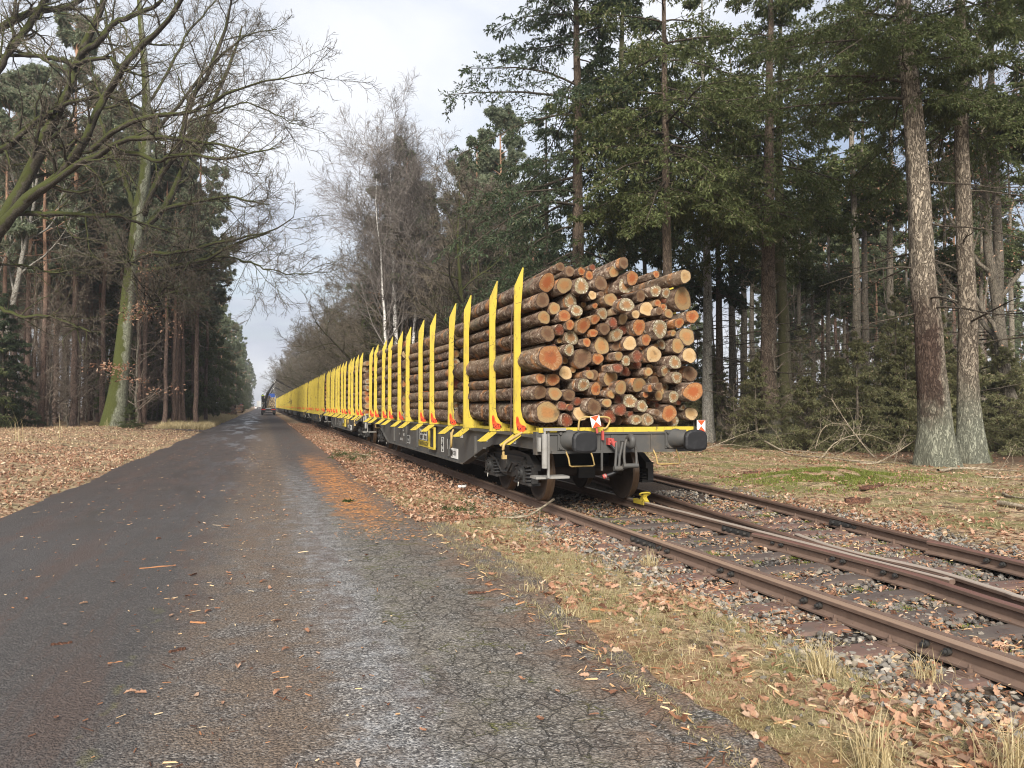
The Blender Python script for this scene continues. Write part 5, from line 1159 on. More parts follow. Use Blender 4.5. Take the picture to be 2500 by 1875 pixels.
class TM:
    def __init__(s): s.V = []; s.F = []; s.n = 0
    def tubes(s, P, Rd, n):
        V, Q = tubes(P, Rd, n); s.V.append(V); s.F.append(Q+s.n); s.n += len(V)
    def mesh(s, name, smooth=True): return mesh_np(name, np.concatenate(s.V), [np.concatenate(s.F)], None, smooth)
def sprays(P, D, L, W, rng, spread=.5):
    """rhombic needle sprays: bases P, directions D"""
    n = len(P); D = nrm(D+rng.normal(0, spread, (n, 3))); A = nrm(np.cross(D, rng.normal(0, .55, (n, 3))+np.array([0, 0, 1.])))
    L = np.broadcast_to(L, (n,))[:, None]; W = np.broadcast_to(W, (n,))[:, None]
    V = np.zeros((n, 4, 3)); V[:, 0] = P; V[:, 1] = P+D*L*.45+A*W; V[:, 2] = P+D*L; V[:, 3] = P+D*L*.45-A*W
    V[:, 2, 2] -= (L*.12)[:, 0]
    return V
def spray_mesh(name, Vs):
    V = np.concatenate(Vs); Q = np.arange(len(V)*4).reshape(-1, 4); return mesh_np(name, V.reshape(-1, 3), [Q], None, False)
def along(P, n, rng, t0=.0, t1=1.0):
    N, K, _ = P.shape; t = t0+(t1-t0)*(np.arange(n)[None]+rng.uniform(0, 1, (N, n)))/n; f = t*(K-1); i = np.minimum(f.astype(int), K-2); u = (f-i)[..., None]; r_ = np.arange(N)[:, None]
    return (P[r_, i]*(1-u)+P[r_, i+1]*u).reshape(-1, 3), nrm(P[r_, i+1]-P[r_, i]).reshape(-1, 3)
def trunk_line(h, r, rng, lean=(0, 0), K=16, flare=1.55, top=.12, wob=.004, fl=.06):
    t = np.linspace(0, 1, K)**1.5; P = np.zeros((K, 3)); P[:, 2] = t*h-.15*(t == 0)
    w = np.cumsum(rng.normal(0, wob*h, (K, 2)), 0)*.35; P[:, 0] = lean[0]*t*h+w[:, 0]-w[0, 0]; P[:, 1] = lean[1]*t*h+w[:, 1]-w[0, 1]
    Rd = r*(1-(1-top)*t**1.15)+r*(flare-1)*np.exp(-t*h/(r*2.2+fl)); return P, Rd
def trunk_tubes(tm, P, Rd, n=20, seed=0, rough=.05):
    K = 60; Pf = np.stack([np.interp(np.linspace(0, len(P)-1, K), np.arange(len(P)), P[:, i]) for i in range(3)], 1); Rf = np.interp(np.linspace(0, len(P)-1, K), np.arange(len(P)), Rd)
    V, Q = tubes(Pf[None], Rf[None], n); V = V.reshape(K, n, 3); rs = np.random.default_rng(seed)
    a = np.linspace(0, 2*math.pi, n, endpoint=False); h = Pf[:, 2:3]
    m = 1+rough*np.sin(a*3+rs.uniform(0, 6)+h*.4)+rough*.6*np.sin(5*a+h*.9+rs.uniform(0, 6))
    m = m+.16*np.exp(-np.maximum(h, 0)/.55)*np.sin(a*5+rs.uniform(0, 6))
    V = Pf[:, None]+(V-Pf[:, None])*m[..., None]
    tm.V.append(V.reshape(-1, 3)); tm.F.append(Q+tm.n); tm.n += V.size//3

def conifer(h, r, zb, rmax, nbr, seed, n2=14, n3=6, ns=8, droop=-.12, spray=(.16, .03), lean=(0, 0), top=1.0, prof=None, dead=0, deadz=(2, 7), flare=1.55, bias=None, elev=(-12, 28), L2=.34, zpow=.62, trunk_n=18, rise=0.0, wobble=.004, hang=-.10, trunk_rough=.05, skipz=None):
    rng = np.random.default_rng(seed); tk = TM(); tm = TM()
    P, Rd = trunk_line(h, r, rng, lean, flare=flare, wob=wobble); trunk_tubes(tk, P, Rd, trunk_n, seed, trunk_rough)
    zz = zb+(h*.985-zb)*rng.uniform(0, 1, nbr)**(1/zpow)*top; zz.sort()
    q = (zz-zb)/(h-zb)
    pf = prof if prof else (lambda q: np.clip(np.minimum(.45+2.2*q, 1)*(1-q)**.75, .04, 1))
    Ln = rmax*pf(q)*rng.uniform(.65, 1.1, nbr); az = np.arange(nbr)*2.39996+rng.normal(0, .4, nbr)
    if bias is not None:
        ang = math.atan2(bias[1], bias[0]); Ln = Ln*(1+bias[2]*np.cos(az-ang))
    S = np.stack([np.interp(zz, P[:, 2], P[:, i]) for i in range(3)], 1); rb = np.interp(zz, P[:, 2], Rd)
    el = np.radians(elev[0]+(elev[1]-elev[0])*q+rng.normal(0, 7, nbr)); K = 8
    d = np.stack([np.cos(az)*np.cos(el), np.sin(az)*np.cos(el), np.sin(el)], 1); B = np.zeros((nbr, K, 3)); B[:, 0] = S; p = S
    for k in range(1, K):
        d = nrm(d+rng.normal(0, .06, (nbr, 3))+np.array([0, 0, 1.])*(droop*(1-k/K*1.0)+rise*(k/K))); p = p+d*(Ln/(K-1))[:, None]; B[:, k] = p
    rB = np.maximum(np.minimum(.0085*Ln+.005, rb*.5), .005)[:, None]*np.linspace(1, .25, K)[None]
    tm.tubes(B, rB, 6)
    V = []
    P2, R2 = grow(B, rB, n2, rng, .14, .99, (L2*.7, L2*1.25), (42, 68), .55, 5, .09, hang*.6, planar=.35, fall=.62)
    tm.tubes(P2, R2*.8, 3)
    P3, R3 = grow(P2, R2, n3, rng, .12, 1, (.30, .60), (35, 62), .6, 4, .10, hang, planar=.5, fall=.5)
    c, d = along(P3, ns, rng); V.append(sprays(c, d, rng.uniform(.7, 1.25, len(c))*spray[0], rng.uniform(.7, 1.2, len(c))*spray[1], rng))
    c, d = along(P2, ns+3, rng, .1); V.append(sprays(c, d, rng.uniform(.7, 1.2, len(c))*spray[0], rng.uniform(.7, 1.2, len(c))*spray[1], rng, .8))
    c, d = along(B, ns+4, rng, .45); V.append(sprays(c, d, spray[0]*1.1, spray[1], rng, .8))
    if dead:
        zd = rng.uniform(deadz[0], deadz[1], dead); ad = rng.uniform(0, 6.28, dead); S = np.stack([np.interp(zd, P[:, 2], P[:, i]) for i in range(3)], 1); l = rng.uniform(.5, 3.2, dead)
        d = np.stack([np.cos(ad), np.sin(ad), rng.uniform(-.25, .15, dead)], 1); D_ = np.zeros((dead, 6, 3)); D_[:, 0] = S; p = S
        for k in range(1, 6): d = nrm(d+rng.normal(0, .10, (dead, 3))+np.array([0, 0, -.03])); p = p+d*(l/5)[:, None]; D_[:, k] = p
        rd = (.008+.009*l)[:, None]*np.linspace(1, .2, 6)[None]; tm.tubes(D_, rd, 5)
        D2, r2 = grow(D_, rd, 4, rng, .3, 1, (.2, .45), (30, 60), .5, 4, .12, -.03); tm.tubes(D2, r2, 3)
    return tk.mesh('trunk'), tm.mesh('limbs'), spray_mesh('crown', V)

def pine(h, r, zb, rmax, nbr, seed, tuft=(.24, .035), nb=9, n2=7, n3=5, lean=(0, 0), dead=10, low=None):
    rng = np.random.default_rng(seed); tm = TM(); P, Rd = trunk_line(h*.97, r, rng, lean, flare=1.3, wob=.007, top=.2); trunk_tubes(tm, P, Rd, 12, seed, .04)
    zz = zb+(h*.96-zb)*rng.uniform(0, 1, nbr)**.8; q = (zz-zb)/(h-zb); Ln = rmax*np.clip(np.minimum(.6+1.6*q, 1)*(1.12-q)**.6, .2, 1)*rng.uniform(.55, 1.1, nbr); az = np.arange(nbr)*2.39996+rng.normal(0, .5, nbr)
    el = np.radians(5+38*q+rng.normal(0, 10, nbr)); S = np.stack([np.interp(zz, P[:, 2], P[:, i]) for i in range(3)], 1); K = 7
    d = np.stack([np.cos(az)*np.cos(el), np.sin(az)*np.cos(el), np.sin(el)], 1); B = np.zeros((nbr, K, 3)); B[:, 0] = S; p = S
    for k in range(1, K): d = nrm(d+rng.normal(0, .16, (nbr, 3))+np.array([0, 0, .05])); p = p+d*(Ln/(K-1))[:, None]; B[:, k] = p
    rB = (.016*Ln+.01)[:, None]*np.linspace(1, .3, K)[None]; tm.tubes(B, rB, 5)
    P2, R2 = grow(B, rB, n2, rng, .3, 1, (.28, .5), (30, 65), .55, 5, .14, .07, fall=.4); tm.tubes(P2, R2, 3)
    P3, R3 = grow(P2, R2, n3, rng, .35, 1, (.3, .6), (25, 60), .6, 3, .12, .12, fall=.3)
    c, d = along(P3, 3, rng, .35); c = np.repeat(c, nb, 0); d = np.repeat(d, nb, 0)
    V = [sprays(c, d, rng.uniform(.7, 1.2, len(c))*tuft[0], tuft[1], rng, 1.0)]
    if dead:
        zd = rng.uniform(zb*.35, zb, dead); ad = rng.uniform(0, 6.28, dead); S = np.stack([np.interp(zd, P[:, 2], P[:, i]) for i in range(3)], 1); l = rng.uniform(.5, 2.2, dead); d = np.stack([np.cos(ad), np.sin(ad), rng.uniform(-.2, .4, dead)], 1); D_ = np.zeros((dead, 5, 3)); D_[:, 0] = S; p = S
        for k in range(1, 5): d = nrm(d+rng.normal(0, .2, (dead, 3))); p = p+d*(l/4)[:, None]; D_[:, k] = p
        tm.tubes(D_, (.012+.008*l)[:, None]*np.linspace(1, .3, 5)[None], 4)
    return tm.mesh('trunk'), spray_mesh('crown', V)

def broadleaf(h, r, seed, fork=.35, spread=.55, n1=12, n2=7, n3=6, n4=5, up=.10, lean=(0, 0), Lm=.55, wob=.13, t4=.55, rmin=.006, weep=0.0, ang=(30, 62), K1=9, rr=.5, fine=False, fall1=.62):
    rng = np.random.default_rng(seed); tm = TM(); tw = TM(); P, Rd = trunk_line(h*.96, r, rng, lean, flare=1.35, wob=.012, top=.06); trunk_tubes(tm, P, Rd, 12, seed)
    Rf = Rd
    A1, R1 = grow(P[None], Rf[None], n1, rng, fork, .97, (Lm*.75, Lm*1.2), ang, rr, K1, wob, up, az=rng.uniform(0, 6), fall=fall1); (tw if fine else tm).tubes(A1, R1, 6)
    A2, R2 = grow(A1, R1, n2, rng, .2, 1, (.35, .6), (25, 60), .55, 6, wob, up*.5, fall=.5, rmin=rmin); (tw if fine else tm).tubes(A2, R2, 5)
    A3, R3 = grow(A2, R2, n3, rng, .2, 1, (.35, .65), (25, 60), .55, 5, wob*1.1, up*.3-weep, fall=.4, rmin=rmin); tw.tubes(A3, R3, 3)
    A4, R4 = grow(A3, R3, n4, rng, .2, 1, (.4, .7), (25, 55), .6, 4, wob*1.2, up*.2-weep*1.5, fall=.3, rmin=rmin*.7); tw.tubes(A4, R4, 3)
    return tm.mesh('trunk'), tw.mesh('crown', False)
def sapling(h, r, seed, nb=18, n2=6, n3=4, tr=.006, L=(.8, 2.2), low=.15, ang=(35, 75), lean=(0, 0)):
    rng = np.random.default_rng(seed); tm = TM(); tw = TM(); P, Rd = trunk_line(h, r, rng, lean, flare=1.2, wob=.02, top=.1); tm.tubes(P[None], Rd[None], 7)
    A, Ra = grow(P[None], Rd[None], nb, rng, low, .98, L, ang, .5, 6, .14, .05, fall=.35, absL=True, rmin=tr, az=1.); tw.tubes(A, Ra, 4)
    B, Rb = grow(A, Ra, n2, rng, .2, 1, (.3, .6), (25, 60), .6, 5, .15, .02, rmin=tr*.85); tw.tubes(B, Rb, 3)
    C, Rc = grow(B, Rb, n3, rng, .2, 1, (.35, .65), (25, 60), .7, 4, .15, 0, rmin=tr*.7); tw.tubes(C, Rc, 3)
    return tm.mesh('trunk'), tw.mesh('crown', False)

def tree_thing(name, meshes, mats, loc, label, cat='tree', group=None, rz=0, sc=1):
    t = thing(name, loc, label, cat, group, rz, sc)
    nm = ('trunk', 'crown', 'leaves')
    if len(meshes) == 3: nm = ('trunk', 'limbs', 'crown'); mats = [mats[0], mats[0] if mats[0] is M['twig'] else M['limb_dark'], mats[1]]
    for i, me in enumerate(meshes):
        o = bpy.data.objects.new(nm[i], me); COL.objects.link(o); o.parent = t
        if not me.materials: me.materials.append(mats[i])
    return t
def T_(x, y): return (x, y, float(terr(x, y))-.03)

# ------------------------------------------------------------------ hero oaks: limbs placed from the photograph, each at its own depth
def limb_tree(name, loc, limbs, label, rng, trunk_mat, limb_mat, n2=9, n3=6, n4=5, L2=(1.2, 3.2), tw_r=.006, tmat=None, dead_leaves=None):
    """limbs: (list of (px, py, radius in px), zc0, zc1, spawn-from)"""
    t = thing(name, loc, label, 'tree'); o3 = np.array(loc)
    tk, lb, tw = TM(), TM(), TM(); src = []
    for pts, z0, z1, kind in limbs:
        n = len(pts); zc = np.linspace(z0, z1, n)+(np.concatenate([[0], rng.normal(0, .35, n-1)]) if kind else 0)
        P = np.array([pix(p[0], p[1], z) for p, z in zip(pts, zc)])-o3; rad = np.array([p[2]*z/F for p, z in zip(pts, zc)])
        K = 16 if kind else 40; Pr = resample(P, K); s = np.linspace(0, 1, n); Rr = np.interp(np.linspace(0, 1, K), s, rad)
        if kind == 0: trunk_tubes(tk, Pr, Rr, 18, 3, .04)
        else:
            Pr[1:-1] += rng.normal(0, .04, (K-2, 3)); K2 = 48; q = np.linspace(0, K-1, K2); Pk = np.stack([np.interp(q, np.arange(K), Pr[:, i]) for i in range(3)], 1); Rk = np.interp(q, np.arange(K), Rr)*(1+.10*np.convolve(rng.normal(0, 1, K2+2), [.25, .5, .25], 'valid')); lb.tubes(Pk[None], Rk[None], 10); src.append((Pr, Rr, kind))
    A = np.stack([s[0] for s in src if s[2] >= 1]); RA = np.stack([s[1] for s in src if s[2] >= 1])
    B, RB = grow(A, RA, n2, rng, .22, 1, L2, (25, 65), .42, 7, .17, .05, fall=.45, absL=True, rmin=tw_r*1.5); lb.tubes(B, RB, 5)
    C, RC = grow(B, RB, n3, rng, .15, 1, (.35, .62), (25, 62), .55, 6, .19, .0, rmin=tw_r); tw.tubes(C, RC, 3)
    D, RD = grow(C, RC, n4, rng, .15, 1, (.38, .7), (25, 60), .6, 5, .2, -.02, rmin=tw_r*.8); tw.tubes(D, RD, 3)
    # straight finer continuation at each limb end
    if tk.V: link('trunk', tk.mesh('trunk'), trunk_mat, t)
    link('limbs', lb.mesh('limbs'), limb_mat, t); link('crown', tw.mesh('crown', False), tmat or M['twig'], t)
    return t
def c6(*p): return [(a/2.37, b/2.37, r) for a, b, r in p]
def c7(*p): return [(a/2.37, 500+b/2.37, r) for a, b, r in p]
ro = np.random.default_rng(41)
Z = 45.5
oak_loc = tuple(pix(305, 1057, Z)); oak_loc = (oak_loc[0], oak_loc[1], float(terr(oak_loc[0], oak_loc[1])))
limbs = [
 (c7((642,1345,30),(648,1300,25),(668,1180,19.5),(690,1040,18),(712,850,17),(733,650,16.5),(748,480,16),(768,330,15.5),(788,180,14),(802,60,12.5))+c6((808,1180,11.5),(838,1010,10),(850,720,9),(845,500,8),(830,300,7),(812,100,5.5),(800,-120,4)), Z, Z, 0),
 (c6((838,1240,7.5),(880,1120,7.5),(955,980,7),(1050,810,6.2),(1085,600,5.5),(1190,440,5),(1290,200,4),(1350,-40,2.5)), Z, Z-4, 1),
 (c6((830,1330,7.5),(900,1260,7.5),(960,1195,7),(1010,1080,6.5),(1085,930,6),(1160,770,5),(1230,600,4),(1340,340,3),(1400,150,2)), Z, Z+4, 1),
 (c6((870,1290,5),(980,1200,5),(1150,1165,4),(1290,1140,3.2),(1450,1165,2),(1560,1185,1)), Z, Z-6, 1),
 (c6((800,1230,6.5),(770,1180,6),(740,1090,5.5),(700,1000,5),(650,900,4.2),(600,770,3),(560,600,2)), Z, Z+3, 1),
 (c6((860,1000,4.5),(800,820,4.5),(760,650,4),(700,480,3.5),(640,250,3),(600,30,2)), Z, Z+2, 1),
 (c7((790,310,5),(860,285,5),(1000,280,4.5),(1150,255,4),(1300,205,3.3),(1450,175,2.5),(1600,145,1.8),(1700,70,1)), Z, Z-7, 1),
 (c7((775,400,6.5),(880,385,6),(980,355,5.8),(1100,340,5.2),(1200,310,4.6),(1310,255,3.8),(1420,200,3),(1560,160,1.6)), Z, Z-5, 1),
 (c7((1200,310,2.6),(1300,305,2.6),(1420,325,2.2),(1550,375,1.8),(1640,390,1.4),(1760,410,.8)), Z-2.4, Z-8, 1),
 (c7((760,670,7),(800,640,6.8),(850,595,6.5),(905,560,6),(935,500,5),(955,440,4.2),(962,380,3.2)), Z, Z-2, 2),
 (c7((925,540,3.2),(970,515,2.8),(1030,505,2.3),(1088,512,1.2)), Z-1.6, Z-3, 2),
 (c7((785,385,5),(760,360,5),(740,325,4)), Z, Z-.6, 2),
 (c6((845,820,4),(960,690,4),(1080,560,3.5),(1190,400,3),(1300,300,2.5),(1450,200,1.6),(1600,170,1)), Z, Z-5, 1),
 (c6((850,600,3.5),(960,450,3.2),(1050,250,2.8),(1180,80,2),(1300,-60,1)), Z, Z+4, 1),
 (c6((1100,700,3),(1250,650,2.6),(1400,600,2),(1550,640,1.4),(1700,720,.8)), Z-3, Z-7, 1),
]
oak = limb_tree('oak_tree', oak_loc, limbs, 'big leafless oak with green moss on its trunk, left of the road', ro, M['bark_oak'], M['bark_limb'], n2=20, n3=9, n4=7, L2=(1.6, 4.6), tw_r=.011)
# clinging brown leaves on its low twigs
LV = []
for px, py, sx_, sy_, n in ((345, 755, 25, 18, 120), (270, 897, 32, 8, 120), (290, 918, 16, 10, 60), (330, 775, 30, 12, 90), (425, 805, 22, 25, 60), (375, 620, 30, 8, 50), (360, 662, 20, 8, 40), (330, 930, 30, 6, 40), (390, 955, 35, 10, 50)):
    q = np.array([pix(px+ro.normal(0, sx_), py+ro.normal(0, sy_*.8), Z-1.2+ro.normal(0, .8)) for _ in range(n)]); V, f = leaves_geo(q-np.array(oak_loc), ro.uniform(.09, .19, n), ro, True, 1.0); LV.append(V)
V = np.concatenate(LV); nb_ = (np.arange(len(V))*V.shape[1])[:, None]
link('clinging_leaves', mesh_np('clinging_leaves', V.reshape(-1, 3), [np.concatenate([nb_+np.array(q)[None] for q in f])], None, False), M['leaf'], oak)
Z = 33
lo = pix(-330, 1000, Z+1); l_loc = (float(lo[0]), float(lo[1]), float(terr(lo[0], lo[1])))
limbs = [
 ([(-330, 1075, 30), (-320, 1000, 25), (-290, 860, 23), (-220, 730, 22), (-110, 640, 20), (-30, 600, 18)], Z+1, Z, 0),
 (c6((-80,1430,15),(60,1200,15),(180,1000,14),(270,800,13.5),(330,640,11.5),(400,500,10),(440,380,9),(500,220,9),(570,80,8.5),(620,-60,7)), Z, Z+2, 1),
 (c6((-60,1440,14),(100,1200,14),(250,1100,13),(400,960,12),(470,860,11),(530,700,9),(600,560,8.5),(690,430,8),(760,340,7.5),(830,250,7),(950,150,6),(1060,-20,5)), Z, Z-3, 1),
 (c6((130,1170,9.5),(300,1060,9),(450,960,8.5),(600,870,7.5),(700,820,6.5),(850,800,6),(1000,785,5),(1150,825,4),(1300,850,3),(1430,885,2)), Z-.5, Z-7, 1),
 (c6((540,860,6.5),(650,770,6.5),(800,700,6),(950,670,5),(1080,655,4.5),(1200,600,4),(1350,530,3.2),(1500,480,2.5),(1650,460,1.8),(1880,405,.8)), Z-2, Z-8, 1),
 (c6((680,880,5.5),(800,900,5.5),(900,930,5),(1000,905,4.8),(1100,905,4.2),(1250,915,3.6),(1400,905,2.8),(1500,870,2),(1620,850,1)), Z-3, Z-8, 1),
 (c6((320,640,5),(400,590,5),(550,570,4.5),(640,560,3.5),(760,600,2.2),(860,660,1.2)), Z+.5, Z-1, 1),
 (c6((440,390,6),(330,345,5.5),(200,320,5),(60,325,4),(-80,350,3)), Z+1, Z+5, 1),
 (c6((430,370,5),(550,345,5),(640,335,4.5),(700,380,4),(800,440,3),(910,420,1.5)), Z+1, Z-2, 1),
 (c6((-120,250,10),(0,165,9.5),(100,110,9),(200,70,8),(350,50,7),(460,5,6),(560,-60,5)), Z+3, Z+5, 1),
 (c6((-140,950,9),(0,870,8.5),(120,790,7.5),(220,700,7),(320,650,6)), Z+2, Z+.6, 1),
 (c6((-60,480,8),(60,290,8),(120,210,8),(180,130,7.5),(280,-20,7)), Z+3, Z+4, 1),
 (c6((470,330,8),(580,240,7.5),(640,150,6.5),(760,95,5.5),(880,40,4.5),(1000,-50,3)), Z+1.6, Z-1, 1),
 (c6((-80,1255,6.5),(80,1240,6.3),(250,1240,6),(500,1245,5.2),(700,1250,4.5),(770,1275,4),(880,1310,3.2),(1040,1370,1.5)), Z, Z+3, 1),
 (c7((-60,598,4.5),(0,605,4.5),(130,640,4),(290,650,3.4),(420,690,2.8),(520,735,1.2)), Z+2, Z, 2),
 (c6((450,800,4),(400,850,4),(320,860,3.5),(200,940,2.5),(80,960,1.5)), Z, Z+2, 1),
 (c6((0,1530,3),(150,1540,3),(330,1580,2.5),(480,1555,2),(600,1530,1.2)), Z+1, Z+3, 1),
]
limb_tree('oak_tree', l_loc, limbs, 'leafless oak whose mossy limbs reach in from the left picture edge', np.random.default_rng(43), M['bark_oak'], M['bark_limb'], n2=16, n3=8, n4=6, L2=(1.2, 3.8), tw_r=.009)
# ------------------------------------------------------------------ conifers right of the tracks
fullprof = lambda q: np.clip(np.minimum(.62+1.6*q, 1)*(1-q)**.62, .05, 1)
def at(px, zc): return T_(*base(px, zc))
NF, ND = M['n_fir'], M['n_fir_dark']
def fir(px, zc, h, r, zb, rmax, nbr, seed, label, bark, nd=NF, lean=(0, 0), group='big fir trunks right of the tracks', **k):
    me = conifer(h, r, zb, rmax, nbr, seed, lean=lean, prof=fullprof, **k)
    return tree_thing('fir_tree', me, [M[bark], nd], at(px, zc), label, 'tree', group)
fir(1413, 30, 22, .31, 6.0, 6.8, 74, 1, 'tall dark fir rising behind the yellow front stake, boughs spreading left', 'bark_fir_dark', ND, n2=16, n3=7, ns=8, bias=(-1, .4, .10), spray=(.15, .027), droop=-.16, dead=8)
fir(1512, 32.5, 23, .26, 9.5, 4.4, 44, 2, 'slimmer greenish fir trunk rising right behind the log load top', 'bark_fir_green', ND, n2=14, n3=7, ns=8, spray=(.17, .034), dead=14, deadz=(5, 10))
fir(1880, 30.3, 21, .34, 8.8, 6.4, 54, 3, 'dark brown fir trunk with a pale right edge, right of the buffers', 'bark_fir_dark', NF, lean=(.012, -.004), n2=16, n3=7, ns=8, bias=(-.9, -.4, .15), spray=(.15, .028), dead=16, deadz=(3, 8))
fir(1921, 33, 21, .29, 11.5, 4.3, 26, 4, 'greenish fir trunk tight behind the dark brown one', 'bark_fir_green', NF, n2=14, n3=6, ns=8, spray=(.16, .03), dead=14)
fir(2290, 20.6, 20, .385, 9.9, 5.0, 58, 5, 'thick leaning fir with dark brown stained bark and a lichened foot', 'bark_fir_stained', NF, lean=(-.062, .018), n2=18, n3=8, ns=11, bias=(-.75, .65, .38), spray=(.105, .016), flare=1.5, dead=13, deadz=(4, 8), trunk_n=26, elev=(-6, 28))
fir(2372, 22, 20, .295, 9.9, 4.6, 44, 6, 'straight grey brown fir directly right of the thick leaning one', 'bark_fir', NF, lean=(.004, 0), n2=17, n3=8, ns=10, bias=(.5, .85, .45), spray=(.11, .017), flare=1.6, dead=12, deadz=(3, 8), trunk_n=22)
fir(1728, 34, 20, .24, 10.4, 4.6, 34, 7, 'grey lichened trunk standing right of the log ends', 'bark_lichen', NF, lean=(.004, 0), n2=14, n3=6, ns=8, spray=(.17, .034), dead=22, deadz=(2, 10))
fir(1640, 27, 20, .22, 9.2, 6.0, 46, 8, 'fir with hanging green boughs above the right end of the log load', 'bark_fir_dark', NF, n2=16, n3=7, ns=8, bias=(.2, -1, .15), spray=(.15, .028), dead=3)
# mature firs further back, shared shapes
FV = [conifer(21, .25, 8.8, 4.4, 36, 20+k, n2=12, n3=5, ns=6, prof=fullprof, spray=(.24, .05), dead=14, deadz=(2, 8), trunk_n=10) for k in range(2)]
FV.append(conifer(21, .22, 11.5, 3.4, 34, 24, n2=11, n3=5, ns=6, prof=fullprof, spray=(.24, .05), dead=26, deadz=(2, 11), trunk_n=10))
FV.append(conifer(21, .21, 2.0, 3.9, 62, 27, n2=11, n3=5, ns=6, prof=fullprof, spray=(.27, .055), dead=0, trunk_n=8, droop=-.16))
fb = ['bark_fir_dark', 'bark_grey', 'bark_grey', 'bark_pine']; fv0 = []
def fv(k, px, zc, label, group=None, sc=1, rz=0):
    while len(fv0) <= k: fv0.append(None)
    if fv0[k] is None:
        fv0[k] = tree_thing('fir_tree', FV[k], [M[fb[k]], NF if k else ND], at(px, zc), label, 'tree', group, rz, sc); return fv0[k]
    return dup(fv0[k], at(px, zc), rz, sc, label, group)
GB = 'trunks in the wood right of the tracks'
for i, (px, zc, k, sc, lab) in enumerate([(2090, 38, 2, 1.1, 'brown trunk left of the thick leaning fir, the nearer of a close pair'), (2113, 42, 2, 1.05, 'brown trunk left of the thick leaning fir, the farther of a close pair'), (2180, 44, 2, 1.15, 'straight mossy trunk midway between the close pair and the thick fir'), (2312, 36, 2, .7, 'thin dark trunk showing between the two thick firs'), (2440, 31, 2, 1.1, 'dark trunk right of the straight grey brown fir'), (1757, 36, 0, .8, 'dark trunk close right of the lichened grey trunk'), (1787, 39, 2, .95, 'grey trunk between the lichened trunk and the dark brown fir'), (1330, 40, 0, .85, 'dark fir low behind the left part of the front load'), (2530, 27, 2, 1, 'fir just beyond the right picture edge'), (1250, 52, 0, .8, 'dark fir behind the second wagon end')]):
    fv(k, px, zc, lab, GB, sc, i*1.3)
rg = np.random.default_rng(8)
for i, (px, zc) in enumerate([(1575, 40), (1612, 46), (1668, 50), (1815, 42), (1838, 55), (1955, 47), (1985, 58), (2025, 50), (2065, 55), (2140, 60), (2215, 52), (2255, 63), (2345, 46), (2400, 40), (2475, 50), (1540, 55)]):
    fv(2, px, zc, 'slender grey brown trunk standing back in the right wood', 'slender trunks back in the right wood', rg.uniform(.7, 1.05), i*2.1)
# leaning beech on the right edge, with brown leaves
bz = broadleaf(17, .26, 61, fork=.28, n1=12, n2=6, n3=6, n4=4, lean=(-.09, .03), Lm=.4, ang=(25, 55))
bt = tree_thing('beech_tree', bz, [M['bark_grey'], M['twig']], at(2478, 29), 'smooth grey beech leaning left at the right picture edge', 'tree')
rb = np.random.default_rng(3); q = np.stack([rb.normal(-.5, 2.6, 2600), rb.normal(1, 2.6, 2600), rb.normal(9.5, 3.0, 2600)], 1); q = q[q[:, 2] > 3.5]
V, f = leaves_geo(q, rb.uniform(.07, .13, len(q)), rb, False, 1.2); nb_ = (np.arange(len(V))*V.shape[1])[:, None]
link('leaves', mesh_np('leaves', V.reshape(-1, 3), [np.concatenate([nb_+np.array(z)[None] for z in f])], None, False), M['leaf'], bt)
# far pines behind the right wood
PV = [pine(24+k, .20, 10.5+k, 3.7, 30, 70+k, tuft=(.33, .05), nb=8, n3=6, dead=22) for k in range(3)]
pv0 = {}
def pv(k, p, label, mat, group, sc=1, rz=0):
    key = (k, mat)
    if key not in pv0:
        me = PV[k] if not any(kk[0] == k for kk in pv0) else tuple(m_.copy() for m_ in PV[k])
        for m_ in me: m_.materials.clear()
        pv0[key] = tree_thing('pine_tree', me, [M['bark_pine'], M[mat]], p, label, 'tree', group, rz, sc); return pv0[key]
    return dup(pv0[key], p, rz, sc, label, group)
rp = np.random.default_rng(15); GP = 'pines far back in the wood right of the tracks'
pts = []
for px, zc in [(2048, 60), (2072, 64), (2330, 58), (2005, 70), (1930, 66), (2230, 70), (2400, 62), (2160, 80)]+[(rp.uniform(1500, 2620), rp.uniform(62, 125)) for _ in range(10)]+[(rp.uniform(1180, 1520), rp.uniform(60, 110)) for _ in range(12)]: pts.append((px, zc))
for i, (px, zc) in enumerate(pts):
    lab = {0: 'thin reddish pine stem seen left of the thick leaning fir, nearer of two', 1: 'thin reddish pine stem seen left of the thick leaning fir, farther of two'}.get(i, 'slender pine with pale green crown far back in the right wood')
    pv(i % 3, at(px, zc), lab, 'n_pine_far', GP, rp.uniform(.70, .9), rp.uniform(0, 6))
for i in range(46): pv(i % 3, at(rp.uniform(1480, 2650), rp.uniform(56, 105)), 'low pale green young pine in the clearing behind the right wood', 'n_pine_far', 'young pines in the clearing behind the right wood', rp.uniform(.42, .62), rp.uniform(0, 6))
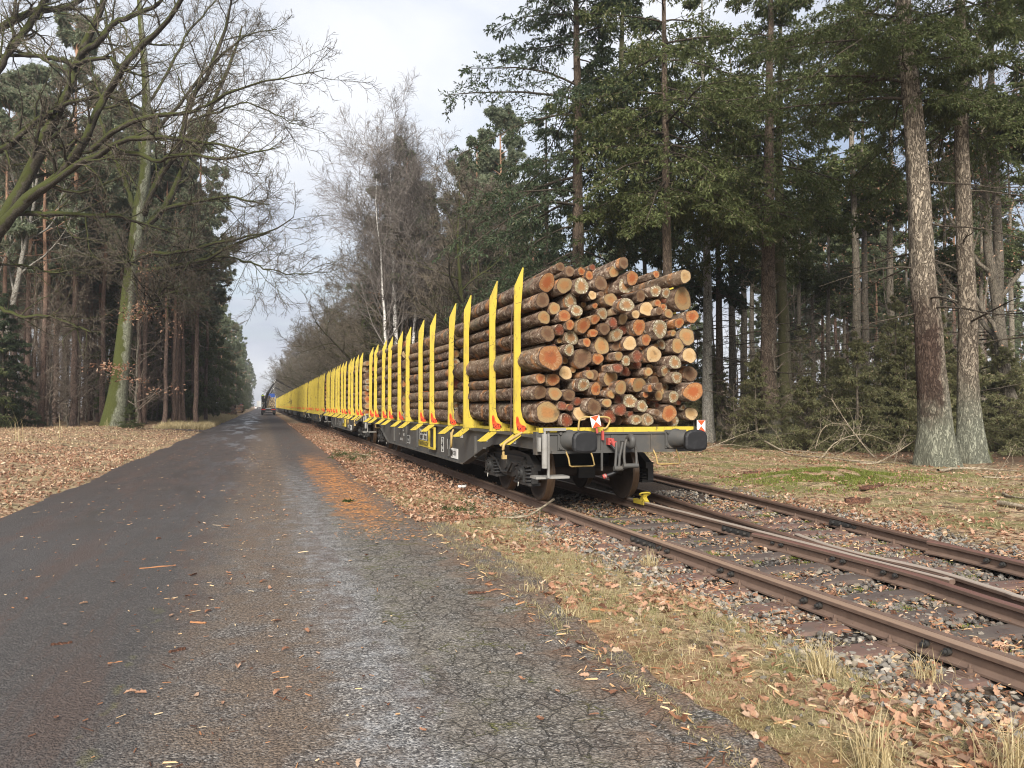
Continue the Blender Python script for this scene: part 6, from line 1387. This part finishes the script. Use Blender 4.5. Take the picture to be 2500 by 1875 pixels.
# young spruce thicket
YV = [conifer(hh, .03+.008*hh, .25, 1.0+.16*hh, int(26+9*hh), 80+k, n2=8, n3=3, ns=5, spray=(.12, .017), droop=-.05, elev=(-8, 40), prof=lambda q: np.clip((1-q)**.8, .05, 1), trunk_n=6, wobble=.008, flare=1.2, dead=0) for k, hh in enumerate((2.4, 3.4, 4.4, 5.6))]
yv0 = {}
def yv(k, p, label, group, sc=1, rz=0, mat='n_spruce_thicket'):
    if (k, mat) not in yv0:
        me = YV[k] if not any(a == k for a, _ in yv0) else tuple(m_.copy() for m_ in YV[k])
        for m_ in me: m_.materials.clear()
        yv0[(k, mat)] = tree_thing('young_spruce', me, [M['twig'], M[mat]], p, label, 'young spruce', group, rz, sc); return yv0[(k, mat)]
    return dup(yv0[(k, mat)], p, rz, sc, label, group)
ry = np.random.default_rng(19); n = 0
while n < 120:
    px, zc = ry.uniform(1540, 2620), ry.uniform(24.5, 48)
    if zc < 29.5-(px-1700)*.006: continue
    yv(int(ry.choice([0, 1, 1, 2, 2, 3])), at(px, zc), 'thin olive green young spruce in the thicket right of the tracks', 'young spruces of the right thicket', ry.uniform(.75, 1.15), ry.uniform(0, 6)); n += 1
# bare saplings
SV = [sapling(hh, .03+.004*hh, 90+k, nb=int(12+2*hh), L=(.25*hh, .36*hh) if hh < 7 else (.9, 2.4), n2=6, n3=4, tr=.011) for k, hh in enumerate((3.5, 6, 9, 12))]
sv0 = {}
def sv(k, p, label, group, sc=1, rz=0, mat='twig_brown'):
    if (k, mat) not in sv0:
        me = SV[k] if not any(a == k for a, _ in sv0) else tuple(m_.copy() for m_ in SV[k])
        for m_ in me: m_.materials.clear()
        sv0[(k, mat)] = tree_thing('bare_sapling', me, [M['bark_grey'], M[mat]], p, label, 'sapling', group, rz, sc); return sv0[(k, mat)]
    return dup(sv0[(k, mat)], p, rz, sc, label, group)
for i in range(34): sv(int(ry.integers(0, 4)), at(ry.uniform(1560, 2600), ry.uniform(29, 55)), 'bare thin sapling among the right thicket', 'bare saplings in the right wood', ry.uniform(.7, 1.1), ry.uniform(0, 6))

# ------------------------------------------------------------------ the middle: birch, pine and bare oaks beyond the train
bm1 = broadleaf(19.0, .20, 101, fork=.42, n1=30, n2=10, n3=9, n4=6, Lm=.38, ang=(20, 46), up=.10, weep=.05, wob=.08, rmin=.010, fall1=.3, lean=(-.03, .01), rr=.42, fine=True)
tree_thing('birch_tree', bm1, [M['bark_birch'], M['twig_birch']], at(975, 50), 'white barked birch with fine drooping twigs behind the second wagon', 'tree')
bm2 = broadleaf(17.5, .15, 102, fork=.44, n1=24, n2=9, n3=8, n4=6, Lm=.36, ang=(20, 46), up=.10, weep=.05, wob=.08, rmin=.010, fall1=.3, lean=(.05, -.01), rr=.42, fine=True)
tree_thing('birch_tree', bm2, [M['bark_birch'], M['twig_birch']], at(1000, 51), 'smaller birch stem beside the white barked birch', 'tree')
pv(0, at(985, 51.5), 'bushy pine standing right behind the birch', 'n_pine', None, .82, 1)
pv(1, at(1022, 53), 'second bushy pine behind the birch, slightly right', 'n_pine', None, .70, 2)
fv(3, 972, 56, 'dense dark green conifer at the core behind the birch', None, .93, 1)
fv(3, 1005, 58, 'dense dark green conifer behind the birch, slightly right', None, .82, 2)
fv(3, 938, 60, 'dense dark green conifer behind the birch, to its left', None, .74, 3)
bm3 = broadleaf(17, .13, 103, fork=.45, n1=22, n2=9, n3=8, n4=6, Lm=.4, ang=(20, 48), up=.10, weep=.05, wob=.08, rmin=.010, fall1=.3, lean=(-.05, .01), rr=.42, fine=True)
tree_thing('birch_tree', bm3, [M['bark_birch'], M['twig_birch']], at(962, 49), 'thin birch stem leaning left beside the white barked birch', 'tree')
pv(2, at(925, 58), 'bushy pine behind the birch, to its left', 'n_pine', None, .72, 2)
OV = [broadleaf(hh, .30, 110+k, fork=.18, n1=20, n2=9, n3=8, n4=6, Lm=.52, ang=(38, 78), up=.05, wob=.16, rmin=.017) for k, hh in enumerate((16, 18, 19))]
ov0 = {}
def ov(k, p, label, group, sc=1, rz=0):
    if k not in ov0: ov0[k] = tree_thing('oak_tree', OV[k], [M['bark_limb'], M['twig']], p, label, 'tree', group, rz, sc); return ov0[k]
    return dup(ov0[k], p, rz, sc, label, group)
GO = 'leafless oaks along the right side of the train'
for i, (x, y, k, sc, lab) in enumerate([(12.2, 47, 1, .92, 'leafless oak behind the front wagon, right of the birch'), (13.5, 52, 2, .92, 'leafless oak with pale upright limbs right of the birch'), (9.6, 57, 0, 1.0, 'mossy leafless oak left of the birch, over the second wagon'), (10.0, 68, 1, .95, 'leafless oak over the third wagon'), (9.3, 80, 2, .9, 'leafless oak over the fourth wagon'), (9.8, 94, 0, 1.0, 'leafless oak over the fifth wagon'), (9.0, 110, 1, .95, 'leafless oak over the sixth wagon'), (9.5, 130, 2, .95, 'leafless oak over the seventh wagon'), (9.0, 152, 0, 1.05, 'leafless oak over the eighth wagon'), (9.2, 178, 1, 1.0, 'leafless oak over the ninth wagon'), (9.0, 208, 2, 1.0, 'leafless oak above the crane boom'), (9.0, 245, 0, 1.1, 'leafless oak at the far end of the train'), (9.5, 290, 1, 1.1, 'leafless oak beyond the train'), (9.5, 350, 2, 1.1, 'farthest leafless oak on the right of the road')]):
    ov(k, T_(x, y), lab, GO, sc, i*1.1)
for i in range(16):
    y = 50+i*6.5; ov(i % 3, T_(ry.uniform(10.5, 17), y), 'leafless oak in the second row behind the train', 'leafless oaks in the second row behind the train', ry.uniform(.8, 1.0), i*2.1)
for i in range(10):
    y = 120+i*24; ov(i % 3, T_(ry.uniform(8.6, 9.6), y+8), 'leafless oak along the far part of the train', 'leafless oaks along the far train', ry.uniform(.95, 1.15), i*2.7)
for i in range(40):
    y = 50+i*i*.16+ry.uniform(0, 5); x = ry.uniform(12.5, 21)
    if i % 2: fv(i % 2, 0, 0, 'dark conifer behind the leafless oaks right of the train', 'conifers behind the leafless oaks', ry.uniform(.6, .85), i).location = T_(x, y)
    else: pv(i % 3, T_(x, y), 'dark conifer behind the leafless oaks right of the train', 'n_pine', 'conifers behind the leafless oaks', ry.uniform(.75, .95), i)
for i in range(40): sv(int(ry.integers(1, 4)), T_(ry.uniform(8.8, 16), 40+i*3.0), 'bare brown sapling behind the train', 'bare saplings behind the train', ry.uniform(.8, 1.1), ry.uniform(0, 6))

# ------------------------------------------------------------------ the wood on the left
GL_ = 'red barked pines at the front of the left wood'
for i, (sx, zc, sc, k, lab) in enumerate([(105, 53, .9, 0, 'slim red pine trunk left of the thick one at the wood edge'), (133, 56, .95, 1, 'slim red pine trunk just left of the thickest red trunk'), (181, 52, 1.12, 2, 'thickest red pine trunk left of the mossy oak'), (252, 55, 1.0, 0, 'red pine trunk close left of the mossy oak'), (350, 56, .95, 1, 'red pine trunk directly right of the mossy oak'), (421, 58, .82, 2, 'dark pine trunk, second right of the mossy oak'), (452, 60, .84, 0, 'dark pine trunk, third right of the mossy oak'), (470, 64, .78, 1, 'thin pine trunk, fourth right of the mossy oak'), (500, 68, .8, 2, 'pine trunk at the corner of the wood beside the muddy track'), (30, 55, 1.0, 2, 'red pine trunk behind the young spruce at the left edge'), (215, 60, 1, 1, 'red pine trunk between the thickest one and the oak')]):
    pv(k, at(sx, zc), lab, 'n_pine', GL_, sc*.98, i*1.7)
rl2 = np.random.default_rng(29)
for i, sx in enumerate([60, 85, 120, 160, 200, 230, 285, 330, 385, 400, 440, 485, 12, -30]):
    pv(i % 3, at(sx+rl2.uniform(-8, 8), rl2.uniform(54, 66)), 'straight reddish pine trunk in the front rows of the left wood', 'n_pine', 'pines in the front rows of the left wood', rl2.uniform(.78, .95), i*2.3)
for i in range(44):
    y = rl2.uniform(60, 125); x = rl2.uniform(-9-(y-55)*.5, -7.5-.0*y); x = min(x, -8.5)
    if abs(y-58) < 3: y += 6
    pv(i % 3, T_(x, y), 'tall pine standing deeper in the left wood', 'n_pine', 'pines deeper in the left wood', rl2.uniform(.74, .92), rl2.uniform(0, 6))
for i in range(14): pv(i % 3, T_(rl2.uniform(-42, -12), rl2.uniform(50, 60)-0), 'tall pine standing deeper in the left wood', 'n_pine', 'pines deeper in the left wood', rl2.uniform(.8, .96), rl2.uniform(0, 6))
for i in range(100):
    y = rl2.uniform(58.5, 92) if i % 3 else rl2.uniform(50, 57); x = rl2.uniform(-8.2-(y-50)*.55, -8) if i % 3 else rl2.uniform(-30, -11.5)
    sv(int(rl2.choice([1, 2, 2, 3, 3])), T_(x, y), 'bare brown sapling in the dense left undergrowth', 'bare saplings of the left wood', rl2.uniform(.85, 1.3), rl2.uniform(0, 6))
# row along the left edge of the road
i = 0; y = 64
while y < 420:
    for x in (-6.1-rl2.uniform(0, .8), -9.5-rl2.uniform(0, 3)):
        if i % 3: fv(3, 0, 0, 'conifer in the row along the left edge of the far road', 'conifers along the left road edge', rl2.uniform(.8, .98), i*1.9).location = T_(x-.5, y+rl2.uniform(-2, 2))
        else: pv(i % 3, T_(x, y+rl2.uniform(-2, 2)), 'conifer in the row along the left edge of the far road', 'n_pine', 'conifers along the left road edge', rl2.uniform(.72, .92), i*1.9)
        i += 1
    y *= 1.05
    y += 1.2
for i in range(44): yv(3, T_(rl2.uniform(-12, -6.6), 70+i*8), 'bushy young spruce under the conifers along the left road edge', 'young spruces along the left road edge', rl2.uniform(.8, 1.5), i, 'n_fir')
for i in range(26): fv(3, 0, 0, 'conifer closing the far end of the forest road', 'conifers at the far end of the road', rl2.uniform(.7, 1.0), i*1.3).location = T_((-1)**i*rl2.uniform(5.5, 16)+(6 if i % 2 == 0 else 0), 400+i*11)
# leaning pale beech and the young spruces of the left edge
bl = broadleaf(19, .23, 66, fork=.45, n1=9, n2=6, n3=5, n4=4, lean=(.15, -.03), Lm=.35, ang=(25, 50))
tree_thing('beech_tree', bl, [M['bark_lichen'], M['twig']], at(-25, 44), 'pale grey trunk leaning right at the left picture edge', 'tree')
sp = conifer(7.6, .09, .3, 2.5, 90, 55, n2=11, n3=5, ns=6, spray=(.15, .026), droop=-.10, elev=(-12, 35), prof=lambda q: np.clip((1-q)**.75, .05, 1), trunk_n=8)
tree_thing('young_spruce', sp, [M['twig'], M['n_fir_dark']], at(5, 43), 'bushy dark green young spruce at the left picture edge', 'young spruce')
yv(2, at(-70, 40), 'young spruce partly cut by the left picture edge, nearer', None, 1.4, 2, 'n_fir')
yv(0, at(318, 45), 'tiny dark spruce at the foot of the mossy oak', None, .62, 1, 'n_fir')

# ------------------------------------------------------------------ fallen branches
rf = np.random.default_rng(63)
def fallen(pts, r, label, mat='twig_pale', n2=5, n3=3, up=.06, cat='branch', group='dead branches lying before the right wood', L2=(.25, .5)):
    """pts: (px, py, zc) list"""
    P = resample(np.array([pix(*p) for p in pts]), 12); P[:, 2] = np.maximum(P[:, 2], terr(P[:, 0], P[:, 1])+r)
    o3 = P[0].copy(); Rd = r*np.linspace(1, .3, 12); tm = TM(); tm.tubes((P-o3)[None], Rd[None], 6)
    if n2:
        B, RB = grow((P-o3)[None], Rd[None], n2, rf, .2, .97, L2, (25, 65), .55, 8, .10, up, rmin=.006)
        tm.tubes(B, RB, 4)
        if n3: C, RC = grow(B, RB, n3, rf, .2, 1, (.3, .6), (25, 60), .6, 6, .14, up*.6, rmin=.005); tm.tubes(C, RC, 3)
    return tag(link('fallen_branch', tm.mesh('fallen_branch'), M[mat], None, tuple(o3)), label, cat, group)
fallen([(1868, 1078, 27), (1960, 1125, 24), (2060, 1150, 22.5), (2130, 1158, 21.5)], .035, 'long bare branch from the dark fir foot across the brushwood')
fallen([(2135, 1120, 24), (2080, 1050, 24.4), (2030, 975, 24.8)], .03, 'upright forked dead branch sticking out of the brushwood', n2=8, L2=(.3, .6), up=.03)
fallen([(2100, 1150, 21.5), (2180, 1110, 21.3), (2255, 1060, 21)], .03, 'straight dead stick leaning up towards the thick fir foot', n2=4)
fallen([(1990, 1095, 25), (2010, 1045, 25), (2050, 1035, 25), (2080, 1070, 25)], .018, 'arched thin dead twig left in the brushwood', n2=6, up=.12)
fallen([(2000, 1130, 23), (2040, 1080, 23), (2110, 1060, 23), (2180, 1085, 23)], .02, 'arched dead twig in the middle of the brushwood', n2=7, up=.12)
fallen([(2180, 1140, 21.5), (2200, 1080, 21.5), (2215, 1060, 21.5)], .016, 'thin upright dead twig right in the brushwood', n2=6, up=.1)
fallen([(2060, 1140, 22.5), (2140, 1150, 22), (2260, 1145, 20)], .022, 'low dead branch along the front of the brushwood', n2=8, up=.12)
fallen([(1900, 1095, 26.5), (1990, 1105, 25.5), (2100, 1115, 24.5)], .02, 'dead branch lying flat at the back of the brushwood', n2=7, up=.10)
fallen([(2290, 1165, 18.3), (2350, 1143, 19), (2420, 1146, 19), (2490, 1150, 18.5)], .045, 'thick pale fallen branch right of the fir feet', n2=3, n3=2)
fallen([(2400, 1178, 17.2), (2450, 1170, 17.4), (2560, 1172, 17)], .025, 'thin dead branch nearer than the thick pale one', n2=5)
fallen([(2450, 1242, 14), (2480, 1270, 13.4), (2530, 1290, 13)], .03, 'bleached stick on the grass at the right edge', n2=1, n3=0)
fallen([(2320, 1225, 14.3), (2380, 1210, 14.6), (2405, 1195, 15)], .018, 'forked thin stick on the mossy grass', n2=4, n3=2)
fallen([(1740, 1090, 27), (1800, 1065, 27.4), (1860, 1045, 28)], .016, 'thin bare twig rising right of the right buffer', n2=6, up=.08)
fallen([(1700, 1100, 27), (1770, 1085, 27.5), (1850, 1095, 27)], .02, 'low dead branch behind the right buffer', n2=6, up=.08)
fallen([(2440, 1290, 12.6), (2520, 1310, 12), (2600, 1325, 11.6)], .05, 'bark covered log piece at the right edge, half rotten', n2=0)
# green fir bough on the verge
def bough(pts, r, label, n2=9, n3=4, ns=6):
    P = resample(np.array([pix(*p) for p in pts]), 10); P[:, 2] = np.maximum(P[:, 2], .02); o3 = P[0].copy(); Q_ = P-o3; Rd = r*np.linspace(1, .35, 10)
    t = thing('fir_bough', tuple(o3), label, 'bough', 'cut fir boughs on the verge'); tm = TM(); tm.tubes(Q_[None], Rd[None], 6)
    B, RB = grow(Q_[None], Rd[None], n2, rf, .12, .98, (.25, .5), (35, 65), .5, 6, .12, -.02, planar=.3, rmin=.003); tm.tubes(B, RB, 4)
    C, RC = grow(B, RB, n3, rf, .15, 1, (.3, .6), (30, 60), .6, 4, .1, -.03, planar=.4, rmin=.002); lo_ = .012-o3[2]
    C[:, :, 2] = np.maximum(C[:, :, 2], lo_)
    c, d = along(C, ns, rf); V = [sprays(c, d, .06, .006, rf)]; c, d = along(B, ns*2, rf, .15); V.append(sprays(c, d, .07, .007, rf, .7))
    for v in V: v[:, :, 2] = np.maximum(v[:, :, 2], lo_)
    link('stem', tm.mesh('stem'), M['twig_pale'], t); link('needles', spray_mesh('needles', V), M['needle_cut'], t)
bough([(1352, 1219, 11.9), (1310, 1248, 11.6), (1260, 1270, 11.4), (1190, 1275, 11.5), (1110, 1272, 11.8)], .02, 'long cut fir bough beside the near rail, its stem end sticking up', 12, 5, 7)
bough([(1200, 1262, 12), (1150, 1255, 12.2), (1090, 1262, 12.2)], .012, 'shorter fir bough lying left of the long one', 10, 5, 7)
bough([(905, 1112, 21), (870, 1108, 21.5), (815, 1112, 21.6)], .012, 'dark green fir bough in the leaves by the road edge', 14, 7, 8)
bough([(870, 1225, 13.5), (840, 1232, 13.3)], .008, 'tiny green fir twig on the asphalt edge', 6, 4, 6)

# ------------------------------------------------------------------ light and sky
SUN_EL, SUN_AZ = R(33), R(203)      # azimuth measured clockwise from +Y: behind the camera, slightly left
w = bpy.data.worlds.new('World'); scene.world = w; w.use_nodes = True; nt = w.node_tree
for n_ in list(nt.nodes): nt.nodes.remove(n_)
g = G.__new__(G); g.t = nt; g.out = nt.nodes.new('ShaderNodeOutputWorld')
sky = g.n('ShaderNodeTexSky', {'sky_type': 'NISHITA', 'sun_disc': False, 'sun_elevation': SUN_EL, 'sun_rotation': SUN_AZ, 'air_density': 1.2, 'dust_density': 1.5})
tc = g.n('ShaderNodeTexCoord').outputs['Generated']; s = g.sep(tc)
zz = g.m1('ADD', g.m1('MAXIMUM', s[2], 0), .22)
cv = g.n('ShaderNodeCombineXYZ', X=g.m1('DIVIDE', s[0], zz), Y=g.m1('DIVIDE', s[1], zz)).outputs[0]
n1 = g.noise(cv, .85, 7, .58, .3); n2 = g.noise(g.mapv(cv, (1, 1, 1), (3.7, 1.2, 0)), .55, 5, .55)
cloud = g.mix(g.sm(n2, .36, .62), (3.2, 3.5, 4.3), (6.1, 6.25, 6.6))
skyc = g.mix(g.sm(n1, .38, .60, .62, 1), sky.outputs[0], cloud)
bg = g.n('ShaderNodeBackground', Color=skyc, Strength=.05); nt.links.new(bg.outputs[0], g.out.inputs[0])
sd = bpy.data.lights.new('sun', 'SUN'); sd.energy = 2.4; sd.angle = R(28); sd.color = (1, .95, .87)
so = bpy.data.objects.new('sun', sd); COL.objects.link(so)
so.rotation_euler = Vector((-math.sin(SUN_AZ)*math.cos(SUN_EL), -math.cos(SUN_AZ)*math.cos(SUN_EL), -math.sin(SUN_EL))).to_track_quat('-Z', 'Y').to_euler()
vs = scene.view_settings; vs.view_transform = 'Standard'; vs.look = 'None'; vs.exposure = 1.72; vs.gamma = 1
scene.cycles.max_bounces = 5; scene.cycles.diffuse_bounces = 3; scene.cycles.glossy_bounces = 2; scene.cycles.transmission_bounces = 3; scene.cycles.transparent_max_bounces = 4
scene.cycles.use_denoising = True; scene.cycles.filter_width = 1.1
HAZE = True
if HAZE:
    m = MB(); m.box((0, 500, 22), (1840, 3440, 60)); hz = G('pale_air'); pvn = hz.n('ShaderNodeVolumePrincipled', Density=.0005, Anisotropy=.2); hz.set(pvn, 'Color', (.93, .95, 1.0))
    hz.t.links.new(pvn.outputs[0], hz.out.inputs[1]); tag(m.build('haze', hz.m), kind='stuff')
